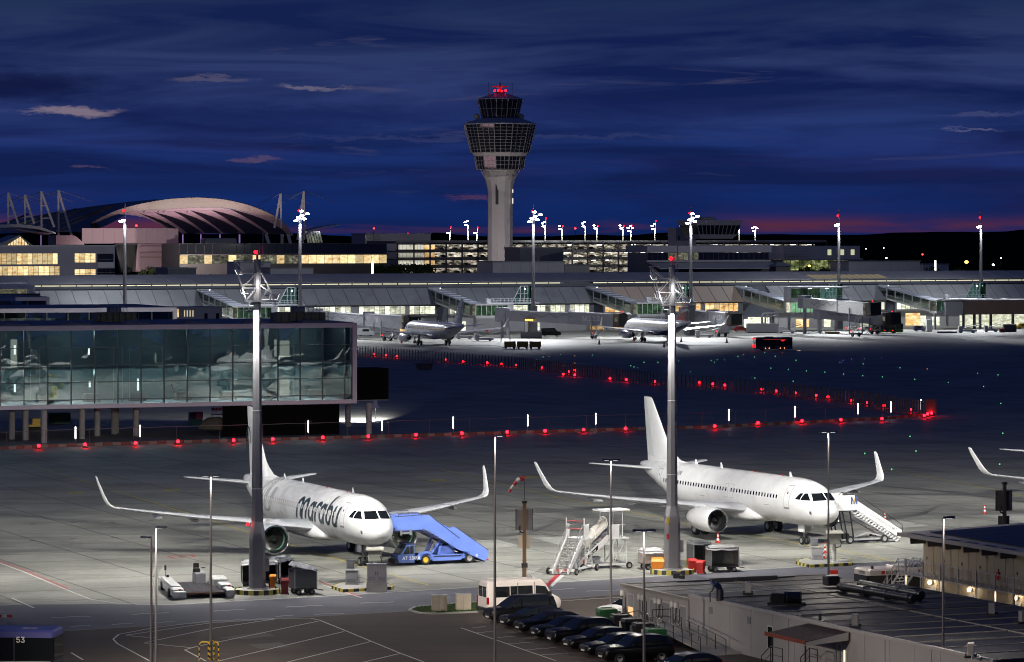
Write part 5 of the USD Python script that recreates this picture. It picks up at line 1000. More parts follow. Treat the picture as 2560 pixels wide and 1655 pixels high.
# ---------------------------------------------------------------- the roofed forum with its tent arch, far left
def curve(pts, n=26):
    p = np.array(pts, float); s = np.r_[0, np.cumsum(np.hypot(*np.diff(p, axis=0).T))]; q = np.linspace(0, s[-1], n); return np.stack([PchipInterpolator(s, p[:, k])(q) for k in (0, 1)], 1)
arch = thing('tent_roof', 'huge arched tent roof lit pink from inside at the far left', 'roof', (0, 1110, 0))
def P3(px, py): return V(px, py, 1110 + max(0, py - 524) * .85) - np.array([0, 1110, 0])
def strip(A, B, n=26): a, b = curve(A, n), curve(B, n); P = [P3(*q) for q in a] + [P3(*q) for q in b]; return MB().add(P, [[i, i + 1, n + i + 1, n + i] for i in range(n - 1)])
mem = paint('roof_membrane', (.62, .56, .50), .6, var=.05, scale=.1); mem_dark = paint('roof_glazing_dark', (.035, .03, .045), .4); mem_pink = paint('pink_lining', (.66, .55, .58), .7, var=.05, scale=.1); blue_roof = paint('glass_roof_blue', (.055, .06, .10), .25); rib_dark = paint('roof_rib_dark', (.02, .02, .03), .5)
OUT = [(196, 582), (250, 545), (310, 520), (370, 506), (430, 497), (490, 494), (545, 497), (600, 507), (660, 527), (700, 550), (732, 590)]
INN = [(196, 582.5), (240, 557), (300, 534), (350, 526), (430, 522), (490, 519), (545, 519), (600, 526), (650, 543), (690, 562), (722, 590)]
fas = strip(OUT, INN, 40); v, f = fas.arrays(); part(arch, 'arch_fascia', MB().add(np.vstack([v, v + [0, 3.0, .2]]), np.vstack([f, f + len(v), [[i, i + 1, len(v) + i + 1] for i in range(39)], [[i, len(v) + i + 1, len(v) + i] for i in range(39)]])), mem, True)
TOPS = [(347, 533), (386, 531), (434, 528), (475, 526), (528, 525), (578, 524)]
LO = [(440, 582), (468, 583), (512, 583), (560, 584), (614, 584), (674, 585)]; RI = [(455, 584), (508, 583.5), (553, 584), (606, 584), (664, 584.5), (722, 588)]
def bow(a, b, k): return [a, (a[0] + (b[0] - a[0]) * .4, a[1] + (b[1] - a[1]) * (.4 - k)), (a[0] + (b[0] - a[0]) * .75, a[1] + (b[1] - a[1]) * (.75 - k)), b]
edges = []
for i in range(6):
    a = bow(TOPS[i], LO[i], .06); b = bow(TOPS[i], RI[i], .16); part(arch, 'dark_bay', strip(a, b), mem_dark, True); edges.append((a, b))
for i in range(7):                                  # the pale ribs between the bays
    left = edges[i - 1][1] if i else [(300, 536), (350, 541), (405, 566), (432, 592)]
    right = edges[i][0] if i < 6 else [(650, 545), (690, 563), (715, 578), (723, 589)]
    if i == 6: left = edges[5][1]; right = [(600, 526.5), (650, 543.5), (690, 562.5), (722, 590)]
    part(arch, 'rib', strip(left, right), mem_pink, True)
part(arch, 'lining', strip([(300, 534.3), (350, 526.3), (430, 522.3), (490, 519.3), (545, 519.3), (578, 523)], [(300, 535.5), (347, 532.8), (434, 527.8), (475, 525.8), (528, 524.8), (578, 523.8)], 20), mem_pink, True)
part(arch, 'glass_roof', MB().add(np.vstack([[V(px, py, 1160) - [0, 1110, 0] for px, py in curve([(-40, 566), (80, 541), (200, 520), (300, 507), (400, 497)], 20)], [V(px, py, 1135) - [0, 1110, 0] for px, py in curve([(-40, 585), (60, 582), (150, 579), (196, 580), (330, 523)], 20)]]), [[i, i + 1, 21 + i, 20 + i] for i in range(19)]), blue_roof, True)
for (x0, y0), (x1, y1) in (((60, 565), (190, 522)), ((85, 570), (235, 517)), ((110, 574), (283, 513)), ((140, 578), (283, 514)), ((20, 556), (70, 535)), ((15, 570), (145, 530))):
    part(arch, 'roof_rib', MB().bar(V(x0, y0, 1133) - [0, 1110, 0], V(x1, y1, 1140) - [0, 1110, 0], .7, .5), rib_dark)
for px in (455, 500, 548, 597): part(arch, 'light_post', MB().bx(*sorted((V(px, 0, 1168)[0], V(px + 3, 0, 1168)[0])), 58, 59, V(0, 608, 1168)[2], V(0, 586, 1168)[2]), glow('violet_tube', (.55, .32, .85), .38))
for px in (350, 386, 458, 400): a = V(px, 514, 1112) - [0, 1110, 0]; b = V(px + 9, 531, 1112) - [0, 1110, 0]; c = V(px + 22, 513, 1112) - [0, 1110, 0]; part(arch, 'v_strut', MB().bar(a, b, .25).bar(b, c, .25), mid_grey)
for px, w in ((665, 30), (720, 26), (1 + 622, 0)):
    if w: part(arch, 'raking_leg', MB().bar(V(px, 585, 1105) - [0, 1110, 0], V(px + w * .85, 668, 1105) - [0, 1110, 0], 1.0).bar(V(px + w + 10, 585, 1105) - [0, 1110, 0], V(px + w + 10, 670, 1105) - [0, 1110, 0], .8), pale_metal, kind='stuff')
fx = RL = UsdLux.RectLight.Define(stage, str(arch.GetPath()) + '/pink_uplight'); RL.CreateWidthAttr(36); RL.CreateHeightAttr(10); RL.CreateIntensityAttr(2.2); RL.CreateColorAttr(Gf.Vec3f(1.0, .62, .72)); look_along(RL, V(470, 640, 1112) - [0, 1110, 0], (.12, .55, .9))
disk_light(arch, V(330, 660, 1040) - [0, 1110, 0], (-.1, .8, .42), 4000, .5, (1.0, .86, .78)); disk_light(arch, V(520, 650, 1050) - [0, 1110, 0], (.0, .8, .55), 4500, .5, (1.0, .80, .72))
def pylon(label, px, py, w, yb):
    Y = 1120; t = thing('roof_pylon', label, 'pylon', (0, Y, 0)); o = np.array([0, Y, 0]); A = V(px, py, Y) - o
    part(t, 'leg', MB().bar(A, V(px + 1, yb, Y) - o, .55), pale_metal); part(t, 'raking_leg', MB().bar(A, V(px + w, yb, Y) - o, .7), pale_metal)
    for q in (.4, .75): part(t, 'cross_bar', MB().bar(V(px + 1, py + (yb - py) * q, Y) - o, V(px + w * q, py + (yb - py) * q, Y) - o, .35), pale_metal)
    m = MB(); [m.tube([A, V(px + dx, py + dy, Y + 20) - o], .07, 4) for dx, dy in ((-60, 25), (90, 30), (-110, 60))]; part(t, 'stay_cable', m, pale_metal, kind='stuff')
for l, px, py, w, yb in (('outermost left pylon of the tent roof', 20, 482, 26, 560), ('pale slender pylon behind the second one', 62, 487, 24, 560), ('third pylon of the tent roof from the left', 103, 478, 33, 568), ('pylon in front, standing on the dark cross beam', 146, 476, 40, 612), ('thin pylon right of the arch behind the far mast', 760, 478, -16, 600), ('faint pylon at the right shoulder of the arch', 702, 484, -16, 570)): pylon(l, px, py, w, yb)
fb = FarBox(183, 440, 1090); t = far_thing('pink_wall_hall', 'long pink lit curved wall under the tent roof', 'building', fb)
pw = paint('pink_wall', (.36, .27, .30), .7, var=.05, scale=.1); part(t, 'upper_wall', MB().bx(fb.x(205), fb.x(432), 0, 1.0, fb.z(609), fb.z(570)), pw)
for k in range(9): part(t, 'wall_panel', MB().bx(fb.x(205) + k * 3.6, fb.x(205) + k * 3.6 + 3.5, -.12, -.02, fb.z(609), fb.z(571)), pw)
part(t, 'lower_wall', MB().loft([[(fb.x(332), -3, fb.z(680)), (fb.x(428), -3, fb.z(680)), (fb.x(428), 2, fb.z(680)), (fb.x(332), 2, fb.z(680))], [(fb.x(341), -1, fb.z(610)), (fb.x(427), -1, fb.z(610)), (fb.x(427), 2, fb.z(610)), (fb.x(341), 2, fb.z(610))]], True), pw)
for py in (614, 630, 642): part(t, 'louvre', MB().bx(fb.x(345), fb.x(424), -3.4, -2.6, fb.z(py) - .3, fb.z(py)), paint('pink_dark', (.24, .15, .17), .7))
part(t, 'dark_gate', MB().loft([[(fb.x(300), -2, fb.z(682)), (fb.x(325), -2, fb.z(682)), (fb.x(325), 0, fb.z(682)), (fb.x(300), 0, fb.z(682))], [(fb.x(283), -2, fb.z(609)), (fb.x(340), -2, fb.z(609)), (fb.x(340), 0, fb.z(609)), (fb.x(283), 0, fb.z(609))]], True), dark_glass)
part(t, 'slanted_glass', MB().quad((fb.x(437), -3, fb.z(672)), (fb.x(470), -3, fb.z(672)), (fb.x(459), -1, fb.z(611)), (fb.x(428), -1, fb.z(611))), room('slant_glass', [(.35, (.05, .05, .08)), (.52, (.3, .3, .36)), (.66, (.9, .9, 1)), (.8, (1, 1, 1))], .75, (.45, .45, .35), 4))
for px, w, i in ((200, 60, 0),): RL = UsdLux.RectLight.Define(stage, str(t.GetPath()) + '/pink_wash'); RL.CreateWidthAttr(60); RL.CreateHeightAttr(3); RL.CreateIntensityAttr(1.1); RL.CreateColorAttr(Gf.Vec3f(1.0, .68, .80)); look_along(RL, (fb.x(320), -14, fb.z(612) + 1.5), (0, 1, .35))
# dark long glazed building below the arch
fb = FarBox(452, 860, 1075); t = far_thing('long_dark_building', 'long dark glazed building below the right half of the arch', 'building', fb)
part(t, 'body', MB().bx(0, fb.L, .5, 20, 0, fb.z(609)), dark_wall); part(t, 'roof_plant', MB().cham(fb.x(515), fb.x(598), 2, 6, fb.z(609), fb.z(595), .4), mid_grey)
for r_, (ya, yb) in enumerate(((625, 612), (640, 628), (657, 642))):
    for k in range(30):
        a = k * fb.L / 30; lit = r_ == 2 and (k in (6, 7) or k in (24, 25, 26) or k >= 28); part(t, 'window', MB().bx(a + .1, a + fb.L / 30 - .1, .3, .42, fb.z(ya), fb.z(yb)), office_warm if lit and k > 26 else room_dim if lit else dark_glass)
    part(t, 'ledge', MB().bx(0, fb.L, -.2, .4, fb.z(ya + 1.2), fb.z(ya)), dark_wall)
# office building at far left with warm windows
fb = FarBox(-60, 304, 960); t = far_thing('office_building', 'grey office building with warmly lit window bands at the far left', 'building', fb)
zt2 = fb.z(617); g1 = (0, fb.z(661), fb.x(145), fb.z(634)); g2 = (0, fb.z(690), fb.x(150), fb.z(666)); g3 = (fb.x(187), fb.z(657), fb.x(240), fb.z(634)); g4 = (fb.x(187), fb.z(690), fb.x(240), fb.z(674))
holes = [(0, g1[1], g1[2], g1[3]), (0, g2[1], g2[2], g2[3]), g3, g4, (fb.x(243), fb.z(656), fb.x(284), fb.z(635)), (fb.x(243), fb.z(688), fb.x(288), fb.z(672))]
part(t, 'wall', wall_with(MB(), 0, fb.L - 2, 0, zt2, 0, .5, holes), night_wall); part(t, 'core', MB().bx(0, fb.L - 2, 3.4, 14, 0, zt2 - .1), dark_wall); part(t, 'roof', MB().bx(-.2, fb.L - 1.8, -.3, 14, zt2, zt2 + .4), pale_metal)
for (a, za, b, zb) in holes:
    n_ = max(2, round((b - a) / 1.5)); lk = dark_glass if a > fb.x(241) else office_warm
    for k in range(n_):
        q = a + k * (b - a) / n_; part(t, 'window_pane', MB().bx(q + .06, q + (b - a) / n_ - .06, .36, .42, za, zb), lk)
    part(t, 'transom', MB().bx(a, b, .3, .36, za + (zb - za) * .28, za + (zb - za) * .28 + .08), mid_grey)
part(t, 'spandrel', MB().bx(fb.x(243), fb.x(284), -.25, 0, fb.z(670), fb.z(657)), pale_panel)
fb = FarBox(5, 82, 985); t = far_thing('gabled_roof', 'gabled glass roof with lit end behind the office building', 'building', fb)
part(t, 'roof', MB().side([(-3, fb.z(618)), (fb.x(52), fb.z(588)), (fb.L + 1, fb.z(618))], 1, 14), blue_roof); part(t, 'lit_gable', MB().side([(fb.x(14), fb.z(616)), (fb.x(52), fb.z(592)), (fb.x(77), fb.z(616))], .7, .8), office_warm)
m = MB(); [m.bx(fb.x(q), fb.x(q) + .12, .5, .68, fb.z(617), fb.z(617 - (q - 8) * .62 if q < 52 else 617 - (84 - q) * .85)) for q in range(20, 80, 7)]; part(t, 'glazing_bars', m, dark_wall, kind='stuff')
fb = FarBox(-30, 150, 1060); t = far_thing('canopy_roof', 'low curved canopy with violet lit underside at the far left', 'roof', fb)
pts = [(fb.x(p), fb.z(y)) for p, y in ((-20, 563), (50, 560), (100, 566), (140, 582), (140, 585), (95, 573), (50, 568), (-20, 570))]; part(t, 'canopy', MB().side(pts, 0, 12), pale_metal); part(t, 'underside', MB().side([(fb.x(-20), fb.z(575)), (fb.x(50), fb.z(573)), (fb.x(130), fb.z(586)), (fb.x(130), fb.z(587)), (fb.x(50), fb.z(575)), (fb.x(-20), fb.z(577))], 2, 10), paint('pink_dark', (.24, .15, .17), .7))
for px in (104, 135): part(t, 'violet_post', MB().bx(fb.x(px), fb.x(px + 2), 1, 1.4, fb.z(618), fb.z(588)), glow('violet_tube', (.55, .32, .85), .38))
fb = FarBox(140, 212, 1050); t = far_thing('dome_hall', 'dark red rounded roof below the front pylon', 'building', fb); part(t, 'roof', MB().side([(0, fb.z(612))] + [(fb.x(140 + 72 * q), fb.z(612 - 24 * math.sin(PI / 2 * min(1, (1 - q) * 2.2)))) for q in np.linspace(0, 1, 12)], 0, 9), paint('plum_roof', (.10, .045, .07), .4))
# small arch at the right of the tent
fb = FarBox(762, 845, 1150); t = far_thing('small_arch', 'smaller pale arched roof with slanted lit glazing right of the tent roof', 'roof', fb)
part(t, 'arch_band', MB().side([(fb.x(p), fb.z(y)) for p, y in ((762, 586), (780, 574), (810, 566), (850, 561), (850, 563.5), (812, 569), (783, 577), (768, 588))], 0, 8), pale_metal)
for k in range(6): part(t, 'slanted_pane', MB().quad((fb.x(772 + k * 6.5), 1, fb.z(607)), (fb.x(777 + k * 6.5), 1, fb.z(607)), (fb.x(770 + k * 6.5), 1, fb.z(578)), (fb.x(765 + k * 6.5), 1, fb.z(578))), room('slant_glass2', [(.35, (.05, .06, .05)), (.55, (.3, .33, .25)), (.75, (.7, .75, .55))], .6, (.6, .6, .5)))
# lamps scattered in the distance at the right
for i, (px, py, Y, l, col, s) in enumerate(((2416, 655, 1500, 'orange street lamp glowing among dark trees', (1, .35, .08), .9), (2483, 662, 1500, 'white street lamp among dark trees at right', (1, .95, .8), .6), (2023, 665, 1090, 'orange lamp in front of the lit lobby', (1, .4, .08), .5), (2306, 636, 1300, 'red lamp on a thin mast at right', (1, .03, .03), .4), (2308, 670, 1300, 'low red lamp at the end of the flat hall', (1, .03, .03), .5), (2165, 622, 2200, 'faint white lamp in the dark woods, left one', (1, 1, .8), .35), (2209, 620, 2200, 'faint white lamp in the dark woods, right one', (1, 1, .8), .4), (1020, 584, 1500, 'red lamp over the grey block', (1, .03, .03), .4), (935, 571, 1300, 'red lamp on the hill line left of the tower', (1, .03, .03), .4), (1438, 571, 1800, 'red lamp on a distant crane', (1, .03, .03), .6), (341, 564, 1200, 'red lamp under the tent arch', (1, .03, .03), .45), (2216, 645, 1400, 'small pale lamp on a bracket behind the flat hall', (1, .95, .85), .35), (2502, 645, 1500, 'small pale lamp on a bracket at far right', (1, .95, .85), .3))):
    b = gp(px, Y); h = H - (py - CY) * Y / F; t = thing('distant_lamp', l, 'lamp post', (*b, 0)); part(t, 'post', MB().cyl((0, 0, 0), (0, 0, h), .12, n=6), dark_steel); part(t, 'lamp', MB().sphere((0, -.2, h), s, 1, (1, 1, .8)), glow('far_lamp_%d' % i, col, 6.0))
b = gp(2338, 1120); t = thing('tube_lamp_post', 'bright white vertical tube lamp behind the pier at right', 'lamp post', (*b, 0)); part(t, 'tube', MB().cyl((0, 0, V(0, 690, 1120)[2]), (0, 0, V(0, 651, 1120)[2]), .3, n=8), tube_glow, 40); part(t, 'post', MB().cyl((0, 0, 0), (0, 0, V(0, 690, 1120)[2]), .2, n=8), steel)
b = gp(931, 1010); t = thing('tube_lamp_post', 'pale tube lamp in front of the yellow lit hall', 'lamp post', (*b, 0)); part(t, 'tube', MB().cyl((0, 0, V(0, 684, 1010)[2]), (0, 0, V(0, 653, 1010)[2]), .22, n=8), lens_glow, 40); part(t, 'post', MB().cyl((0, 0, 0), (0, 0, V(0, 684, 1010)[2]), .2, n=8), steel)
# ---------------------------------------------------------------- lights let into the taxiways
dots = [(1358, 895), (1373, 894), (1401, 889), (1437, 892), (1437, 910), (1481, 890), (1577, 917), (1585, 920), (1594, 922), (1610, 908), (1645, 908), (1696, 905), (1726, 932), (1778, 904), (1786, 908), (1793, 901), (1811, 901), (1845, 893), (1858, 889), (1886, 895), (1912, 884), (1938, 893), (1956, 884), (1990, 903), (1927, 923), (1971, 926), (2016, 930), (2062, 933), (2099, 908), (2104, 909), (2108, 903), (2129, 900), (2158, 912), (2161, 899), (2204, 897), (2250, 922), (2109, 938), (2157, 942), (2206, 945), (2287, 951), (2318, 925), (2444, 936), (2495, 940), (2371, 959), (2459, 969), (1887, 948), (1983, 956), (2502, 1012), (2507, 1087), (2275, 1095), (2290, 1132), (2499, 1165), (2229, 1178), (2162, 1138)]
cols = {'green': (.2, 1, .45), 'blue': (.12, .12, 1), 'amber': (1, .35, .1)}; tl = {}
for i, (px, py) in enumerate(dots):
    c = 'blue' if px in (1594, 2099, 2104, 2129, 2204, 2108, 2364) else 'amber' if px in (1373, 1437, 1956, 1858, 2318) else 'green'; loc = G(px, py)
    lab = f'tiny {c} light let into the dark taxiway'
    if c not in tl:
        t = thing('taxiway_light', lab, 'taxiway light', loc, 0, f'{c} taxiway lights'); tl[c] = t; s = .095; part(t, 'housing', MB().cyl((0, 0, 0), (0, 0, .1), .18, n=10), dark_steel); part(t, 'lamp', MB().sphere((0, 0, .22), s, 1), glow('taxi_' + c, cols[c], .8))
    else: dup(tl[c], loc, 0, lab)
# ---------------------------------------------------------------- glazed terminal wing on pillars, left
WL, WR = np.array([*gp(0, 450.0)]), np.array([*gp(891, 468.0)]); wa = math.atan2(*(WR - WL)[::-1]); wf = Frame(WR, wa)      # local x = 0 at its right end, negative to the left
frame_purple = paint('wing_frame', (.6, .56, .62), .5, .1, .06, .3); roof_blue = paint('wing_roof', (.14, .15, .2), .5, var=.1, scale=.3)
facade = pane_look('facade_glass', (.34, .42, .44), 1.55, .006, .4, .23); mull_look = paint('facade_mullion', (.03, .035, .04), .4)
def wing(label, fr, Lw, z0, z1, cols, name='terminal_wing', main=False, depth=26, band=.62):
    t = thing(name, label, 'terminal', fr.o, fr.a)
    part(t, 'roof_edge', MB().bx(-Lw, 0, -.25, depth, z1 - band, z1), frame_purple); part(t, 'roof', MB().bx(-Lw + .3, -.3, .5, depth - .3, z1 - .05, z1 + .08), roof_blue)
    part(t, 'floor_edge', MB().bx(-Lw, 0, -.25, depth, z0, z0 + band * .9), frame_purple); part(t, 'end_frame', MB().bx(-.62, 0, -.27, depth, z0, z1), frame_purple)
    part(t, 'rear_wall', MB().bx(-Lw, -.6, depth * .62, depth * .62 + .3, z0, z1 - .3), mid_grey); part(t, 'end_wall', MB().bx(-1.2, -.65, 1.0, depth, z0, z1), dark_wall)
    ze = [z0 + band * .9, z0 + band * .9 + .62]; n = 4 if main else 1
    ze += [ze[1] + (z1 - band - ze[1]) * (k + 1) / n for k in range(n)]
    e = -.7 - np.array(cols)
    for i in range(len(e) - 1):
        for k in range(len(ze) - 1):
            a, b = e[i + 1] + .05, e[i] - .05; tl_ = rg.normal(size=4) * (.003 if main else .003)
            part(t, 'pane', MB().quad((a, tl_[0], ze[k] + .04), (b, tl_[1], ze[k] + .04), (b, tl_[2], ze[k + 1] - .04), (a, tl_[3], ze[k + 1] - .04)), facade)
    for x in e: part(t, 'mullion', MB().bx(x - .07, x + .07, -.12, .16, ze[0], ze[-1]), mull_look)
    for z in ze[1:-1]: part(t, 'transom', MB().bx(e[-1], e[0], -.08, .12, z - .045, z + .045), mull_look)
    return t, ze
cols = [0.0, 1.0] + [1.0 + 3.2 * k for k in range(1, 26)]
zb, zt_ = wf.z(0, 0, 1008), wf.z(0, 0, 807)
wing0, ze = wing('glazed terminal wing raised on pillars at the left edge', wf, 84, zb, zt_, cols, main=True)
inside_floor = paint('inside_floor', (.10, .12, .12), .5)
part(wing0, 'upper_floor', MB().bx(-84, -1.4, .7, 16, zb + 5.2, zb + 5.5), inside_floor); part(wing0, 'inside_partition', MB().bx(-84, -1.4, 10, 10.2, zb + .6, zt_ - .7), paint('inside_wall', (.11, .13, .14), .6))
def wx(px): return wf.X(px)
tl = glow('inside_tube', (1, .98, .9), 3.0); cl = room('inside_cool', [(.3, (.04, .05, .05)), (.5, (.25, .28, .24)), (.7, (.8, .85, .7))], .5, (.9, .9, 1.2))
for px, a, b in ((46, 864, 888), (46, 962, 982), (234, 955, 970), (355, 948, 978), (232, 872, 888)): part(wing0, 'tube_light', MB().bx(wx(px) - .12, wx(px) + .12, 2.0, 2.15, wf.z(wx(px), 0, b), wf.z(wx(px), 0, a)), tl)
for px, w, a, b in ((714, 24, 853, 894), (714, 24, 950, 992), (38, 16, 850, 925), (700, 6, 850, 893)): part(wing0, 'lit_doorway', MB().bx(wx(px), wx(px + w), 2.6, 2.7, wf.z(wx(px), 0, b), wf.z(wx(px), 0, a)), glow('doorway', (.95, .93, .78), .62))
for px in (82, 105, 290, 312, 330, 412, 700, 742): part(wing0, 'inside_post', MB().bx(wx(px) - .05, wx(px) + .05, 1.2, 1.35, zb + .7, zt_ - 3), steel)
for k in range(12): x = -6 - k * 6.4; part(wing0, 'ceiling_strip', MB().bx(x, x + rg.uniform(1.5, 5), 6, 6.15, zb + 5.0, zb + 5.08), cl); part(wing0, 'desk', MB().cham(x + 1, x + 3.2, 5, 6.4, zb + .6, zb + 1.7, .08), paint('desk', (.12, .11, .1), .5))
for k in range(7):
    for z in (zb + 4.6, zt_ - 1.2): disk_light(wing0, (-5 - k * 11, 5, z), (0, .3, -1), 70 if z < zt_ - 3 else 26, .3, (.72, 1, .97), omni=True)  # added teal lights without fixtures, brightening the inside behind the glass
part(wing0, 'desk', MB().cham(wx(150), wx(162), 4, 5, ze[1], ze[1] + 1.6, .1), yellow_paint, label='yellow locker behind the glass')
for px0, px1, py, h in ((295, 404, 770, 10), (709, 843, 803, 12)):   # louvred plant on the roof
    a, b = wx(px0), wx(px1); y = 12 if px0 < 400 else 4; z = zt_ + .08
    rp = part(wing0, 'roof_plant', MB().bx(a + .3, b - .3, y + .3, y + 3, z, z + 1.3), black_paint); m = MB()
    for k in range(8): q = a + (b - a) * k / 7; m.bx(q - .04, q + .04, y, y + .08, z, z + 1.4)
    for q in (.1, .7, 1.36): m.bx(a, b, y + .02, y + .06, z + q, z + q + .05)
    part(rp, 'screen', m, dark_steel, kind='stuff'); part(rp, 'fan_box', MB().cham((a + b) / 2 - 1, (a + b) / 2 + .8, y + .6, y + 2, z + 1.3, z + 2.1, .15), roof_blue); part(rp, 'hoop_ladder', MB().tube([(b - 2.2, y, z + 1.3), (b - 2.1, y, z + 2.4), (b - 1.7, y, z + 2.4), (b - 1.6, y, z + 1.3)], .04).tube([(b - 3.4, y, z + 1.3), (b - 3.3, y, z + 2.4), (b - 2.9, y, z + 2.4), (b - 2.8, y, z + 1.3)], .04), steel, kind='stuff')
for k in range(9): x = -4 - k * 8.3; part(wing0, 'roof_hatch', MB().cham(x - 3.5, x, 1.2, 3.2, zt_ + .08, zt_ + .3, .08), roof_blue); part(wing0, 'roof_dome', MB().cham(x - 2.6, x - 1.2, 4, 5.4, zt_ + .08, zt_ + .55, .2), roof_blue)
for px, py in ((30, 1098), (110, 1108), (205, 1097), (285, 1085), (340, 1090), (64, 1100), (243, 1090), (290, 1083), (870, 1066), (922, 1085)):
    b = G(px, py); q = wf.u[:2]; d = b[:2] - wf.o[:2]; part(wing0, 'pillar', MB().cyl((d @ wf.u[:2], d @ wf.w[:2], 0), (d @ wf.u[:2], d @ wf.w[:2], zb + .05), .42, n=14), concrete_grey, 40)
part(wing0, 'end_box', MB().bx(.02, wx(971), -.1, 5, wf.z(0, 0, 1000), wf.z(0, 0, 922)), paint('hoarding_black', (.004, .004, .004), .9, spec=.1))
part(wing0, 'end_box_rim', MB().bx(0, wx(971) + .05, -.14, 5.05, wf.z(0, 0, 1002), wf.z(0, 0, 1000)), mid_grey)
for l, pxr, Yr, zt3 in (('second glazed terminal wing behind the raised one', 441, 574, 15.2), ('third glazed terminal wing, only its end showing', 123, 668, 15.2)):
    f2 = Frame(gp(pxr, Yr), wa); w2, _ = wing(l, f2, 80, 6.0, zt3, [3.6 * k for k in range(18)], band=.72)
    part(w2, 'inside_glow', MB().bx(-30, -20, 4, 4.1, 9, 13.5), cl)
f2 = Frame(gp(88, 871), wa); t = thing('white_wing_end', 'white rounded end of a distant terminal wing at the left edge', 'terminal', f2.o, wa)
rr = sg.box(-40, f2.z(0, 0, 760), 0, f2.z(0, 0, 708)).buffer(-1.2).buffer(1.2); m = trimesh.creation.extrude_polygon(rr.difference(sg.box(-60, f2.z(0, 0, 745), -1.7, f2.z(0, 0, 722))), 8, engine='earcut'); v = m.vertices
part(t, 'rounded_frame', MB().add(np.stack([v[:, 0], 8 - v[:, 2], v[:, 1]], 1), m.faces), white_paint); part(t, 'window_band', MB().bx(-40, -1.8, 1.5, 1.6, f2.z(0, 0, 745), f2.z(0, 0, 722)), room_dim); part(t, 'roof_plant', MB().bx(-40, .5, -3, -1, f2.z(0, 0, 744), f2.z(0, 0, 733)), black_paint)
# low service buildings behind the wing
fb = FarBox(433, 555, 700); t = far_thing('service_building', 'pale service building with small windows behind the left mast', 'building', fb); part(t, 'wall', MB().bx(0, fb.L, 0, 8, 0, fb.z(770)), pale_panel); part(t, 'roof', MB().bx(-.2, fb.L + .2, -.2, 8.2, fb.z(770), fb.z(768)), grey_paint)
for px in (437, 443): part(t, 'lit_window', MB().bx(fb.x(px), fb.x(px + 4), -.06, -.01, fb.z(793), fb.z(773)), room_warm)
for px in (460, 467, 474, 481): part(t, 'slit_window', MB().bx(fb.x(px), fb.x(px + 2.4), -.06, -.01, fb.z(792), fb.z(776)), glow('slit_lit', (1, .85, .6), .6))
for px in (511, 540): part(t, 'dark_window', MB().bx(fb.x(px), fb.x(px + 8), -.06, -.01, fb.z(800), fb.z(784)), dark_glass)

# ---------------------------------------------------------------- dark hoarding and building site under the wing
hf = Frame(G(557, 1092), wa); t = thing('hoarding', 'tall black site hoarding under the raised wing', 'fence', hf.o, wa); Lh = hf.X(847)
k = 13; hoard = paint('hoarding_black', (.004, .004, .004), .9, spec=.1)
for i in range(k): part(t, 'hoarding_panel', MB().bx(i * Lh / k + .03, (i + 1) * Lh / k - .03, (.03 if i % 2 else 0), .12, 0, 4.15), hoard)
for i in range(k + 1): part(t, 'fence_post', MB().bx(i * Lh / k - .06, i * Lh / k + .06, -.06, 0, 0, 4.4), hoard)
b = G(538, 1072); ico = trimesh.creation.icosphere(3, 1.0); v = ico.vertices.copy(); v *= (1 + .45 * (meshkit.fbm(v * 1.8 + 3, 4)[:, None] - .5)); v = v[:, :] * [2.3, 1.8, 1.7]; v[:, 2] = np.maximum(v[:, 2], -.05); solo('sand_heap', MB().add(v + b, ico.faces), paint('sand', (.42, .38, .31), .95, var=.2, scale=1.5, bump=.6, bscale=6), 'heap of pale sand under the raised wing', 'heap', smooth=True)
b = G(544, 1064); t = thing('site_barrier', 'red and white site barrier standing behind the sand heap', 'barrier', (b[0], b[1] + 1, 1.6), wa)
part(t, 'board', MB().bx(-1.05, 1.05, 0, .04, .55, .95), white_paint); part(t, 'lower_rail', MB().bx(-1.05, 1.05, 0, .04, -.15, .0), white_paint)
for i in range(4): part(t, 'red_field', MB().bx(-.85 + i * .48, -.62 + i * .48, -.015, -.002, .57, .93), red_paint)
for i in range(12): part(t, 'picket', MB().bx(-1.0 + i * .18, -.94 + i * .18, .005, .035, .0, .55), white_paint)
for s in (-.9, .9): part(t, 'foot', MB().bx(s - .08, s + .08, -.3, .35, -1.6, -1.5).bx(s - .03, s + .03, 0, .04, -1.5, -.15), black_rubber)
b = G(492, 1064); t = thing('site_crates', 'stacked dark and pink crates left of the sand heap', 'crate', b, wa); part(t, 'lower_crate', MB().cham(-.9, .9, 0, 1.4, 0, .95, .05), paint('teal', (.05, .18, .17), .6)); part(t, 'upper_crate', MB().cham(-.1, .95, 0, 1.3, .97, 1.95, .05), paint('pink_wrap', (.45, .12, .18), .6)); part(t, 'dark_crate', MB().cham(-.95, -.14, .1, 1.2, .97, 1.9, .05), dark_grey)
b = G(150, 1062); t = thing('green_container', 'dark green container between the pillars of the wing', 'container', b, wa); part(t, 'shell', MB().cham(-1.6, 1.6, 0, 2.2, .15, 1.7, .1), paint('dark_green', (.015, .07, .025), .6)); part(t, 'side_rib', MB().bx(-1.2, -1.1, -.08, 0, .2, 1.6).bx(1.1, 1.2, -.08, 0, .2, 1.6).bx(-.05, .05, -.08, 0, .2, 1.6), paint('dark_green', (.015, .07, .025), .6), kind='stuff'); part(t, 'white_sign', MB().bx(-2.6, -1.8, .2, .25, .9, 1.7), white_paint)
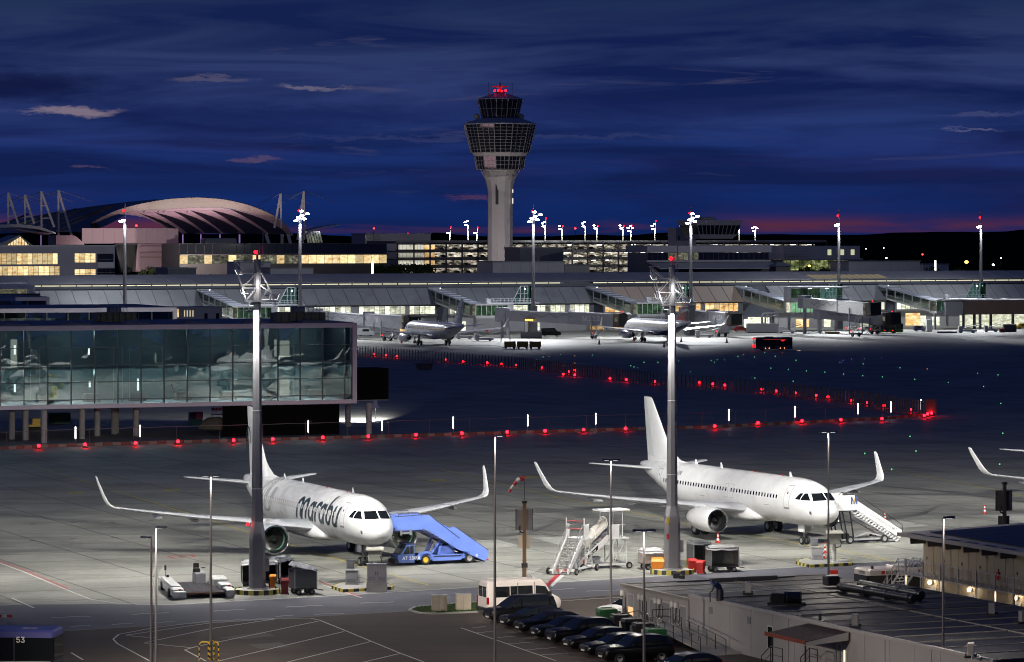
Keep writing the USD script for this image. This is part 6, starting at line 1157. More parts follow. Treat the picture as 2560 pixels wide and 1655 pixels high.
b = G(86, 1076); t = thing('yellow_machine', 'yellow site machine half hidden by a pillar', 'machine', b, wa); part(t, 'frame', MB().bx(-.9, .9, 0, 1.2, .5, .8).bx(-.2, .9, .2, 1, .8, 1.7), yellow_paint); part(t, 'track', MB().cham(-1.1, 1.1, -.1, .3, 0, .5, .1).cham(-1.1, 1.1, .9, 1.3, 0, .5, .1), black_rubber, kind='stuff')
b = G(938, 1055); h = 4.4; t = thing('site_floodlight', 'hanging conical site lamp at the end of the wing, lighting the ground white', 'lamp', (b[0], b[1], 0)); part(t, 'shade', MB().lathe([(.18, 3.2), (.3, 3.0), (.66, 2.05), (.62, 2.05), (.26, 2.95)], 14), white_paint, 30); part(t, 'hanger', MB().cyl((0, 0, 3.2), (0, 0, 6.2), .05, n=6).bar((-.1, 0, 4.6), (.16, 0, 4.2), .08), steel); part(t, 'post', MB().cyl((0, .4, 0), (0, .4, 3.2), .05, n=6), steel)
disk_light(t, (-.2, 0, 2.4), (-.8, .3, -.5), 1500, .25, (1, 1, .97), 58); disk_light(t, (0, .5, 4.0), (-.6, .75, -.42), 6000, .2, (1, 1, .97), 50)

# ---------------------------------------------------------------- the two fence lines with red lamps
fence_steel = paint('fence_steel', (.12, .11, .12), .5, .5)
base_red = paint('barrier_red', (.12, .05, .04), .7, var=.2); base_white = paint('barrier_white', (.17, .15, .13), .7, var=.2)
lamp_proto = None
def red_lamp(px, py, label, group):
    global lamp_proto
    loc = G(px, py + 5)
    if lamp_proto is None:
        lamp_proto = thing('warning_light', label, 'warning lamp', loc, 0, group); part(lamp_proto, 'foot', MB().cham(-.4, .4, -.2, .2, 0, .12, .04), black_rubber); part(lamp_proto, 'housing', MB().cyl((0, 0, .12), (0, 0, .3), .1, n=10), dark_steel); part(lamp_proto, 'lens', MB().sphere((0, 0, .45), .21, 2), glow('warning_red', (1, .002, .005), 45.0))
    else: dup(lamp_proto, loc, rg.uniform(0, 3), label, group)
FRONT = [(97, 1118), (213, 1115), (339, 1111), (445, 1107), (584, 1104), (682, 1101), (807, 1097), (921, 1094), (1040, 1090), (1155, 1086), (1268, 1083), (1363, 1080), (1459, 1077), (1564, 1074), (1787, 1068), (1895, 1060), (2005, 1055), (2102, 1052), (2205, 1049)]
for p in FRONT: red_lamp(*p, 'red warning lamp on the ground along the front site fence', 'red lamps along the front fence')
for p in ((2319, 1037), (2329, 1035), (2311, 1041)): red_lamp(*p, 'red warning lamp at the right tip of the site fence', 'red lamps at the fence tip')
BACK = [(935, 885), (965, 888), (992, 890), (1113, 899), (1158, 904), (1218, 907), (1254, 910), (1289, 913), (1356, 919), (1408, 936), (1422, 930), (1437, 926), (1437, 938), (1525, 947), (1566, 950), (1637, 955), (1748, 957), (1782, 961), (1812, 964), (1905, 975), (1940, 979), (1988, 984), (2040, 990), (2070, 994), (2130, 1003), (2167, 1009), (2210, 1016), (2278, 1026)]
for p in BACK: red_lamp(*p, 'red warning lamp along the rear site fence', 'red lamps along the rear fence')
def barrier_line(label, pts, h, post, name='site_fence', mesh=True):
    P = [G(*p)[:2] for p in pts]; t = thing(name, label, 'fence', (*P[0], 0)); L = sg.LineString(P); n = int(L.length / post); o = P[0]
    for k in range(n + 1):
        q = np.array(L.interpolate(k * L.length / n).coords[0]) - o
        if name == 'site_fence': part(t, 'post', MB().cyl((*q, 0), (*q, h), .035, n=6), fence_steel)
        else: part(t, 'picket', MB().bx(q[0] - .09, q[0] + .09, q[1] - .09, q[1] + .09, 0, h), black_paint)
    m = MB()
    for z in ((.35, h - .1) if name == 'site_fence' else (.6, h * .8)):
        for k in range(n): a = np.array(L.interpolate(k * L.length / n).coords[0]) - o; b = np.array(L.interpolate((k + 1) * L.length / n).coords[0]) - o; m.bar((*a, z), (*b, z), .05)
    part(t, 'rails', m, fence_steel, kind='stuff'); return t, L, o
FL = [(-80, 1131), (97, 1121), (445, 1110), (921, 1097), (1459, 1081), (1787, 1072), (2205, 1051), (2310, 1042)]
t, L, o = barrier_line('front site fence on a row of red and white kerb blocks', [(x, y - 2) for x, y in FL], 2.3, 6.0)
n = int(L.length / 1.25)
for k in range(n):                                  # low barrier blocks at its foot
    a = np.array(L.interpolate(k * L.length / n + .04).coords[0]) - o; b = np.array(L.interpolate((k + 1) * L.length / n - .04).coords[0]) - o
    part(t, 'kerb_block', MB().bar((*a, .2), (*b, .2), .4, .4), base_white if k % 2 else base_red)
t, L, o = barrier_line('rear site fence of close dark pickets', [(880, 890), (1113, 908), (1289, 921), (1437, 940), (1637, 963), (1905, 984), (2130, 1011), (2310, 1042)], 2.4, 1.45, 'picket_fence')
TUBES = [(189, 1093), (350, 1089), (771, 1077), (955, 1070), (1133, 1065), (1319, 1058), (1489, 1055), (1822, 1044), (1987, 1040), (2145, 1036), (2227, 1028), (2302, 1015)]; tp = None
for i, (px, py) in enumerate(TUBES):
    fy = np.interp(px, [p[0] for p in FL], [p[1] for p in FL]) - 3; loc = G(px, fy); lab = 'upright white tube lamp on the front site fence'
    if i == len(TUBES) - 1: loc = G(px, 1040); 
    if tp is None:
        tp = thing('tube_lamp', lab, 'lamp', loc, 0, 'white tube lamps along the front fence'); part(tp, 'tube', MB().cyl((0, -.1, .95), (0, -.1, 2.5), .085, n=10), tube_glow, 40); part(tp, 'bracket', MB().bar((0, 0, .2), (0, 0, 2.6), .06).bar((0, 0, 2.3), (.5, 0, 2.35), .04), fence_steel)
    else: dup(tp, loc, 0, lab)
t = thing('gate_box', 'small lit portal frame at the right tip of the site fence', 'gate', G(2316, 1040), wa); part(t, 'frame', MB().bx(-.1, .1, -.1, .1, 0, 2.5).bx(1.5, 1.7, -.1, .1, 0, 2.5).bx(-.1, 1.7, -.1, .1, 2.4, 2.6), fence_steel); part(t, 'net', MB().bx(.1, 1.5, -.01, .01, .4, 2.4), paint('net', (.10, .08, .08), .8))
b = G(1062, 917 + 4); t = thing('sign_board', 'faint dark board on the ground inside the site', 'sign', b, wa); part(t, 'board', MB().bx(-1.4, 1.4, 0, .06, .1, .9), dark_grey); part(t, 'leg', MB().bx(-1.2, -1.1, .06, .3, 0, .5).bx(1.1, 1.2, .06, .3, 0, .5), dark_steel, kind='stuff')
b = G(1064, 925); t = thing('dark_skip', 'dark skip standing inside the site behind the fence', 'skip', b, wa); part(t, 'tub', MB().loft([[(-1.2, 0, .1), (1.2, 0, .1), (1.2, 1.6, .1), (-1.2, 1.6, .1)], [(-1.6, -.1, 1.3), (1.6, -.1, 1.3), (1.6, 1.7, 1.3), (-1.6, 1.7, 1.3)]], True), dark_grey); part(t, 'rim', MB().bx(-1.65, 1.65, -.15, -.08, 1.2, 1.35), dark_steel)
# ---------------------------------------------------------------- blue self-driven boarding stair
stair_blue = paint('stair_blue', (.16, .26, .72), .42, var=.05, scale=1); stair_dark = paint('stair_trim', (.03, .035, .10), .5)
def lettering(t, text, T, h, look, name='lettering', bold=True):
    m = meshkit.text_mesh(text, h, .008, bold); m.apply_transform(np.array(T, float)); part(t, name, MB().mesh(m), look, kind='stuff')
def face_y(x, y, z): return [[1, 0, 0, x], [0, 0, -1, y], [0, 1, 0, z], [0, 0, 0, 1]]      # reads along +x on a face looking to -y
def yellow_wheel(mb, x, y, r, w): pass
def road_wheel(t, x, y, r, w, rim=rim_look, n=18):
    a, b = MB(), MB(); wheel(a, b, (x, y, r), r, w); k = part(t, 'wheel', a, black_rubber, 40); part(k, 'rim', b, rim, 40)
def_door1 = np.array(P1) + 4.95 * np.array([-math.sin(TH1), math.cos(TH1)]) + 2.05 * np.array([math.cos(TH1), math.sin(TH1)])
t = thing('stair_truck', 'blue self-driven boarding stair marked AT 130 at the nose of the lettered airliner', 'stair truck', (*def_door1, 0), TH1 + .02)
YF, YB = -1.35, 1.05
for y, nm in ((YF, 'side_panel'), (YB, 'far_side_panel')):
    d = -.05 if y < 0 else .05
    part(t, nm, MB().side([(.2, 2.95), (2.55, 2.95), (2.55, 4.15), (.2, 4.05)], min(y, y + d), max(y, y + d)), stair_blue)
    part(t, nm, MB().side([(2.6, 3.0), (3.0, 2.95), (5.9, 1.15), (6.9, .95), (5.9, 2.1), (3.2, 4.15), (2.6, 4.18)], min(y, y + d), max(y, y + d)), stair_blue)
    part(t, 'lower_flight_panel', MB().side([(5.0, 1.55), (8.35, -.0 + .12), (8.6, .35), (8.6, 1.0), (5.6, 3.05), (5.1, 3.05)], min(y, y + d) + (.12 if y < 0 else -.12), max(y, y + d) + (.12 if y < 0 else -.12)), stair_blue)
    part(t, 'hand_rail', MB().tube([(.2, y, 4.1), (2.6, y, 4.2), (3.2, y, 4.18), (6.0, y, 2.12)], .035).tube([(5.1, y + .1, 3.08), (5.6, y + .1, 3.08), (8.6, y + .1, 1.03)], .035), stair_dark, kind='stuff')
part(t, 'top_platform', MB().bx(0, 2.7, YF, YB, 2.82, 2.95), stair_dark); part(t, 'front_bumper', MB().bx(-.12, .02, YF, YB, 2.85, 3.05), black_rubber)
part(t, 'canopy_rail', MB().tube([(.5, YF, 4.05), (.5, YF, 4.3), (2.3, YF, 4.35), (2.3, YF, 4.1)], .03).tube([(.5, YB, 4.05), (.5, YB, 4.35), (2.3, YB, 4.4), (2.3, YB, 4.1)], .03), stair_dark, kind='stuff')
part(t, 'flight_underside', MB().loft([[(2.7, YF + .1, 2.75), (2.7, YB - .1, 2.75), (2.7, YB - .1, 2.9), (2.7, YF + .1, 2.9)], [(8.3, YF + .1, .05), (8.3, YB - .1, .05), (8.3, YB - .1, .2), (8.3, YF + .1, .2)]], True), stair_dark)
for i in range(14): q = i / 14; part(t, 'step', MB().bx(3.0 + q * 5.3, 3.35 + q * 5.3, YF + .08, YB - .08, 2.85 - q * 2.7, 2.91 - q * 2.7), steel)
part(t, 'under_bracket', MB().bx(.7, 1.6, YF - .06, YF, 2.65, 2.8).bx(.65, .8, YF - .08, YF, 2.55, 3.05).bx(1.5, 1.65, YF - .08, YF, 2.55, 3.05), mid_grey, kind='stuff')
ch = part(t, 'chassis', MB().bx(2.3, 7.6, -1.15, -.95, .42, .78).bx(2.3, 7.6, .75, .95, .42, .78).bx(3.6, 6.2, -1.2, -1.05, .3, .8).bx(2.2, 7.7, -.95, .75, .5, .62), stair_blue, kind='stuff'); part(ch, 'dark_stripe', MB().bx(3.65, 6.15, -1.22, -1.2, .62, .72), stair_dark)
for x in (3.0, 6.95):
    part(t, 'mudguard', MB().side([(x - .75, .45), (x - .55, .95), (x - .3, 1.12), (x + .3, 1.12), (x + .55, .95), (x + .75, .45), (x + .6, .45), (x + .42, .85), (x, 1.0), (x - .42, .85), (x - .6, .45)], -1.25, -.95), stair_blue); road_wheel(t, x, -1.08, .42, .26, yellow_paint if x < 4 else rim_look); road_wheel(t, x, .88, .42, .26)
    part(t, 'white_plate', MB().bx(x - .72 if x < 4 else x + .5, x - .55 if x < 4 else x + .7, -1.28, -1.25, .5, .75), white_paint)
cb = part(t, 'cab', MB().side([(.55, .25), (1.95, .25), (1.95, 1.75), (1.3, 1.78), (.7, .95), (.45, .8)], -1.3, .35), paint('cab_blue', (.09, .15, .40), .42))
part(cb, 'cab_window', MB().side([(.95, .98), (1.5, .98), (1.5, 1.62), (1.32, 1.62)], -1.32, -1.3), dark_glass); part(cb, 'cab_window', MB().side([(1.58, .98), (1.86, .98), (1.86, 1.65), (1.58, 1.65)], -1.32, -1.3), dark_glass); part(cb, 'windscreen', MB().quad((.69, -1.2, .99), (.69, .25, .99), (1.27, .25, 1.76), (1.27, -1.2, 1.76)), dark_glass); part(cb, 'front_bumper', MB().cham(.2, .6, -1.25, .3, .2, .55, .08), black_rubber); part(cb, 'cab_roof', MB().bx(1.2, 2.0, -1.34, .38, 1.78, 1.84), stair_dark)
lettering(t, 'AT 130', face_y(.86, -1.315, .5), .26, white_paint)
for a, b, w in (((3.5, -.7, .75), (4.7, -.9, 2.3), .16), ((3.2, -.4, .8), (4.0, -.5, 2.7), .14), ((7.0, -.9, .9), (4.9, -.95, 2.2), .12), ((6.8, .6, .9), (4.8, .7, 2.2), .12)): part(t, 'lifting_strut', MB().bar(a, b, w), stair_blue)
part(t, 'engine_cover', MB().cham(4.35, 5.75, -.9, .5, .8, 1.55, .1), stair_blue); part(t, 'tank', MB().cyl((4.55, -.5, .8), (4.55, -.5, 1.75), .28, n=14), stair_blue, 40); part(t, 'ram', MB().cyl((3.15, -.9, .95), (3.75, -.8, 1.9), .14, n=8), stair_dark, 40)
part(t, 'tail_lamp', MB().bx(8.45, 8.6, YF - .03, YF + .2, .22, .32), red_paint)

# ---------------------------------------------------------------- white towed stairs at the plain airliner
d2 = np.array(P2) + 4.95 * np.array([-math.sin(TH2), math.cos(TH2)]) + 2.05 * np.array([math.cos(TH2), math.sin(TH2)])
t = thing('boarding_stairs', 'white boarding stairs with grey lettering at the nose of the plain white airliner', 'boarding stairs', (*d2, 0), TH2 + .0)
S = lambda x: 3.2 - (x - 2.3) * .62
part(t, 'platform_box', MB().bx(.65, 2.3, -1.2, -1.1, 3.0, 4.35).bx(.65, 2.3, 1.0, 1.1, 3.0, 4.35), white_paint, kind='stuff'); part(t, 'platform_floor', MB().bx(.0, 2.5, -1.25, 1.15, 2.9, 3.0), dark_steel); part(t, 'front_shield', MB().cham(-.25, .62, -1.05, .95, 2.95, 4.5, .15), white_paint)
part(t, 'stringer_panel', MB().side([(2.3, 3.15), (7.0, .35), (7.15, .55), (7.15, 1.05), (2.3, 4.0)], -1.18, -1.1), white_paint); part(t, 'far_panel', MB().side([(2.3, 3.15), (7.0, .35), (7.15, .55), (7.15, 1.05), (2.3, 4.0)], 1.02, 1.1), white_paint)
for i in range(16): q = i / 16; part(t, 'step', MB().bx(2.35 + q * 4.5, 2.65 + q * 4.5, -1.15, 1.05, 2.95 - q * 2.75, 3.01 - q * 2.75), steel); part(t, 'step_bracket', MB().bar((2.3 + q * 4.5, -1.16, 2.66 - q * 2.75), (2.6 + q * 4.5, -1.16, 2.86 - q * 2.75), .09), white_paint)
part(t, 'lower_stringer', MB().bar((2.2, -1.16, 2.55), (6.9, -1.16, -.0 + .1), .08, .1).bar((2.2, 1.06, 2.55), (6.9, 1.06, .1), .08, .1), grey_paint, kind='stuff')
part(t, 'hand_rail', MB().tube([(2.2, -1.14, 4.4), (2.6, -1.14, 4.35), (7.2, -1.14, 1.55), (7.3, -1.14, 1.2), (7.15, -1.14, .7)], .03).tube([(2.2, 1.06, 4.4), (2.6, 1.06, 4.35), (7.2, 1.06, 1.55), (7.15, 1.06, .7)], .03).tube([(.7, -1.1, 4.35), (1.0, -1.1, 4.65), (1.5, -1.1, 4.5), (2.2, -1.1, 4.4)], .03), dark_steel, kind='stuff')
for x0, x1 in ((.75, 1.3), (1.15, 1.7), (1.9, 2.3)): part(t, 'leg', MB().bar((x0, -1.0, 2.9), (x1, -1.0, .5), .09).bar((x0, .9, 2.9), (x1, .9, .5), .09).bar((x0 + .2, -1.0, 1.9), (x0 + .2, .9, 1.9), .06), dark_steel)
part(t, 'base_frame', MB().bx(.9, 6.2, -1.0, -.85, .3, .45).bx(.9, 6.2, .75, .9, .3, .45).bx(.9, 1.1, -1.0, .9, .3, .5).bar((2.0, -.95, .5), (3.8, -.95, .95), .12).bar((3.8, -.95, .95), (6.0, -.95, .4), .14), grey_paint, kind='stuff')
for x in (1.9, 5.4): road_wheel(t, x, -1.05, .36, .22); road_wheel(t, x, .95, .36, .22)
part(t, 'chock_box', MB().cham(.9, 1.9, -.95, .6, .45, .95, .06), black_rubber)
lettering(t, 'M', face_y(1.82, -1.22, 3.55), .62, paint('logo_blue', (.06, .09, .25), .5)); part(t, 'logo_bar', MB().side([(2.08, 3.56), (2.2, 3.56), (2.32, 4.1), (2.22, 4.1)], -1.24, -1.232), paint('logo_gold', (.55, .38, .06), .5))
part(t, 'red_mark', MB().bx(2.42, 2.62, -1.19, -1.18, 3.75, 3.87), red_paint)
sl = -math.atan(.585); c_, s_ = math.cos(sl), math.sin(sl)
lettering(t, 'Verbindung leben', [[c_, -s_ * 0 - 0, 0, 3.9], [0, 0, -1, -1.185], [s_, 1, 0, 2.52], [0, 0, 0, 1]], .26, grey_paint, bold=False); lettering(t, 'AT47', face_y(6.15, -1.185, 1.15), .2, grey_paint)

# ---------------------------------------------------------------- two parked boarding stairs
def tow_stairs(label, loc, rz, hgt, run, canopy=False, sign=None):
    """Flight rising along +x from the origin; platform beyond its top, on a wheeled frame."""
    t = thing('parked_stairs', label, 'boarding stairs', loc, rz); w = .62; n = 14 if canopy else 15
    for i in range(n): q = (i + 1) / n; part(t, 'step', MB().bx(run * (q - 1 / n), run * q, -w, w, hgt * q - .05, hgt * q).bx(run * q - .02, run * q, -w, w, hgt * (q - .6 / n), hgt * q - .05), steel)
    for y in (-w - .05, w + .05):
        part(t, 'stringer', MB().side([(-.15, .1), (.1, .05), (run + .1, hgt - .22), (run + .1, hgt + .22), (run - .1, hgt + .22), (-.15, .42)], y - .04, y + .04), white_paint)
        part(t, 'hand_rail', MB().tube([(0, y, .3), (-.05, y, 1.15), (run, y, hgt + 1.05), (run + 1.6, y, hgt + 1.05)], .035).tube([(0, y, .8), (run, y, hgt + .6)], .025), steel, kind='stuff')
        for q in (.15, .5, .85): part(t, 'rail_post', MB().bar((run * q, y, hgt * q), (run * q, y, hgt * q + 1.05), .05), steel)
    part(t, 'platform', MB().bx(run, run + 1.9, -w - .25, w + .25, hgt - .14, hgt), white_paint)
    part(t, 'door_wing', MB().bx(run + .15, run + 1.0, -w - .2, -w - .15, hgt, hgt + 1.1), white_paint); part(t, 'door_wing', MB().bx(run + .15, run + .7, w + .15, w + .2, hgt, hgt + 1.1), white_paint)
    part(t, 'corner_post', MB().bar((run + .1, -w - .17, hgt), (run + .1, -w - .17, hgt + 1.65), .07).bar((run + .1, w + .17, hgt), (run + .1, w + .17, hgt + 1.65), .07), white_paint, kind='stuff')
    if not canopy: part(t, 'red_gate', MB().tube([(run + .15, -w - .1, hgt + .75), (run + .15, w + .1, hgt + .75), (run + .15, w + .1, hgt + 1.4), (run + .15, -w - .1, hgt + 1.4), (run + .15, -w - .1, hgt + .75)], .03), red_paint)
    for x in (run * .5, run + .5, run + 1.75):
        for y in (-w - .1, w + .1): part(t, 'leg', MB().bar((x, y, .3), (x - .1, y, min(hgt, hgt * x / run) - .1), .07), white_paint)
    part(t, 'brace', MB().bar((run + .5, -w - .1, .4), (run + 1.7, -w - .1, hgt - .2), .05).bar((run + .5, w + .1, .4), (run + 1.7, w + .1, hgt - .2), .05).bar((run + .5, -w - .1, hgt * .5), (run + 1.75, -w - .1, hgt * .5), .05), white_paint, kind='stuff')
    part(t, 'base_frame', MB().bx(.2, run + 2.1, -w - .15, -w, .28, .42).bx(.2, run + 2.1, w, w + .15, .28, .42).bx(.2, .4, -w - .5, w + .5, .28, .42).bx(run + 1.6, run + 1.8, -w - .6, w + .6, .28, .42), white_paint, kind='stuff')
    for x in (.3, run + 1.7):
        for s in (-1, 1): road_wheel(t, x, s * (w + .62), .28, .16)
    part(t, 'tow_bar', MB().bar((.3, 0, .35), (-.9, -.3, .3), .07), white_paint); part(t, 'equipment_box', MB().cham(run * .62, run * .62 + .6, -.4, .3, .42, 1.0, .05), grey_paint)
    for y in (-.35, .35): part(t, 'tail_lamp', MB().bx(.12, .2, y - .1, y + .1, .34, .44), red_paint)
    if canopy:
        z = hgt + 2.15; part(t, 'canopy', MB().loft([[(run - .55, -w - .3, z), (run + 1.95, -w - .3, z + .05), (run + 1.95, w + .3, z + .05), (run - .55, w + .3, z)], [(run - .55, -w - .3, z + .12), (run + 1.95, -w - .3, z + .16), (run + 1.95, w + .3, z + .16), (run - .55, w + .3, z + .12)]], True), white_paint)
        for x in (run + .1, run + 1.3):
            for y in (-w - .2, w + .2): part(t, 'canopy_post', MB().bar((x, y, hgt), (x, y, z), .06), white_paint)
        hood = MB(); a = np.linspace(0, PI, 9)
        R = [[(x, (w + .12) * math.cos(q), z0 + 1.0 + .75 * math.sin(q)) for q in a] for x, z0 in ((run * .25, hgt * .25), (run * .6, hgt * .6), (run * .98, hgt * .98))]
        v = np.vstack(R); hood.add(v, [[i * 9 + j, i * 9 + j + 1, (i + 1) * 9 + j + 1, (i + 1) * 9 + j] for i in range(2) for j in range(8)]); part(t, 'arched_hood', hood, paint('hood_canvas', (.42, .40, .36), .7, var=.1))
        for q in (.25, .6, .98): part(t, 'hood_bow', MB().tube([(run * q, (w + .14) * math.cos(b), hgt * q + 1.0 + .77 * math.sin(b)) for b in a], .03, 5), white_paint)
    if sign:
        g = math.atan2(hgt, run); T = [[math.cos(g), 0, 0, run * .34], [0, 0, -1, -w - .095], [math.sin(g), 1, 0, hgt * .34 - .06], [0, 0, 0, 1]]
        part(t, 'red_field', MB().side([(run * .2, hgt * .2 - .07), (run * .3, hgt * .3 - .07), (run * .3, hgt * .3 + .27), (run * .2, hgt * .2 + .27)], -w - .095, -w - .09), red_paint); part(t, 'black_field', MB().side([(run * .33, hgt * .33 - .1), (run * .68, hgt * .68 - .1), (run * .68, hgt * .68 + .26), (run * .33, hgt * .33 + .26)], -w - .093, -w - .09), black_paint)
        lettering(t, sign, T, .22, white_paint)
    return t
tow_stairs('white parked stairs with steps facing the road and a red gate on top', (*G(1402, 1438)[:2], 0), math.radians(66), 2.75, 2.9)
tow_stairs('white parked stairs with a flat canopy, arched hood and a name sign on the side', (*G(1432, 1424)[:2], 0), math.radians(27), 2.55, 2.9, True, 'LOSCH')

# ---------------------------------------------------------------- towbarless tractor, carts, cabinets, bins
t = thing('tow_tractor', 'flat white aircraft tow tractor with a dark loading deck beside the tall left mast', 'tow tractor', (*G(452, 1499)[:2], 0), math.radians(12))
_part = part
def part(parent, name, mb, *a, **k):                # the tractor is drawn short and stretched to its real length
    f = .88 if name in ('wheel', 'seat', 'steering_wheel', 'mirror', 'beacon') else None; v = np.vstack(mb.v); c = v[:, 1].mean()
    mb.v = [np.c_[q[:, 0] * .88, (q[:, 1] * 2.4 if f is None else q[:, 1] + c * 1.4), q[:, 2] * .85] for q in mb.v]; return _part(parent, name, mb, *a, **k)
part(t, 'deck', MB().bx(.35, 4.0, .25, 3.6, .42, .52), paint('worn_deck', (.045, .04, .045), .6, var=.35, scale=2.5)); part(t, 'deck_edge', MB().bx(.3, 4.05, .15, .25, .38, .56), paint('rust_edge', (.14, .07, .05), .7, var=.3))
for i in range(4): part(t, 'deck_plate', MB().bx(.45 + i * .88, 1.27 + i * .88, .4, 3.5, .522, .54), paint('worn_deck', (.075, .07, .075), .6))
part(t, 'left_sponson', MB().cham(-.75, .3, .0, 3.9, .3, 1.0, .12), dirty_white); part(t, 'left_cover', MB().cham(-.72, .15, .5, 3.4, 1.0, 1.12, .05), dirty_white); part(t, 'corner_bumper', MB().cham(-.7, .4, -.25, .02, .18, .78, .05), dirty_white); part(t, 'corner_bumper', MB().cham(3.9, 4.6, -.1, .2, .2, .8, .05), dirty_white)
part(t, 'right_sponson', MB().cham(3.95, 4.75, .3, 3.6, .3, .8, .1), dirty_white); part(t, 'engine_hood', MB().cham(3.3, 4.7, 1.7, 2.8, .6, 1.35, .12), dirty_white); part(t, 'step_box', MB().cham(3.7, 4.7, .9, 1.7, .6, 1.05, .08), white_paint); part(t, 'driver_box', MB().cham(2.2, 3.2, 3.0, 3.9, .5, 1.5, .08), grey_paint)
part(t, 'seat', MB().cham(2.1, 2.7, 2.9, 3.5, 1.5, 1.9, .1).cham(2.15, 2.65, 3.4, 3.55, 1.8, 2.3, .05), black_rubber, kind='stuff'); part(t, 'steering_wheel', MB().tube([(2.9 + .2 * math.cos(a), 3.0 + .2 * math.sin(a), 1.95) for a in np.linspace(0, 2 * PI, 12)], .025), black_rubber)
part(t, 'mirror', MB().bar((-.3, 3.4, 1.1), (-.3, 3.4, 1.9), .04).cham(-.4, -.22, 3.35, 3.45, 1.7, 2.15, .03), dark_steel, kind='stuff'); part(t, 'beacon', MB().cyl((-.2, 3.1, 1.1), (-.2, 3.1, 1.35), .12, n=10), dark_steel)
for x, y in ((-.5, .75), (-.5, 2.9), (4.5, 1.0), (4.4, 2.9)):
    a = MB(); a.lathe([(.05, -.16), (.38, -.17), (.42, 0), (.38, .17), (.05, .16)], 16, 'x', (x - (.2 if x < 0 else -.2), y, .42), True); part(t, 'wheel', a, black_rubber, 40)
part(t, 'tail_lamp', MB().bx(4.3, 4.55, .86, .9, .82, .95), red_paint); part(t, 'tail_lamp', MB().bx(-.2, .05, -.02, .0, .82, .92), red_paint)
part = _part
tarp = paint('tarp_silver', (.40, .41, .44), .3, .35, .2, 3, .4, 6); cart_grey = paint('cart_grey', (.11, .115, .12), .5, .2, .15, 2)
def cart(label, loc, rz, L=2.6, w=1.55, h=2.0, side=cart_grey, cover=tarp, open_side=True, open_back=False, fall=False, frame=grey_paint):
    t = thing('baggage_cart', label, 'baggage cart', loc, rz); z0 = .55
    part(t, 'bed', MB().bx(0, L, 0, w, .45, z0), dark_steel)
    f = MB()
    for x in (0, L):
        for y in (0, w): f.bar((x, y, z0), (x, y, h), .07)
    f.bar((0, 0, h), (L, 0, h), .07).bar((0, w, h), (L, w, h), .07).bar((0, 0, h), (0, w, h), .07).bar((L, 0, h), (L, w, h), .07)
    part(t, 'frame', f, frame)
    part(t, 'end_panel', MB().bx(L - .02, L + .02, .05, w - .05, z0, h - .05), side); part(t, 'end_panel', MB().bx(-.02, .02, .05, w - .05, z0, h - .05), side); part(t, 'back_panel', MB().bx(.05, L - .05, w - .02, w + .02, z0, h - .05), side)
    if not open_side: part(t, 'front_panel', MB().bx(.05, L - .05, -.02, .02, z0, h - .05), side)
    for k in range(5): part(t, 'panel_rib', MB().bx(L + .02, L + .05, .06, w - .06, z0 + .15 + k * .27, z0 + .19 + k * .27), side)
    n = 9; v = []; rr = np.random.default_rng(int(abs(loc[0] * 100)) + 3)
    for i in range(n):
        for j in range(7): y = -.12 + (w + .24) * j / 6; e = j in (0, 6) or i in (0, n - 1); v.append((-.1 + (L + .2) * i / (n - 1), y, h + .06 + (-.22 if e else .1) + rr.uniform(-.05, .05) - (.5 * i / n if fall else 0) + (.45 if fall else 0)))
    m = MB(); m.add(np.vstack([v, np.array(v) - [0, 0, .025]]), [[i * 7 + j, i * 7 + j + 1, (i + 1) * 7 + j + 1, (i + 1) * 7 + j] for i in range(n - 1) for j in range(6)] + [[63 + i * 7 + j, 63 + (i + 1) * 7 + j, 63 + (i + 1) * 7 + j + 1, 63 + i * 7 + j + 1] for i in range(n - 1) for j in range(6)]); part(t, 'cover', m, cover, 40)
    for x in (.35, L - .35):
        for y in (.15, w - .15): road_wheel(t, x, y, .23, .14, mid_grey)
    part(t, 'tow_bar', MB().bar((L, w / 2, .4), (L + .75, w / 2, .25), .06), dark_steel); return t
cart('baggage cart with pale cover and open curtains behind the tall left mast', (*G(606, 1474)[:2], 0), math.radians(8), 2.7, 1.5, 2.05, paint('curtain_brown', (.05, .04, .04), .7), paint('cover_white', (.5, .5, .52), .5, var=.1), True, frame=dirty_white)
cart('narrow dark baggage cart left of the one with crumpled silver cover', (*G(700, 1462)[:2], 0), math.radians(70), 2.4, 1.0, 1.95, black_paint, tarp, True, frame=dirty_white)
cart('dark ribbed baggage cart under a crumpled silver cover', (*G(737, 1489)[:2], 0), math.radians(20), 1.75, 1.6, 1.95, cart_grey, tarp, False, fall=True)
cart('pale rusty box cart behind the right mast', (*G(1612, 1426)[:2], 0), math.radians(18), 1.7, 1.5, 1.55, paint('rusty_white', (.36, .30, .27), .6, var=.35, scale=2), paint('cover_white', (.5, .5, .52), .5), False, frame=dirty_white)
cart('open dark grey baggage cart, left one of the pair right of the red bins', (*G(1735, 1416)[:2], 0), math.radians(20), 1.5, 1.5, 1.95, cart_grey, paint('cover_grey', (.16, .165, .17), .6, var=.2), True)
cart('open grey baggage cart with sagging cover, right one of the pair', (*G(1779, 1432)[:2], 0), math.radians(14), 2.3, 1.6, 2.0, paint('cart_pale', (.17, .175, .18), .5, var=.15), paint('cover_grey2', (.30, .30, .30), .6, var=.2), True)
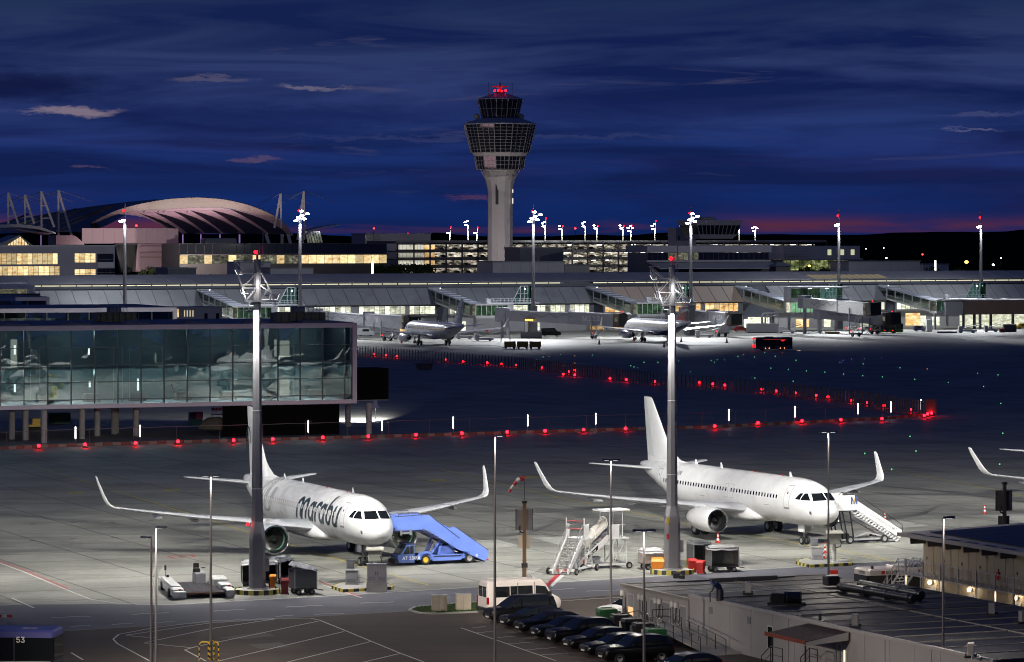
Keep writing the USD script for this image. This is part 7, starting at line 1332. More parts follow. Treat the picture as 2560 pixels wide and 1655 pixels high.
def wheelie(label, loc, rz, look, w=.55, d=.6, h=1.05, open_lid=False):
    t = thing('wheeled_bin', label, 'bin', loc, rz)
    part(t, 'tub', MB().loft([[(-w * .38, -d * .36, .08), (w * .38, -d * .36, .08), (w * .38, d * .36, .08), (-w * .38, d * .36, .08)], [(-w / 2, -d / 2, h), (w / 2, -d / 2, h), (w / 2, d / 2, h), (-w / 2, d / 2, h)]], True), look); part(t, 'lid', MB().loft([[(-w * .54, -d * .56, h + .01), (w * .54, -d * .56, h + .01), (w * .54, d * .5, h + .01), (-w * .54, d * .5, h + .01)], [(-w * .45, -d * .45, h + .1), (w * .45, -d * .45, h + .1), (w * .45, d * .46, h + .16), (-w * .45, d * .46, h + .16)]], True), look); part(t, 'handle', MB().cyl((-w * .4, d * .58, h - .02), (w * .4, d * .58, h - .02), .025, n=6), black_rubber)
    for s in (-1, 1): part(t, 'wheel', MB().lathe([(.03, -.03), (.1, -.03), (.1, .03), (.03, .03)], 12, 'x', (s * w * .45, d * .42, .1), True), black_rubber)
    return t
def at(px, py): return (*G(px, py)[:2], 0)
wheelie('yellow bin on the plinth of the left mast', (G(680, 1487)[0], G(680, 1484)[1], .36), .1, orange_plastic, .5, .45, .95); wheelie('dark red bin beside the left mast plinth', at(712, 1488), .1, paint('bin_dark_red', (.22, .015, .02), .5), .62, .6, 1.15)
wheelie('bright red bin, left one of two by the right mast', at(1731, 1432), .15, red_paint, .72, .7, 1.0); wheelie('bright red bin, right one of two by the right mast', at(1752, 1436), -.35, red_paint, .62, .65, .98)
b = (G(1721, 1426)[0], G(1721, 1430)[1], .36); t = thing('drum', 'small yellow drum on the plinth of the right mast', 'drum', b); part(t, 'body', MB().lathe([(.22, 0), (.24, .05), (.24, .62), (.2, .68), (.02, .7)], 16), yellow_paint, 40); part(t, 'lid_ring', MB().lathe([(.26, .6), (.28, .63), (.26, .68)], 16), yellow_paint, 40)
b = (G(1643, 1430)[0], G(1643, 1432)[1], .3); t = thing('grit_box', 'orange grit box standing on the plinth of the right mast', 'grit box', b, .05); part(t, 'tub', MB().loft([[(-.45, -.3, 0), (.45, -.3, 0), (.45, .35, 0), (-.45, .35, 0)], [(-.52, -.36, .62), (.52, -.36, .62), (.52, .4, .62), (-.52, .4, .62)]], True), orange_plastic); part(t, 'sloping_lid', MB().loft([[(-.55, -.4, .63), (.55, -.4, .63), (.55, .42, .63), (-.55, .42, .63)], [(-.5, -.1, .82), (.5, -.1, .82), (.45, .4, .92), (-.45, .4, .92)]], True), orange_plastic); part(t, 'foot', MB().bx(-.4, -.2, -.32, .3, -.1, 0).bx(.2, .4, -.32, .3, -.1, 0), orange_plastic, kind='stuff')
t = thing('rubber_block', 'black rubber chocks lying against the right plinth', 'wheel chock', at(1698, 1446), .1); part(t, 'big_block', MB().cham(-.45, .25, -.1, .5, 0, .5, .1), black_rubber); part(t, 'small_block', MB().cham(-.05, .42, -.35, .0, 0, .32, .08), black_rubber)
def cone(label, loc, first=[None]):
    if first[0] is None:
        t = thing('traffic_cone', label, 'cone', loc); first[0] = t; part(t, 'foot', MB().cham(-.22, .22, -.22, .22, 0, .05, .02), red_paint)
        for i, lk in enumerate((red_paint, white_paint, red_paint, white_paint, red_paint)): z0, z1 = .05 + i * .17, .05 + (i + 1) * .17; r = lambda z: .15 * (1 - z / 1.05) + .015; part(t, 'band', MB().lathe([(r(z0), z0), (r(z1), z1)] + ([(.005, z1)] if i == 4 else []), 14), lk, 60)
        return t
    return dup(first[0], loc, rnd.uniform(0, 1), label)
for px, py, l in ((933, 1457, 'striped cone between the two cabinets of the left island'), (1505, 1347 + 2, 'striped cone behind the parked stairs with canopy'), (1795, 1357, 'striped cone in front of the engine of the plain airliner'), (2212, 1300, 'striped cone behind the white boarding stairs'), (2062, 1382, 'farther of two cones by the camera post'), (2058, 1396, 'nearer of two cones by the camera post'), (2462, 1284, 'striped cone near the right edge'), (1097, 1402, 'striped cone on the blue stair truck')): cone(l, at(px, py) if px != 1097 else tuple(G(1092, 1406) + [0, 1.0, .62]))
# kerbed islands with cabinets
def island(label, corners, blocks=True):
    P = [G(*c)[:2] for c in corners]; o = P[0]; t = thing('kerb_island', label, 'kerb', (*o, 0)); poly = sg.Polygon([p - o for p in P]); part(t, 'top', MB().mesh(trimesh.creation.extrude_polygon(poly.buffer(-.1), .22, engine='earcut')), concrete_grey)
    ring = poly.exterior; n = int(ring.length / .45); n += n % 2
    for i in range(n): a = np.array(ring.interpolate(i * ring.length / n + .005).coords[0]); b = np.array(ring.interpolate((i + 1) * ring.length / n - .005).coords[0]); part(t, 'kerb_block', MB().bar((*a, .12), (*b, .12), .2, .24), kerb_yellow if i % 2 else kerb_black)
    return t
island('yellow and black kerb round the island with grey cabinets', [(832, 1472), (858, 1481), (978, 1474), (982, 1469), (958, 1463), (850, 1463)])
island('yellow and black kerb round the island with the camera post', [(1992, 1410), (2022, 1419), (2128, 1414), (2126, 1404), (2000, 1403)])
def box_cabinet(label, loc, rz, w, d, h, doors=1, look=grey_paint, base=.0, name='cabinet'):
    t = thing(name, label, 'cabinet', loc, rz)
    if base: part(t, 'plinth', MB().bx(-w / 2 - .05, w / 2 + .05, -d / 2 - .05, d / 2 + .05, 0, base), concrete_grey)
    part(t, 'case', MB().cham(-w / 2, w / 2, -d / 2, d / 2, base, base + h, .025), look); part(t, 'roof', MB().bx(-w / 2 - .04, w / 2 + .04, -d / 2 - .05, d / 2 + .04, base + h, base + h + .05), look)
    for k in range(doors):
        a = -w / 2 + k * w / doors; dd = part(t, 'door', MB().bx(a + .025, a + w / doors - .025, -d / 2 - .025, -d / 2 - .005, base + .08, base + h - .05), look); part(dd, 'handle', MB().bx(a + w / doors - .1 if k == 0 else a + .06, a + w / doors - .06 if k == 0 else a + .1, -d / 2 - .05, -d / 2 - .025, base + h * .45, base + h * .6), dark_steel)
        vb = MB(); [vb.bx(a + .12, a + w / doors - .12, -d / 2 - .032, -d / 2 - .026, base + h * .15 + q * .05, base + h * .15 + .025 + q * .05) for q in range(6)]; part(dd, 'vent', vb, mid_grey, kind='stuff')
    return t
box_cabinet('tall grey double-door switch cabinet on the left island', at(942, 1480), .02, 1.5, .5, 1.45, 2, base=.7); box_cabinet('lower grey cabinet with a small box on top, left island', at(880, 1468), .02, 1.0, .8, 1.05, 1, base=.25); box_cabinet('small grey box standing on the lower cabinet of the left island', (*G(876, 1464)[:2], 1.36), .02, .6, .45, .62, 1, paint('box_blue_grey', (.22, .23, .26), .5))
box_cabinet('grey cabinet with a small box on top, right island', at(2043, 1406), .02, .95, .8, 1.0, 1, base=.24); box_cabinet('small grey box standing on the cabinet of the right island', (*G(2036, 1403)[:2], 1.3), .02, .6, .45, .6, 1, paint('box_blue_grey', (.22, .23, .26), .5))
def camera_post(label, loc, hp):
    t = thing('docking_display', label, 'display', loc, .05); part(t, 'post', MB().cyl((0, 0, .2), (0, 0, hp), .15, n=12).bx(-.3, .3, -.3, .3, .2, .3), dirty_white, 30, kind='stuff'); part(t, 'case', MB().cham(-.55, .55, -.35, .35, hp, hp + .85, .06), paint('case_grey_green', (.33, .34, .29), .5)); part(t, 'lid', MB().hexa([(-.72, -.5, hp + .86), (.72, -.5, hp + .86), (.68, .45, hp + 1.0), (-.68, .45, hp + 1.0), (-.72, -.5, hp + .92), (.72, -.5, hp + .92), (.68, .45, hp + 1.08), (-.68, .45, hp + 1.08)]), paint('lid_cream', (.55, .53, .46), .5)); part(t, 'cable', MB().tube([(.4, -.36, hp + .4), (.52, -.4, hp + .1), (.45, -.38, hp - .2), (.12, -.16, hp - .3)], .035), black_rubber); return t
camera_post('grey docking sensor case behind the switch cabinets, in front of the nose wheel', (G(935, 1455)[0], G(935, 1449)[1], 0), 1.5); camera_post('grey docking sensor case on a post on the right island', at(2086, 1412), 1.75)
t = thing('red_bucket', 'red fire bucket on a stand by the flat roof, right of the lamp pole', 'bucket', at(2085, 1482)); part(t, 'tub', MB().loft([[(-.2, -.2, 1.0), (.2, -.2, 1.0), (.2, .2, 1.0), (-.2, .2, 1.0)], [(-.3, -.28, 1.75), (.3, -.28, 1.75), (.3, .28, 1.75), (-.3, .28, 1.75)]], True), red_paint); part(t, 'white_band', MB().bx(-.26, .26, -.27, -.255, 1.3, 1.45), white_paint); part(t, 'stand', MB().bar((0, 0, 0), (0, 0, 1.0), .08), dark_steel)
# windsock mast and sign boards on brown posts
rust = paint('rust_post', (.16, .09, .04), .65, var=.2, scale=1.5); board_grey = paint('board_grey', (.17, .165, .17), .5); cream = paint('board_cream', (.50, .45, .36), .6)
def sign_post(label, loc, h, look, b1, b2, sock=True):
    t = thing('sign_post', label, 'sign', loc, .15); part(t, 'post', MB().bx(-.13, .13, -.13, .13, 0, h), look); part(t, 'clamp', MB().bx(-.22, .22, -.18, .18, 1.6, 1.95), dark_steel); part(t, 'upper_board', MB().bx(-.62, .62, .16, .2, h - 2.1, h - .5), b1); part(t, 'upper_frame', MB().bx(-.68, -.62, .13, .22, h - 2.1, h - .48).bx(.62, .68, .13, .22, h - 2.1, h - .48), dark_steel, kind='stuff'); part(t, 'lower_board', MB().bx(-.46, .46, .16, .2, h - 3.5, h - 2.5), b2); part(t, 'cap', MB().cham(-.2, .2, -.2, .2, h, h + .18, .04), dark_steel); part(t, 'hose', MB().tube([(-.1, -.15, h - 2.3), (-.35, -.15, h - 2.2), (-.45, -.12, h - 1.9), (-.35, -.1, h - 1.75)], .06), black_rubber); return t
b = at(1311, 1470); t = sign_post('brown post with grey and cream boards by the white van', b, 6.6, rust, board_grey, cream)
ws = thing('windsock', 'drooping red and white windsock on top of the brown post', 'windsock', (b[0], b[1], 6.75), .15); part(ws, 'pole', MB().cyl((0, 0, 0), (0, 0, 1.9), .025, n=6), dark_steel)
cs = [np.array([0, 0, 1.78]), np.array([-.35, 0, 1.76]), np.array([-.62, 0, 1.55]), np.array([-.85, 0, 1.25]), np.array([-1.05, 0, .95]), np.array([-1.22, 0, .7])]
for i in range(5): part(ws, 'band', MB().cyl(cs[i] + [0, 0, 0], cs[i + 1], .2 - .022 * i, .2 - .022 * (i + 1), 12, False), line_red if i % 2 == 0 else dirty_white, 40)
sign_post('dark post with two grey boards at the right edge', at(2511, 1456), 7.75, paint('dark_post', (.05, .045, .04), .6), dark_grey, dark_grey)
for px, py, l in ((1098, 1532, 'pale concrete block on the grass island, left one'), (1158, 1529, 'pale concrete block on the grass island, right one')): t = thing('concrete_block', l, 'block', (*G(px, py - 3)[:2], .07), .12); part(t, 'block', MB().cham(-.55, .55, -.4, .4, 0, 1.1, .03), paint('block_cream', (.40, .36, .29), .8, var=.12, scale=2)); part(t, 'joint', MB().bx(-.012, .012, -.405, -.399, .02, 1.08), mid_grey); part(t, 'cap', MB().bx(-.57, .57, -.42, .42, 1.1, 1.16), concrete_grey)
# ---------------------------------------------------------------- cars, vans, buses
car_black = paint('car_black', (.003, .003, .0035), .3, coat=.12, spec=.25); tail_red = paint('tail_red', (.35, .01, .01), .25, coat=.5); head_clear = paint('headlight', (.35, .36, .38), .1, .3, coat=.6); plate_white = paint('plate_white', (.55, .55, .55), .5)
van_cream = paint('van_cream', (.68, .63, .60), .38, var=.03, coat=.3)
def smooth_rings(stn, k, m=20):
    s = np.array(stn, float); xs = np.concatenate([np.linspace(s[i, 0], s[i + 1, 0], k, endpoint=False) for i in range(len(s) - 1)] + [[s[-1, 0]]]); return [xs] + [PchipInterpolator(s[:, 0], s[:, j])(xs) for j in range(1, s.shape[1])]
def car(label, loc, rz, L=4.75, w=1.84, h=1.48, kind='estate', look=car_black, group=None):
    """x runs from the front bumper to the tail."""
    t = thing('parked_car' if kind != 'mpv' else 'parked_mpv', label, 'car', loc, rz, group)
    if kind == 'mpv': belt = [(0, .5, .72, .80), (.12, .3, .98, .86), (.9, .22, 1.1, .93), (1.5, .22, 1.15, .95), (4.6, .22, 1.18, .95), (5.0, .25, 1.15, .93), (5.14, .4, .95, .86)]; roof = [(1.05, 1.1, .86), (1.45, 1.42, .84), (2.05, 1.82, .78), (2.6, 1.9, .76), (4.4, 1.88, .76), (4.85, 1.8, .75), (5.05, 1.2, .82)]
    elif kind == 'suv': belt = [(0, .5, .8, .82), (.12, .32, 1.0, .90), (.9, .25, 1.1, .96), (1.5, .25, 1.12, .97), (4.3, .25, 1.16, .97), (4.75, .3, 1.12, .94), (4.9, .45, .95, .86)]; roof = [(1.35, 1.1, .88), (1.75, 1.38, .84), (2.3, 1.7, .74), (2.8, 1.77, .72), (4.0, 1.72, .72), (4.5, 1.55, .72), (4.85, 1.15, .82)]
    else: belt = [(0, .45, .62, .74), (.12, .28, .8, .84), (.8, .2, .92, .9), (1.4, .2, .96, .92), (4.1, .2, 1.0, .92), (4.6, .25, .98, .88), (4.76, .4, .85, .8)]; roof = [(1.3, .94, .84), (1.75, 1.2, .78), (2.25, 1.42, .66), (2.8, 1.48, .64), (3.7, 1.44, .64), (4.3, 1.25, .66), (4.7, .98, .76)]
    k = L / belt[-1][0]; xs, zb, zt, hw = smooth_rings(belt, 4); R = []
    for x, a, b, c in zip(xs, zb, zt, hw): R.append([(x * k, s * q * c, a + (b - a) * f) for s, q, f in ((1, .86, 0), (1, .99, .22), (1, 1.0, .5), (1, .97, .82), (1, .88, .98), (1, .4, 1.03), (-1, .4, 1.03), (-1, .88, .98), (-1, .97, .82), (-1, 1.0, .5), (-1, .99, .22), (-1, .86, 0))])
    part(t, 'body', MB().loft([r[::-1] for r in R], True), look, 45)
    xs, zt, hw = smooth_rings(roof, 4); base = np.interp(xs, [b[0] for b in belt], [b[2] for b in belt]) - .06; R = []
    for x, b, c, z0 in zip(xs, zt, hw, base): b = max(b, z0 + .08); R.append([(x * k, s * q * c, z0 + (b - z0) * f) for s, q, f in ((1, 1.08, 0), (1, 1.04, .4), (1, .99, .8), (1, .88, .96), (1, .4, 1.0), (-1, .4, 1.0), (-1, .88, .96), (-1, .99, .8), (-1, 1.04, .4), (-1, 1.08, 0))])
    part(t, 'cabin_glass', MB().loft([r[::-1] for r in R], True), dark_glass, 45)
    rf = [i for i, x in enumerate(xs) if zt[i] > max(zt) - .17]; rows = [[(p[0], p[1], p[2] + .012) for p in R[i][3:7]] for i in rf]; n = len(rows)
    part(t, 'roof', MB().add(np.vstack(rows), [[i * 4 + j, (i + 1) * 4 + j, (i + 1) * 4 + j + 1, i * 4 + j + 1] for i in range(n - 1) for j in range(3)]), look, True)
    for s in (-1, 1):
        for q in (.42, .68): i = int(len(xs) * q); part(t, 'pillar', MB().bar(np.array(R[i][0 if s > 0 else 9]) + [0, s * .012, 0], np.array(R[i][2 if s > 0 else 7]) + [0, s * .012, 0], .09, .03), look)
        for x in (.19 * L, .80 * L): road_wheel(t, x, s * (w / 2 - .12), .33 if kind == 'estate' else .36, .22)
        part(t, 'headlight', MB().sphere((.16 * k, s * w * .36, (.66 if kind == 'estate' else .84)), .14, 1, (.8, 1.4, .6)), head_clear, 40); part(t, 'tail_light', MB().bx(L - .12, L - .02, *sorted((s * w * .3, s * w * .45)), .8, .98), tail_red); part(t, 'mirror', MB().sphere((roof[1][0] * k + .1, s * (w / 2 + .09), belt[3][2] + .08), .1, 1, (.7, 1, .8)), look, 40)
    part(t, 'number_plate', MB().bx(-.035, -.01, -.26, .26, .42, .53), plate_white); part(t, 'number_plate', MB().bx(L + .0, L + .02, -.26, .26, .6, .71), plate_white); part(t, 'grille', MB().bx(-.02, .06, -.42, .42, .55, .74), dark_steel)
    return t
ordn = ('first', 'second', 'third', 'fourth', 'fifth', 'sixth', 'seventh', 'eighth')
def nose_i(i): return (-1.75 + 1.06 * i, 240.4 - 3.22 * i, .004)
k0 = car('black people carrier parked first in the row beside the white van', nose_i(0), ALPHA, 5.1, 1.92, 1.9, 'mpv', group='black cars parked in a row')
k1 = car('black estate car, second in the row from the white van', nose_i(1), ALPHA + .02, group='black cars parked in a row')
car('black tall car, fifth in the row from the white van', nose_i(4), ALPHA + .01, 4.7, 1.9, 1.68, 'suv', group='black cars parked in a row')
for i in (2, 3, 5, 6): dup(k1, nose_i(i), ALPHA + (.03, -.02, .0, .02, -.015)[i - 2], f'black estate car, {ordn[i]} in the row from the white van')
car('black sport utility car, largest and last in the row at the bottom edge', nose_i(7), ALPHA, 4.9, 1.95, 1.75, 'suv', group='black cars parked in a row')
dup(k1, (8.6, 210.4, .004), ALPHA + .05, 'black car of which only the roof shows at the bottom edge')
car('white car half hidden behind the bins at the cabin corner', (*G(1505, 1549)[:2], .004), ALPHA + .15, look=white_paint)
# white van
t = thing('passenger_van', 'cream white passenger van with dark windows beside the grass island', 'van', (*G(1206, 1536)[:2], .004), ALPHA - .02)
stn = [(0, .45, 1.0, 1.95, .88, .80), (.06, .3, 1.1, 2.35, .97, .86), (.3, .28, 1.15, 2.48, .99, .88), (4.0, .28, 1.15, 2.5, .99, .88), (4.3, .28, 1.15, 2.42, .99, .87), (4.75, .28, 1.16, 1.98, .98, .84), (5.1, .28, 1.12, 1.42, .96, .86), (5.6, .3, 1.0, 1.16, .92, .84), (5.85, .45, .8, .92, .8, .7)]
xs, zb_, zm, zt__, wb, wt = smooth_rings(stn, 4); R = [[(x, s * y, z) for s, y, z in ((1, b * .9, a), (1, b, a + .2), (1, b, m), (1, w_, m + (c - m) * .85), (1, w_ * .85, c), (-1, w_ * .85, c), (-1, w_, m + (c - m) * .85), (-1, b, m), (-1, b, a + .2), (-1, b * .9, a))] for x, a, m, c, b, w_ in zip(xs, zb_, zm, zt__, wb, wt)]
part(t, 'body', MB().loft(R, True), van_cream, 35)
def vq(pts, y=-1.0): return MB().add([(x, y * 1.003 * np.interp(z, [1.15, 2.35], [.992, .90]), z) for x, z in pts], [[0, i, i + 1] for i in range(1, len(pts) - 1)])
for s in (-1, 1):
    for a, b in ((.55, 1.75), (1.8, 2.35), (2.4, 3.55)): part(t, 'side_window', vq([(a, 1.28), (b, 1.28), (b, 2.05), (a, 2.05)][::1 if s < 0 else -1], s), dark_glass)
    part(t, 'door_window', vq([(3.75, 1.28), (4.98, 1.28), (4.55, 1.95), (3.8, 2.05)][::1 if s < 0 else -1], s), dark_glass)
    for x in (1.0, 4.7): road_wheel(t, x, s * .86, .35, .24)
    part(t, 'tail_light', MB().bx(-.02, .12, *sorted((s * .86, s * .985)), .8, 1.3), glow('brake_glow', (.9, .02, .02), .35)); part(t, 'headlight', MB().sphere((5.62, s * .72, .93), .18, 1, (.9, .9, .8)), head_clear, 40); part(t, 'mirror', MB().cham(4.75, 4.95, *sorted((s * 1.0, s * 1.2)), 1.25, 1.6, .04), black_rubber)
    part(t, 'door_handle', MB().bx(3.5, 3.68, *sorted((s * .995, s * 1.02)), 1.08, 1.13).bx(3.85, 4.03, *sorted((s * .995, s * 1.02)), 1.08, 1.13), dark_steel, kind='stuff'); part(t, 'side_trim', MB().bx(.2, 5.2, *sorted((s * .99, s * 1.01)), .4, .5), dark_grey)
    part(t, 'door_seam', MB().bx(2.36, 2.38, *sorted((s * .9, s * 1.0)), .5, 2.3).bx(3.66, 3.68, *sorted((s * .9, s * 1.0)), .5, 2.3), mid_grey, kind='stuff')
part(t, 'rear_window', MB().bx(-.012, .05, -.72, -.05, 1.3, 2.05).bx(-.012, .05, .05, .72, 1.3, 2.05), dark_glass, kind='stuff'); part(t, 'number_plate', MB().bx(-.02, 0, -.3, .25, .62, .74), plate_white); part(t, 'rear_bumper', MB().cham(-.1, .2, -.9, .9, .3, .55, .06), black_rubber); part(t, 'windscreen', MB().quad((4.42, -.76, 2.32), (4.42, .76, 2.32), (5.12, .80, 1.43), (5.12, -.80, 1.43)), dark_glass); part(t, 'aerial', MB().cyl((3.9, 0, 2.5), (3.7, 0, 2.75), .015, n=5), dark_steel); part(t, 'roof_rib', MB().bx(.6, 3.6, -.6, -.56, 2.485, 2.52).bx(.6, 3.6, .56, .6, 2.485, 2.52), van_cream, kind='stuff')
# buses
def bus(label, loc, rz, L, body, low, h=3.0, w=2.5, roofc=None, name='bus', glass=dark_glass, doors=True):
    t = thing(name, label, 'bus', loc, rz); rc = roofc or body
    part(t, 'lower_body', MB().cham(0, L, -w / 2, w / 2, .3, 1.15, .08), low); part(t, 'window_band', MB().cham(.03, L - .03, -w / 2 + .03, w / 2 - .03, 1.12, h - .45, .03), glass); part(t, 'roof', MB().cham(0, L, -w / 2, w / 2, h - .48, h, .14), rc)
    for x in np.arange(1.6, L - 1, 1.7): part(t, 'window_pillar', MB().bx(x - .06, x + .06, -w / 2 - .005, -w / 2 + .05, 1.1, h - .45), body)
    for x in (L * .22, L * .72):
        for s in (-1, 1): road_wheel(t, x, s * (w / 2 - .12), .48, .28)
    if doors: part(t, 'door', MB().bx(L * .42, L * .52, -w / 2 - .02, -w / 2, .35, h - .5), glass)
    part(t, 'roof_hatch', MB().cham(L * .3, L * .5, -.6, .6, h, h + .16, .06), rc); return t
t = bus('dark apron bus with number 53 on its blue roof at the bottom left', (*G(-215, 1688)[:2], .004), math.radians(-6), 9.2, paint('bus_dark', (.02, .02, .03), .3, coat=.4), paint('bus_dark', (.02, .02, .03), .3), 3.05, 2.55, paint('bus_roof_blue', (.05, .055, .22), .35, coat=.4))
lettering(t, '53', [[1, 0, 0, 6.9], [0, 1, 0, -.55], [0, 0, 1, 3.052], [0, 0, 0, 1]], .6, paint('bus_number', (.35, .35, .38), .5)); lettering(t, '53', face_y(6.8, -1.295, 2.28), .34, dirty_white); part(t, 'windscreen', MB().bx(9.18, 9.22, -1.15, 1.15, 1.2, 2.6), dark_glass); part(t, 'white_stripe', MB().bx(3.0, 9.0, -1.285, -1.275, 1.05, 1.12), dirty_white)
t = bus('dark apron bus with red lamps driving over the far apron', gp(1886, 806) + (0,), ALPHA * .4, 9.0, paint('bus_plum', (.07, .05, .07), .4), paint('bus_plum2', (.12, .09, .11), .4), 3.1, 2.5)
for y in (-1.1, 1.1):
    for z in (.85, 1.2, 2.8): part(t, 'rear_lamp', MB().sphere((-.06, y, z), .17, 1), red_small)
for x in (2.4, 3.3, 6.0, 7.0): part(t, 'side_lamp', MB().sphere((x, -1.3, .55), .11, 1), glow('marker_lamp', (1, .35, .15), 3.0))
part(t, 'red_strip', MB().bx(1.9, 7.5, -1.28, -1.265, 2.55, 2.65), glow('strip_red', (.9, .06, .03), .5)); part(t, 'route_sign', MB().bx(6.2, 7.0, -1.28, -1.265, 2.2, 2.5), glow('sign_red', (1, .03, .03), .9)); disk_light(t, (9.2, -.3, .7), (1, 0, -.14), 130, .12, (1, .75, .5), 30)
t = bus('green bus waiting under the jet bridge at right', gp(2178, 945) + (0,), ALPHA * .3, 8.8, paint('bus_green', (.10, .38, .02), .4), paint('bus_green', (.10, .38, .02), .4), 3.1, 2.5, dirty_white)
for x in (.6, 3.6, 5.8): part(t, 'side_lamp', MB().sphere((x, -1.3, .8), .14, 1), red_small)
t = bus('white airport bus parked behind the steel stair of the cabin block', (*G(2152, 1513)[:2], 0), ALPHA, 8.0, van_cream, van_cream, 2.75, 2.3, name='shuttle_bus', doors=False)
for xx, tx in ((1.5, 'LOSCH'), (4.6, 'LOSCH')): lettering(t, tx, face_y(xx, -1.16, 2.36), .22, black_paint); part(t, 'red_mark', MB().bx(xx - .4, xx - .12, -1.165, -1.152, 2.34, 2.6), red_paint)
lettering(t, 'LOSCH', [[0, 0, -1, -.01], [-1, 0, 0, .3], [0, 1, 0, 2.36], [0, 0, 0, 1]], .2, black_paint); part(t, 'windscreen', MB().bx(-.02, .0, -1.0, .1, .9, 2.2), dark_glass); part(t, 'beacon', MB().cyl((.5, -.8, 2.75), (.5, -.8, 2.95), .12, n=10), dark_steel); part(t, 'roof_vent', MB().cham(3.0, 5.2, -.8, .2, 2.75, 2.85, .05), dark_steel)
# ---------------------------------------------------------------- equipment on the far apron
def dolly(label, px, py, first=[None]):
    loc = G(px, py)
    if first[0] is None:
        t = thing('baggage_dolly', label, 'baggage cart', loc, .03, 'yellow baggage carts in a row'); first[0] = t; yd = paint('dolly_yellow', (.48, .33, .04), .5, var=.2)
        part(t, 'bed', MB().bx(0, 2.7, 0, 1.6, .45, .6), dark_steel); part(t, 'body', MB().bx(.05, 2.65, .05, 1.55, .6, 1.75), yd); part(t, 'top', MB().bx(0, 2.7, 0, 1.6, 1.76, 1.86), dirty_white); part(t, 'end_frame', MB().bx(-.02, .06, -.02, 1.62, .6, 1.76).bx(2.64, 2.72, -.02, 1.62, .6, 1.76), yellow_paint, kind='stuff')
        for x in (.4, 2.3): road_wheel(t, x, .1, .26, .15, mid_grey); road_wheel(t, x, 1.5, .26, .15, mid_grey)
        part(t, 'tow_bar', MB().bar((0, .8, .4), (-.7, .8, .3), .08), dark_steel)
    else: dup(first[0], loc, .03, label)
for px, l in ((1261, 'left one of three yellow baggage carts on the far apron'), (1293, 'middle one of three yellow baggage carts on the far apron'), (1324, 'right one of three yellow baggage carts on the far apron')): dolly(l, px, 873)
def van(label, px, py, look, L=4.8, h=2.0, rz=0.0, cat='van', lamps=False):
    loc = G(px, py); t = thing('apron_' + ('van' if cat == 'van' else 'car'), label, cat, loc, rz); w = .95
    st = [(0, .5, 1.0, .86), (.1, .3, h * .96, .92), (L * .68, .3, h, .95), (L * .82, .3, h * .62, .95), (L * .97, .3, h * .52, .9), (L, .5, h * .4, .82)] if cat == 'van' else [(0, .4, .9, .8), (.25, .3, .95, .88), (L * .2, .3, h, .72), (L * .6, .3, h, .72), (L * .75, .3, 1.0, .9), (L * .97, .3, .8, .88), (L, .4, .6, .8)]
    part(t, 'body', MB().loft([[(x, -q, a), (x, q, a), (x, q, a + (b - a) * .6), (x, q * .86, b), (x, -q * .86, b), (x, -q, a + (b - a) * .6)] for x, a, b, q in st], True), look, 30)
    part(t, 'windows', MB().bx(L * .3, L * .7, -.97, -.9, h * .58, h * .85), dark_glass)
    for x in (L * .2, L * .8): road_wheel(t, x, -.82, .32, .2); road_wheel(t, x, .82, .32, .2)
    if lamps: part(t, 'tail_lamp', MB().sphere((-.03, -.7, .9), .12, 1).sphere((-.03, .7, .9), .12, 1), red_small, kind='stuff')
    return t
for a in (('black van parked below the long jet bridge', 1352, 841, car_black, 5.4, 2.3, .1, 'van'), ('white van left of the engine of the blue-striped airliner', 980, 848, white_paint, 4.5, 1.9, .2, 'van'), ('white van at the left edge of the apron behind the wing corner', 893, 840, white_paint, 4.6, 2.2, .1, 'van'), ('red car parked beside the equipment boxes under the bridge', 1833, 829, paint('car_red', (.45, .015, .02), .3, coat=.5), 4.6, 1.5, .05, 'car'), ('white car with red tail lamps at the foot of the right bridge', 2150, 829, white_paint, 4.4, 1.5, .3, 'car', True), ('white car left of the one with the tail lamps', 2116, 828, white_paint, 4.2, 1.45, .1, 'car', True), ('yellow car under the brown bridge hall at the right edge', 2540, 823, yellow_paint, 4.6, 1.7, .1, 'car'), ('dark blue tug in front of the lit doorway at right', 2284, 828, paint('tug_blue', (.02, .03, .10), .4), 3.6, 1.6, .1, 'van')): van(*a)
def loader(label, px, py, L=6.0, look=dirty_white, belt=True, lamp=False, flip=False):
    loc = G(px, py); t = thing('belt_loader', label, 'belt loader', loc, PI if flip else .05); part(t, 'chassis', MB().cham(0, L * .8, -1.0, 1.0, .35, .85, .08), look); part(t, 'cab', MB().cham(L * .02, L * .2, -.95, .95, .85, 1.9, .1), look); part(t, 'belt', MB().bar((L * .15, .3, 1.1), (L * 1.05, .3, 2.4), .9, .2), steel); part(t, 'rail', MB().bar((L * .15, -.2, 1.5), (L * 1.05, -.2, 2.9), .06).bar((L * .15, .8, 1.5), (L * 1.05, .8, 2.9), .06), steel, kind='stuff')
    for x in (L * .12, L * .65): road_wheel(t, x, -.85, .36, .22); road_wheel(t, x, .85, .36, .22)
    if lamp: part(t, 'beacon', MB().sphere((L * .6, 0, 2.6), .15, 1), red_small)
    return t
loader('white belt loader behind the tail of the blue-striped airliner', 1186, 853, 6.2, lamp=True); loader('low loader under the wing of the blue-striped airliner', 1140, 848, 5.4, grey_paint); loader('white belt loader among the boxes under the bright walkway', 1946, 833, 6.0, white_paint); loader('grey conveyor vehicle at the red tail', 1738, 844, 6.0, grey_paint, lamp=True); loader('low white loader at the brown bridge hall', 2395, 832, 6.5, dirty_white); loader('second low loader at the brown bridge hall', 2460, 830, 5.0, grey_paint); loader('grey loader under the dark jet bridge at left', 1010, 846, 4.0, mid_grey)
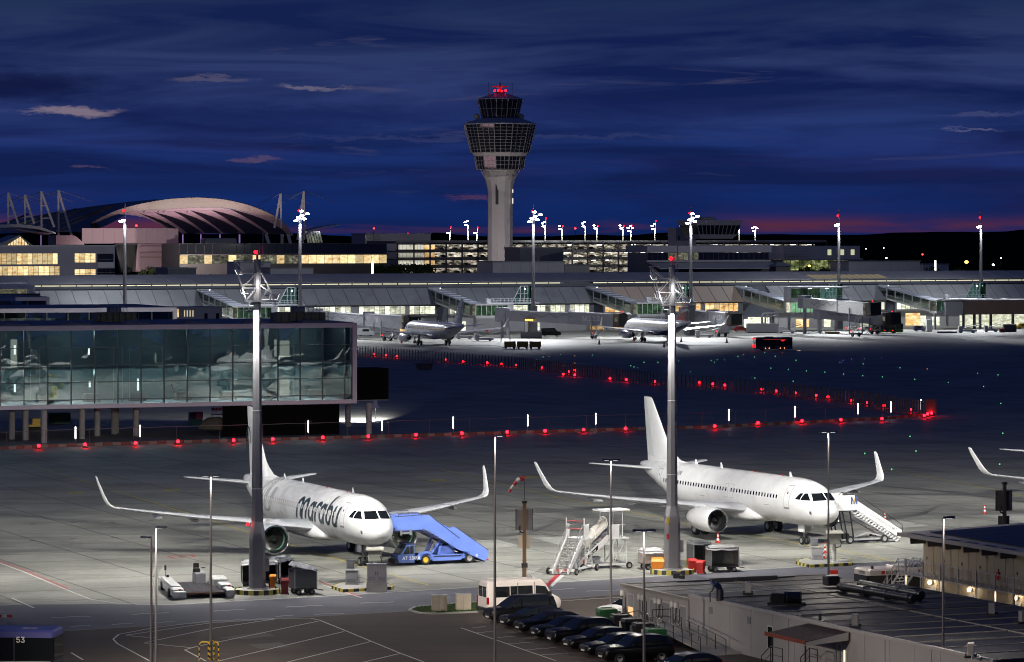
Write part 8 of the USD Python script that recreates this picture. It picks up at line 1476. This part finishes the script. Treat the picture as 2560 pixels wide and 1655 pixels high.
def plant(label, px, py, w, h, d, look, ribs=4, name='equipment_box'):
    loc = G(px, py); t = thing(name, label, 'equipment', loc, .05); part(t, 'case', MB().cham(0, w, 0, d, .2, h, .06), look); part(t, 'skid', MB().bx(.1, w - .1, .1, d - .1, 0, .2), dark_steel)
    for k in range(ribs): x = w * (k + .5) / ribs; part(t, 'panel', MB().bx(x - w * .4 / ribs, x + w * .4 / ribs, -.03, -.005, h * .25, h * .85), look)
    return t
plant('large grey generator box below the bright walkway', 1868, 832, 9.0, 2.6, 2.6, grey_paint, 5); plant('grey container behind the red tail at the bridge foot', 1798, 833, 2.9, 2.0, 1.6, mid_grey, 2); plant('white upright tank beside the walkway at far right', 2317, 829, 1.6, 3.4, 1.5, white_paint, 1); plant('grey unit under the long jet bridge with amber lamp', 1302, 846, 5.6, 1.7, 2, mid_grey, 3); plant('grey ground power unit behind the blue engine', 1548, 838, 5.2, 1.6, 1.8, mid_grey, 3); plant('dark low platform at the brown bridge hall', 2345, 833, 5.4, .5, 2.2, dark_grey, 3); plant('purple grey box standing on posts beside the white tank', 2338, 815, 4.0, 3.6, 3, slate, 2); plant('dark machine at the brown hall with white board', 2510, 830, 3.6, 2.2, 2, dark_grey, 2); plant('red machine front at the brown hall', 2500, 831, 1.4, 1.2, 1.4, paint('machine_red', (.25, .03, .03), .5), 1); plant('yellow stair foot below the high jet bridge', 2064, 834, 4.0, .45, 1.2, yellow_paint, 2)
t = thing('amber_beacon_post', 'amber flashing lamp on a stand under the long jet bridge', 'lamp', G(1322, 846) + [0, 1, 0]); part(t, 'stand', MB().bar((0, 0, 0), (0, 0, 4.6), .3), rust); part(t, 'amber_lamp', MB().bx(-1.0, 1.0, -.35, -.1, 4.6, 5.1), glow('amber', (1, .5, .08), 3.0)); part(t, 'canopy', MB().bx(-1.4, 1.6, -.4, .6, 5.15, 5.3), rust)
pipes = thing('pipe_gantry', 'silver bent pipes above the generator boxes', 'pipes', G(1905, 830), .05); part(pipes, 'pipe', MB().tube([(0, 0, 0), (0, 0, 4.6), (.4, 0, 5.2), (1.2, 0, 5.3), (4.5, 0, 5.3)], .28, 8), steel, 40); part(pipes, 'pipe', MB().tube([(1.0, .6, 0), (1.0, .6, 4.0), (1.4, .6, 4.5), (4.5, .6, 4.6)], .22, 8), steel, 40)
for k in range(4): part(pipes, 'leg', MB().bar((1.6 + k, -.3, 0), (1.6 + k, -.3, 5.1), .12), steel)
t = thing('tall_frame', 'tall white ladder frame behind the left yellow cart', 'frame', G(1252, 856) + [0, 3, 0]); part(t, 'leg', MB().bar((0, 0, 0), (.9, 0, 6.2), .2).bar((2.4, 0, 0), (1.9, 0, 6.2), .2), dirty_white, kind='stuff')
for z in (1.5, 3.0, 4.6): part(t, 'rung', MB().bar((.15 * z, 0, z), (2.4 - .08 * z, 0, z), .14), dirty_white)
for i, (px, py) in enumerate(((1498, 861), (1703, 855), (1817, 857), (1004, 858), (1660, 868), (1584, 852))): t = thing('apron_cone', ('dark marker cone in front of the dark blue engine', 'dark marker cone right of the tall right mast', 'lone dark marker cone on the far apron', 'red marker cone under the engine of the blue-striped airliner', 'marker cone behind the mast shaft', 'marker cone beside the dark blue engine')[i], 'cone', G(px, py)); part(t, 'cone', MB().lathe([(.3, .08), (.06, 1.3), (.01, 1.32)], 10), dark_grey if i in (0, 1, 2) else red_paint, 40); part(t, 'foot', MB().cham(-.4, .4, -.4, .4, 0, .08, .02), black_rubber)
t = thing('yellow_cover', 'yellow tarpaulin bundle behind the solar roof at right', 'cover', G(2462, 1362), .1); part(t, 'bundle', MB().loft([[(x, y * s, z) for y, z in ((-.6, .0), (.6, .0), (.55, .9 * s), (-.55, .9 * s))] for x, s in ((0, .6), (.5, 1.0), (1.5, 1.15), (2.2, 1.0), (2.6, .6))], True), paint('tarp_yellow', (.75, .58, .02), .5, var=.1, bump=.4, bscale=5), 20); part(t, 'trolley', MB().bx(0, 2.6, -.5, .5, -.0, .25), dark_steel)
t = thing('red_white_barrier', 'red and white barrier boom stub at the left edge', 'barrier', at(8, 1580), .2); part(t, 'boom', MB().bx(-2.4, .6, -.06, .06, 1.0, 1.2), red_paint); part(t, 'white_field', MB().bx(-.1, .25, -.07, .07, 1.01, 1.21), white_paint); part(t, 'post', MB().bx(-.25, .05, -.2, .2, 0, 1.0), grey_paint); part(t, 'kerb', MB().cham(-2.4, .9, -.7, .7, 0, .12, .04), paint('block_cream', (.40, .36, .29), .8))
t = thing('barrier_block', 'red and white barrier blocks lying in front of the shuttle bus', 'barrier', at(2115, 1478), ALPHA)
for k in range(4): part(t, 'block', MB().cham(k * .75, k * .75 + .7, 0, .35, 0, .4, .05), base_red if k % 2 else base_white)
# ---------------------------------------------------------------- flat roofed cabin block in the right foreground
CO = G(1555, 1459, 2.85); ca = ALPHA - PI / 2; cf = Frame(CO, ca)            # local x runs along the long wall towards the eye and right, y runs along the grid to the right
wall_cream = paint('cabin_wall', (.34, .33, .335), .6, var=.06, scale=.5); roof_felt = paint('roof_felt', (.045, .045, .05), .55, var=.3, scale=.7); roof_dark = paint('roof_felt_dark', (.026, .027, .034), .5, var=.3, scale=.6); seam_metal = paint('seam_metal', (.24, .225, .20), .5); door_grey = paint('cabin_door', (.24, .24, .26), .5)
t = thing('cabin_block', 'long pale modular cabin building with dark flat roof, bottom right', 'building', CO * [1, 1, 0], ca)
LA, LB, WD, HA, HB = 11.0, 50.0, 16.2, 2.82, 3.2
nA, nB = 4, 13
for i in range(nA): a = i * LA / nA; part(t, 'wall_panel', MB().bx(a + .015, a + LA / nA - .015, 0, .12, 0, HA - .12), wall_cream)
for i in range(nB): a = LA + i * (LB - LA) / nB; part(t, 'wall_panel', MB().bx(a + .015, a + (LB - LA) / nB - .015, -.18, -.06, 0, HB - .12), wall_cream)
part(t, 'roof_rim', MB().bx(-.12, LA + .05, -.14, .12, HA - .14, HA + .05).bx(-.12, .1, .12, WD, HA - .14, HA + .05), seam_metal, kind='stuff'); part(t, 'roof_rim', MB().bx(LA, LB, -.3, -.06, HB - .14, HB + .04).bx(LA - .02, LA + .18, -.06, WD, HA, HB + .03), paint('rim_pale', (.38, .37, .38), .5), kind='stuff')
part(t, 'end_wall', MB().bx(-.06, .06, .12, WD, 0, HA - .1), wall_cream); part(t, 'core', MB().bx(.1, LB, .14, WD - .1, 0, HA - .12), dark_grey); part(t, 'core', MB().bx(LA + .2, LB, .1, WD - .1, HA - .12, HB - .1), dark_grey)
def roof_field(x0, x1, n, z, looks_):
    for i in range(n):
        a, b = x0 + i * (x1 - x0) / n, x0 + (i + 1) * (x1 - x0) / n
        for j in range(2):
            c, d = .14 + j * (WD / 2), .14 + (j + 1) * (WD / 2) - .14; dz = rnd.uniform(-.012, .012)
            part(t, 'roof_sheet', MB().bx(a + .05, b - .05, c, d, z - .08, z + dz), looks_[(i + j) % len(looks_)])
        part(t, 'roof_rail', MB().bx(b - .055, b + .055, .2, WD - .2, z - .02, z + .055), seam_metal)
    part(t, 'roof_gutter', MB().bx(x0 + .1, x1 - .1, WD / 2 + .0, WD / 2 + .14, z - .05, z + .06), seam_metal)
roof_field(.1, LA - .02, 4, HA, (roof_felt, roof_dark)); roof_field(LA + .18, LB, 13, HB, (roof_felt, roof_dark, roof_dark))
for x in (14.5, 26): part(t, 'toothed_strip', MB().bx(x - .06, x + .06, .3, WD - .4, HB + .06, HB + .1), black_rubber)
part(t, 'ridge_sheet', MB().bx(1.2, 1.5, 6.3, 11.6, HA + .02, HA + .28), dark_grey); part(t, 'edge_strip', MB().bx(.6, .75, 4.0, 13.4, HA + .02, HA + .1), dark_steel)
def on_wall(x0, x1, z0, z1, dy=.0, B=False, look=door_grey, name='door', proud=.03): y = -.18 if B else 0; return part(t, name, MB().bx(x0, x1, y - proud, y - .002, z0, z1), look)
w_ = on_wall(.85, 2.0, .1, 2.3, look=paint('frame_pale', (.5, .5, .5), .5), name='window_frame', proud=.02); on_wall(1.05, 1.85, .75, 1.35, look=glow('cabin_window_lit', (1.0, .62, .28), 1.1), name='lit_window', proud=.035); on_wall(1.05, 1.85, 1.38, 2.2, look=grey_paint, name='roller_shutter', proud=.05)
for x in (4.6, 6.6, 9.2): d = on_wall(x, x + .95, .15, 2.2); part(d, 'door_handle', MB().bx(x + .08, x + .16, -.08, -.03, 1.0, 1.15), steel); on_wall(x - .06, x + 1.01, .1, 2.28, look=paint('frame_pale', (.5, .5, .5), .5), name='door_frame', proud=.015)
for x in (.3, 3.1, 3.7, 5.7, 6.3, 8.3, 8.9):      # supply boxes with cables on the wall
    k = part(t, 'supply_box', MB().cham(x - .14, x + .14, -.28, -.01, 2.05, 2.45, .08), dirty_white); part(k, 'cable', MB().tube([(x, -.1, 2.1), (x + .02, -.09, 1.2), (x + .2, -.09, 1.0), (x + .34, -.06, 1.3), (x + .34, -.05, 2.0)], .025, 5).tube([(x + .34, -.05, 1.6), (x + .34, -.05, .05)], .022, 5), black_rubber, kind='stuff')
part(t, 'down_pipe', MB().cyl((LA - .15, -.1, 0), (LA - .15, -.1, HA - .05), .06, n=8), dark_grey, 40)
for x, z0, z1, w in ((14.0, 2.2, 2.65, .45), (19.5, 2.1, 2.55, .45)): on_wall(x, x + w, z0, z1, B=True, look=mid_grey, name='vent_grille', proud=.04)
on_wall(22.3, 23.1, .75, 2.3, B=True, look=paint('frame_pale', (.5, .5, .5), .5), name='window_frame', proud=.03); on_wall(22.42, 22.98, .85, 2.2, B=True, look=dark_glass, name='dark_window', proud=.04)
on_wall(40.5, 41.3, 1.1, 1.9, B=True, look=paint('frame_pale', (.5, .5, .5), .5), name='window_frame', proud=.03); on_wall(40.62, 41.18, 1.2, 1.8, B=True, look=dark_glass, name='dark_window', proud=.04)
on_wall(31.6, 32.8, .1, 2.2, B=True, look=paint('frame_pale', (.5, .5, .5), .5), name='door_frame', proud=.02); on_wall(31.7, 32.1, .1, 2.1, B=True, look=door_grey); on_wall(32.45, 32.6, .9, 1.8, B=True, look=glow('door_light', (1, .8, .45), 1.6), name='lit_strip', proud=.05); on_wall(30.6, 31.3, .9, 2.1, B=True, look=paint('notice', (.33, .33, .35), .6), name='notice_board', proud=.04)
for x in (25.2, 37.5, 43): on_wall(x, x + .03, .1, HB - .2, B=True, look=mid_grey, name='wall_cable', proud=.03)
# canopy over the door
t2 = thing('door_canopy', 'red-brown pitched canopy on posts over the cabin door', 'canopy', cf.P(28.0, -.3), ca); brown = paint('canopy_brown', (.03, .010, .008), .6, var=.2)
part(t2, 'roof', MB().hexa([(0, -3.0, 2.45), (5.2, -3.0, 2.45), (5.2, .0, 2.75), (0, .0, 2.75), (0, -3.0, 2.55), (5.2, -3.0, 2.55), (5.2, .0, 3.0), (0, .0, 3.0)]), brown); part(t2, 'edge_board', MB().bx(-.05, 5.25, -3.08, -3.0, 2.38, 2.62), paint('canopy_red', (.16, .035, .02), .6)); part(t2, 'gable_board', MB().hexa([(5.2, -3, 2.3), (5.26, -3, 2.3), (5.26, 0, 2.5), (5.2, 0, 2.5), (5.2, -3, 2.5), (5.26, -3, 2.5), (5.26, 0, 3.0), (5.2, 0, 3.0)]), wall_cream)
for x, y in ((.5, -2.8), (4.8, -2.8)): part(t2, 'post', MB().bar((x, y, 0), (x, y, 2.45), .07), dark_steel)
def rail(label, pts, posts=True, h=1.0, name='hand_rail'):
    P = [cf.P(*p[:2], p[2]) for p in pts]; o = P[0] * [1, 1, 0]; t_ = thing(name, label, 'railing', o); m = MB(); m.tube([p - o + Z * h for p in P], .03); m.tube([p - o + Z * h * .5 for p in P], .02); part(t_, 'rails', m, dark_steel, kind='stuff')
    for a, b in zip(P, P[1:]):
        n = max(1, int(np.linalg.norm(b - a) / 1.2))
        for i in range(n + 1): q = a + (b - a) * i / n - o; part(t_, 'post', MB().bar(q, q + Z * h, .05), dark_steel)
rail('steel railing of the ramp along the cabin wall', [(11.2, -1.5, .95), (17.5, -1.5, .25), (19.0, -1.5, .05)]); rail('steel railing of the landing at the first cabin doors', [(8.2, -1.6, .9), (8.2, -.2, .9)]); rail('outer steel railing of the ramp beside the black cars', [(5.0, -2.6, .3), (8.2, -2.6, .9), (17.5, -2.6, .1)]); rail('bent steel railing in front of the canopy', [(27.6, -3.4, .05), (28.8, -3.4, .8), (30.4, -3.4, .8)]); rail('second bent railing under the canopy', [(29.4, -1.6, .05), (30.6, -1.6, .8), (31.6, -1.6, .8)])
o = cf.P(7.8, -2.6); t_ = thing('entry_ramp', 'grey sloping ramp along the cabin wall', 'ramp', o, ca); part(t_, 'landing', MB().bx(0, 3.6, 0, 2.4, .8, .9), concrete_grey); part(t_, 'slope', MB().loft([[(3.6, 0, .8), (3.6, 2.4, .8), (3.6, 2.4, .9), (3.6, 0, .9)], [(11, 0, .0), (11, 2.4, .0), (11, 2.4, .06), (11, 0, .06)]], True), concrete_grey); part(t_, 'support', MB().bx(.2, .4, .2, .4, 0, .8).bx(.2, .4, 2, 2.2, 0, .8).bx(3.2, 3.4, .2, .4, 0, .8), dark_steel, kind='stuff')
# things on the roof
def roof_thing(name, label, cat, px, py, z=HB, rz=0.0): g = G(px, py, z); return thing(name, label, cat, g, ca + rz)
def aircon(label, px, py, look, hose=False, rz=0.0):
    t_ = roof_thing('air_conditioner', label, 'air conditioner', px, py, rz=rz); part(t_, 'case', MB().cham(-.2, .2, -.45, .45, .12, .8, .03), look); part(t_, 'fan_grille', MB().lathe([(.28, -.215), (.26, -.23), (.03, -.225)], 18, 'x', (0, -.08, .46), False), mid_grey); part(t_, 'rubber_feet', MB().bx(-.35, .35, -.75, -.6, 0, .12).bx(-.35, .35, .45, .6, 0, .12).bx(-.3, .3, -.6, .45, .03, .09), black_rubber, kind='stuff')
    if hose: part(t_, 'hose', MB().tube([(.1, .45, .3), (.05, .75, .75), (-.1, 1.0, .55), (.1, .95, .1), (.5, .3, .05), (.55, -.8, .06), (.3, -1.5, .1), (.1, -1.7, .3), (.1, -1.9, .25), (.1, -1.95, .05)], .04, 6), dirty_white)
    return t_
aircon('pale air conditioner with a white hose on the roof, bottom right', 2427, 1642, paint('aircon_cream', (.52, .49, .45), .5), True, 1.0); aircon('grey air conditioner near the rear of the cabin roof', 1870, 1484, grey_paint, rz=1.1); aircon('dark air conditioner beyond the front canopy', 2138, 1567, mid_grey, rz=1.0); aircon('dark air conditioner at the right edge of the roof', 2480, 1537, mid_grey, rz=1.0); aircon('air conditioner cut by the right picture edge', 2565, 1558, mid_grey)
t_ = roof_thing('vent_pipe', 'bent steel vent pipe with a bright lamp hood on the cabin roof', 'vent', 1800, 1502, rz=.2); part(t_, 'stack', MB().cyl((0, 0, 0), (0, 0, .75), .24, n=14), dark_steel, 40); part(t_, 'elbow', MB().tube([(0, 0, .7), (-.02, -.1, .95), (-.1, -.32, 1.15)], .2, 12), paint('blue_steel', (.03, .04, .12), .25, .6), 40); part(t_, 'hood', MB().cyl((-.1, -.3, 1.12), (-.15, -.62, 1.2), .11, n=10), lip_metal, 40); part(t_, 'side_pipe', MB().tube([(.1, -.9, .0), (.1, -.92, .6), (.1, -.7, .75), (.0, -.5, 1.1)], .04), black_rubber)
t_ = roof_thing('roof_fan', 'black square ventilator with a round drum on the roof', 'ventilator', 1965, 1513, rz=1.15); part(t_, 'box', MB().cham(-1.0, -.1, -.35, .35, .15, .8, .04), black_paint); part(t_, 'drum', MB().cyl((-.1, 0, .5), (1.0, 0, .5), .38, n=18), black_gloss, 40); part(t_, 'flange', MB().cyl((.0, 0, .5), (.08, 0, .5), .44, n=18).cyl((.92, 0, .5), (1.0, 0, .5), .44, n=18), dark_steel, 40, kind='stuff'); part(t_, 'feet', MB().bx(-1.2, 1.3, -.4, -.3, 0, .15).bx(-1.2, 1.3, .3, .4, 0, .15), black_rubber, kind='stuff'); part(t_, 'grille', MB().bx(-1.04, -1.0, -.3, .3, .2, .75), dark_steel)
t_ = roof_thing('duct_pair', 'two long dark ventilation ducts lying on the cabin roof', 'duct', 2092, 1474, rz=1.35 - PI / 2)
pt = [(G(2100, 1466, HB + .4), G(2285, 1497, HB + .4)), (G(2150, 1459, HB + .4), G(2305, 1487, HB + .4))]; base = G(2092, 1474, HB); R_ = np.array([[math.cos(ca + 1.35 - PI / 2), math.sin(ca + 1.35 - PI / 2), 0], [-math.sin(ca + 1.35 - PI / 2), math.cos(ca + 1.35 - PI / 2), 0], [0, 0, 1]])
for a, b in pt:
    A, B = R_ @ (a - base), R_ @ (b - base); d = part(t_, 'duct', MB().cyl(A, B, .27, n=16), paint('duct_black', (.03, .03, .033), .3, .4), 40)
    for q in (.05, .35, .65, .95): part(d, 'clamp', MB().cyl(A + (B - A) * q - (B - A) * .006, A + (B - A) * q + (B - A) * .006, .3, n=16), dark_steel, 40); part(d, 'saddle', MB().bx(*(A + (B - A) * q)[[0, 0]] + [-.18, .18], *(A + (B - A) * q)[[1, 1]] + [-.18, .18], 0, .3), black_rubber)
A = R_ @ (G(2080, 1466, HB) - base); part(t_, 'intake_box', MB().cham(A[0] - .7, A[0] + .5, A[1] - .5, A[1] + .5, .1, .75, .1), black_paint); part(t_, 'end_motor', MB().cham(A[0] + 4.9, A[0] + 5.6, A[1] + .3, A[1] + 1.0, .1, .6, .08), dark_steel)
t_ = roof_thing('small_vent', 'small round vent beside the canopy on the cabin roof', 'vent', 2050, 1550); part(t_, 'pipe', MB().cyl((0, 0, 0), (0, 0, .35), .1, n=10), dark_steel, 40); part(t_, 'cap', MB().lathe([(.2, .32), (.2, .38), (.02, .45)], 12), dark_steel, 40)
# refuse containers along the cabin wall
dgreen = paint('bin_green', (.02, .10, .035), .5, var=.1); bblack = paint('bin_black', (.02, .02, .02), .5, var=.2)
for i, (px, py, lk, l) in enumerate(((1517, 1570, dgreen, 'green refuse container at the lamp pole, left end of the row'), (1553, 1585, bblack, 'black refuse container with white label, first right of the green one'), (1580, 1596, bblack, 'black refuse container with white label, second right of the green one'), (1608, 1607, bblack, 'black refuse container with white label, third right of the green one'), (1638, 1622, dgreen, 'green refuse container with sagging lid, right end of the row'))):
    t_ = thing('refuse_container', l, 'refuse container', (*G(px, py)[:2], .004), ALPHA - .15); part(t_, 'tub', MB().loft([[(-.5, -.4, .15), (.5, -.4, .15), (.5, .4, .15), (-.5, .4, .15)], [(-.66, -.52, 1.15), (.66, -.52, 1.15), (.66, .52, 1.15), (-.66, .52, 1.15)]], True), lk); part(t_, 'lid', MB().loft([[(-.7, -.56, 1.16), (.7, -.56, 1.16), (.7, .56, 1.16), (-.7, .56, 1.16)], [(-.62, -.4, 1.34), (.62, -.4, 1.34), (.62, .45, 1.38), (-.62, .45, 1.38)]], True), lk); part(t_, 'lid_handle', MB().bar((-.4, -.5, 1.3), (.4, -.5, 1.3), .05).bar((-.4, .1, 1.42), (.4, .1, 1.42), .05), lk, kind='stuff')
    if lk is bblack: part(t_, 'label', MB().hexa([(-.3, -.485, .45), (.1, -.485, .45), (.1, -.46, .45), (-.3, -.46, .45), (-.3, -.545, .95), (.1, -.545, .95), (.1, -.5, .95), (-.3, -.5, .95)]), white_paint)
    for x in (-.42, .42): part(t_, 'castor', MB().cyl((x - .05, -.3, .09), (x + .05, -.3, .09), .09, n=10), black_rubber)
# ---------------------------------------------------------------- two storey cabin with solar roof
SO = G(2308, 1340, 5.6); sf = Frame(SO, ca); t = thing('two_storey_cabin', 'cream two storey cabin building with gallery and solar panels on its roof', 'building', SO * [1, 1, 0], ca)
cream_wall = paint('cream_wall', (.40, .34, .25), .6, var=.06, scale=.5); LS, WS = 26.0, 14.0
for i in range(9): a = i * 2.45; part(t, 'upper_panel', MB().bx(a + .015, a + 2.435, 0, .12, 2.95, 5.55), cream_wall); part(t, 'lower_panel', MB().bx(a + .015, a + 2.435, 0, .12, 0, 2.75), cream_wall)
part(t, 'end_wall', MB().bx(-.02, .1, .12, WS, 0, 5.5), cream_wall); part(t, 'core', MB().bx(.12, LS, .14, WS, 0, 5.5), dark_grey); part(t, 'floor_band', MB().bx(-.02, LS, -.04, .12, 2.75, 2.95), mid_grey)
part(t, 'roof_slab', MB().hexa([(-1.3, -1.35, 5.6), (LS, -1.35, 5.6), (LS, WS, 6.1), (-1.3, WS, 6.1), (-1.3, -1.35, 5.8), (LS, -1.35, 5.8), (LS, WS, 6.3), (-1.3, WS, 6.3)]), paint('roof_pale', (.42, .40, .40), .5)); part(t, 'eaves_board', MB().bx(-1.34, LS, -1.42, -1.352, 5.55, 5.82), paint('eaves', (.30, .29, .30), .5))
solar = paint('solar_panel', (.012, .013, .03), .38, coat=.05, spec=.3)
for i in range(9):
    for j in range(4): a, c = .6 + i * 2.2, .2 + j * 3.3; zf = lambda y: 5.82 + (y + 1.35) * .5 / 15.35; part(t, 'solar_panel', MB().hexa([(a, c, zf(c) + .03), (a + 2.12, c, zf(c) + .03), (a + 2.12, c + 3.2, zf(c + 3.2) + .03), (a, c + 3.2, zf(c + 3.2) + .03), (a, c, zf(c) + .08), (a + 2.12, c, zf(c) + .08), (a + 2.12, c + 3.2, zf(c + 3.2) + .08), (a, c + 3.2, zf(c + 3.2) + .08)]), solar)
for i in range(6): part(t, 'eaves_bracket', MB().side([(.3 + i * 2.45, 5.55), (.42 + i * 2.45, 5.55), (.42 + i * 2.45, 5.1)], -1.3, .0), dark_grey); part(t, 'eaves_gap', MB().bx(.1 + i * 2.45, 1.7 + i * 2.45, -1.1, -.7, 5.81, 5.83), black_paint)
for i in range(8):
    a = .5 + i * 2.45; d = part(t, 'upper_door', MB().bx(a, a + .95, -.03, -.002, 3.0, 5.05), cream_wall); part(d, 'handle', MB().bx(a + .06, a + .14, -.08, -.03, 3.95, 4.15), dark_steel); part(t, 'door_seam', MB().bx(a - .03, a, -.012, -.002, 3.0, 5.08).bx(a + .95, a + .98, -.012, -.002, 3.0, 5.08), mid_grey, kind='stuff')
for a in (.9, 6.3, 12.4): d = part(t, 'lower_door', MB().bx(a, a + .95, -.03, -.002, .05, 2.05), grey_paint); part(d, 'sign', MB().bx(a + .35, a + .5, -.04, -.03, 1.3, 1.6), white_paint)
for a, lit in ((8.3, True), (10.9, False)): part(t, 'window_frame', MB().bx(a, a + .75, -.03, -.002, 1.05, 1.75), white_paint); part(t, 'window', MB().bx(a + .1, a + .65, -.045, -.03, 1.15, 1.65), glow('cabin_pane', (1, .9, .65), .9) if lit else dark_glass)
part(t, 'gallery_deck', MB().bx(-.4, LS, -1.35, -.05, 2.82, 2.92), steel)
for i in range(8):
    x = -.3 + i * 2.45 * 1.0
    part(t, 'gallery_post', MB().bx(x - .06, x + .06, -1.36, -1.24, 0, 4.0), steel)
    for k in range(1, 4): part(t, 'baluster', MB().bx(x + k * .61 - .02, x + k * .61 + .02, -1.33, -1.29, 2.92, 3.95), steel)
part(t, 'gallery_rail', MB().bx(-.4, LS, -1.34, -1.28, 3.93, 3.99), steel); part(t, 'gallery_rail', MB().bx(-.4, LS, -1.325, -1.295, 3.42, 3.46), steel)
for x in (1.35, 6.8, 12.9):
    k = part(t, 'wall_lamp', MB().cham(x - .14, x + .14, -.2, -.005, 2.25, 2.5, .05), dirty_white); part(k, 'bulb', MB().sphere((x, -.26, 2.36), .13, 2), glow('bulkhead', (1.0, .82, .55), 16.0)); disk_light(t, (x, -.42, 2.4), (0, -.8, -.75), 16, .1, (1.0, .78, .5)); disk_light(t, (x, -.75, 2.55), (0, .8, .35), 5, .1, (1.0, .78, .5))
part(t, 'red_case', MB().cham(10.3, 10.6, -.2, -.005, 3.4, 3.95, .03), red_paint)
# outside stair to the gallery
o = sf.P(-.4, -1.3); t = thing('steel_stair', 'galvanised outside stair leading up to the gallery', 'stair', o, ca + PI)
for i in range(11): q = i / 11; part(t, 'tread', MB().bx(.9 + q * 2.9, 1.2 + q * 2.9, -1.25, -.1, 2.85 - q * 2.75, 2.9 - q * 2.75), dirty_white)
part(t, 'landing', MB().bx(0, 1.0, -1.3, 0, 2.82, 2.92), steel); part(t, 'stringer', MB().bar((.9, -1.3, 2.8), (4.0, -1.3, -.0 + .1), .06, .2).bar((.9, -.05, 2.8), (4.0, -.05, .1), .06, .2), steel, kind='stuff')
for y in (-1.3, -.05):
    part(t, 'stair_rail', MB().tube([(0, y, 3.95), (1.0, y, 3.95), (4.0, y, 1.2)], .03).tube([(0, y, 3.4), (1.0, y, 3.4), (4.0, y, .65)], .025), steel, kind='stuff')
    for x, z in ((.0, 2.9), (1.0, 2.9), (2.0, 1.95), (3.0, 1.05), (3.95, .15)): part(t, 'stair_post', MB().bar((x, y, z if x > .5 else 0), (x, y, z + 1.05), .05), steel)
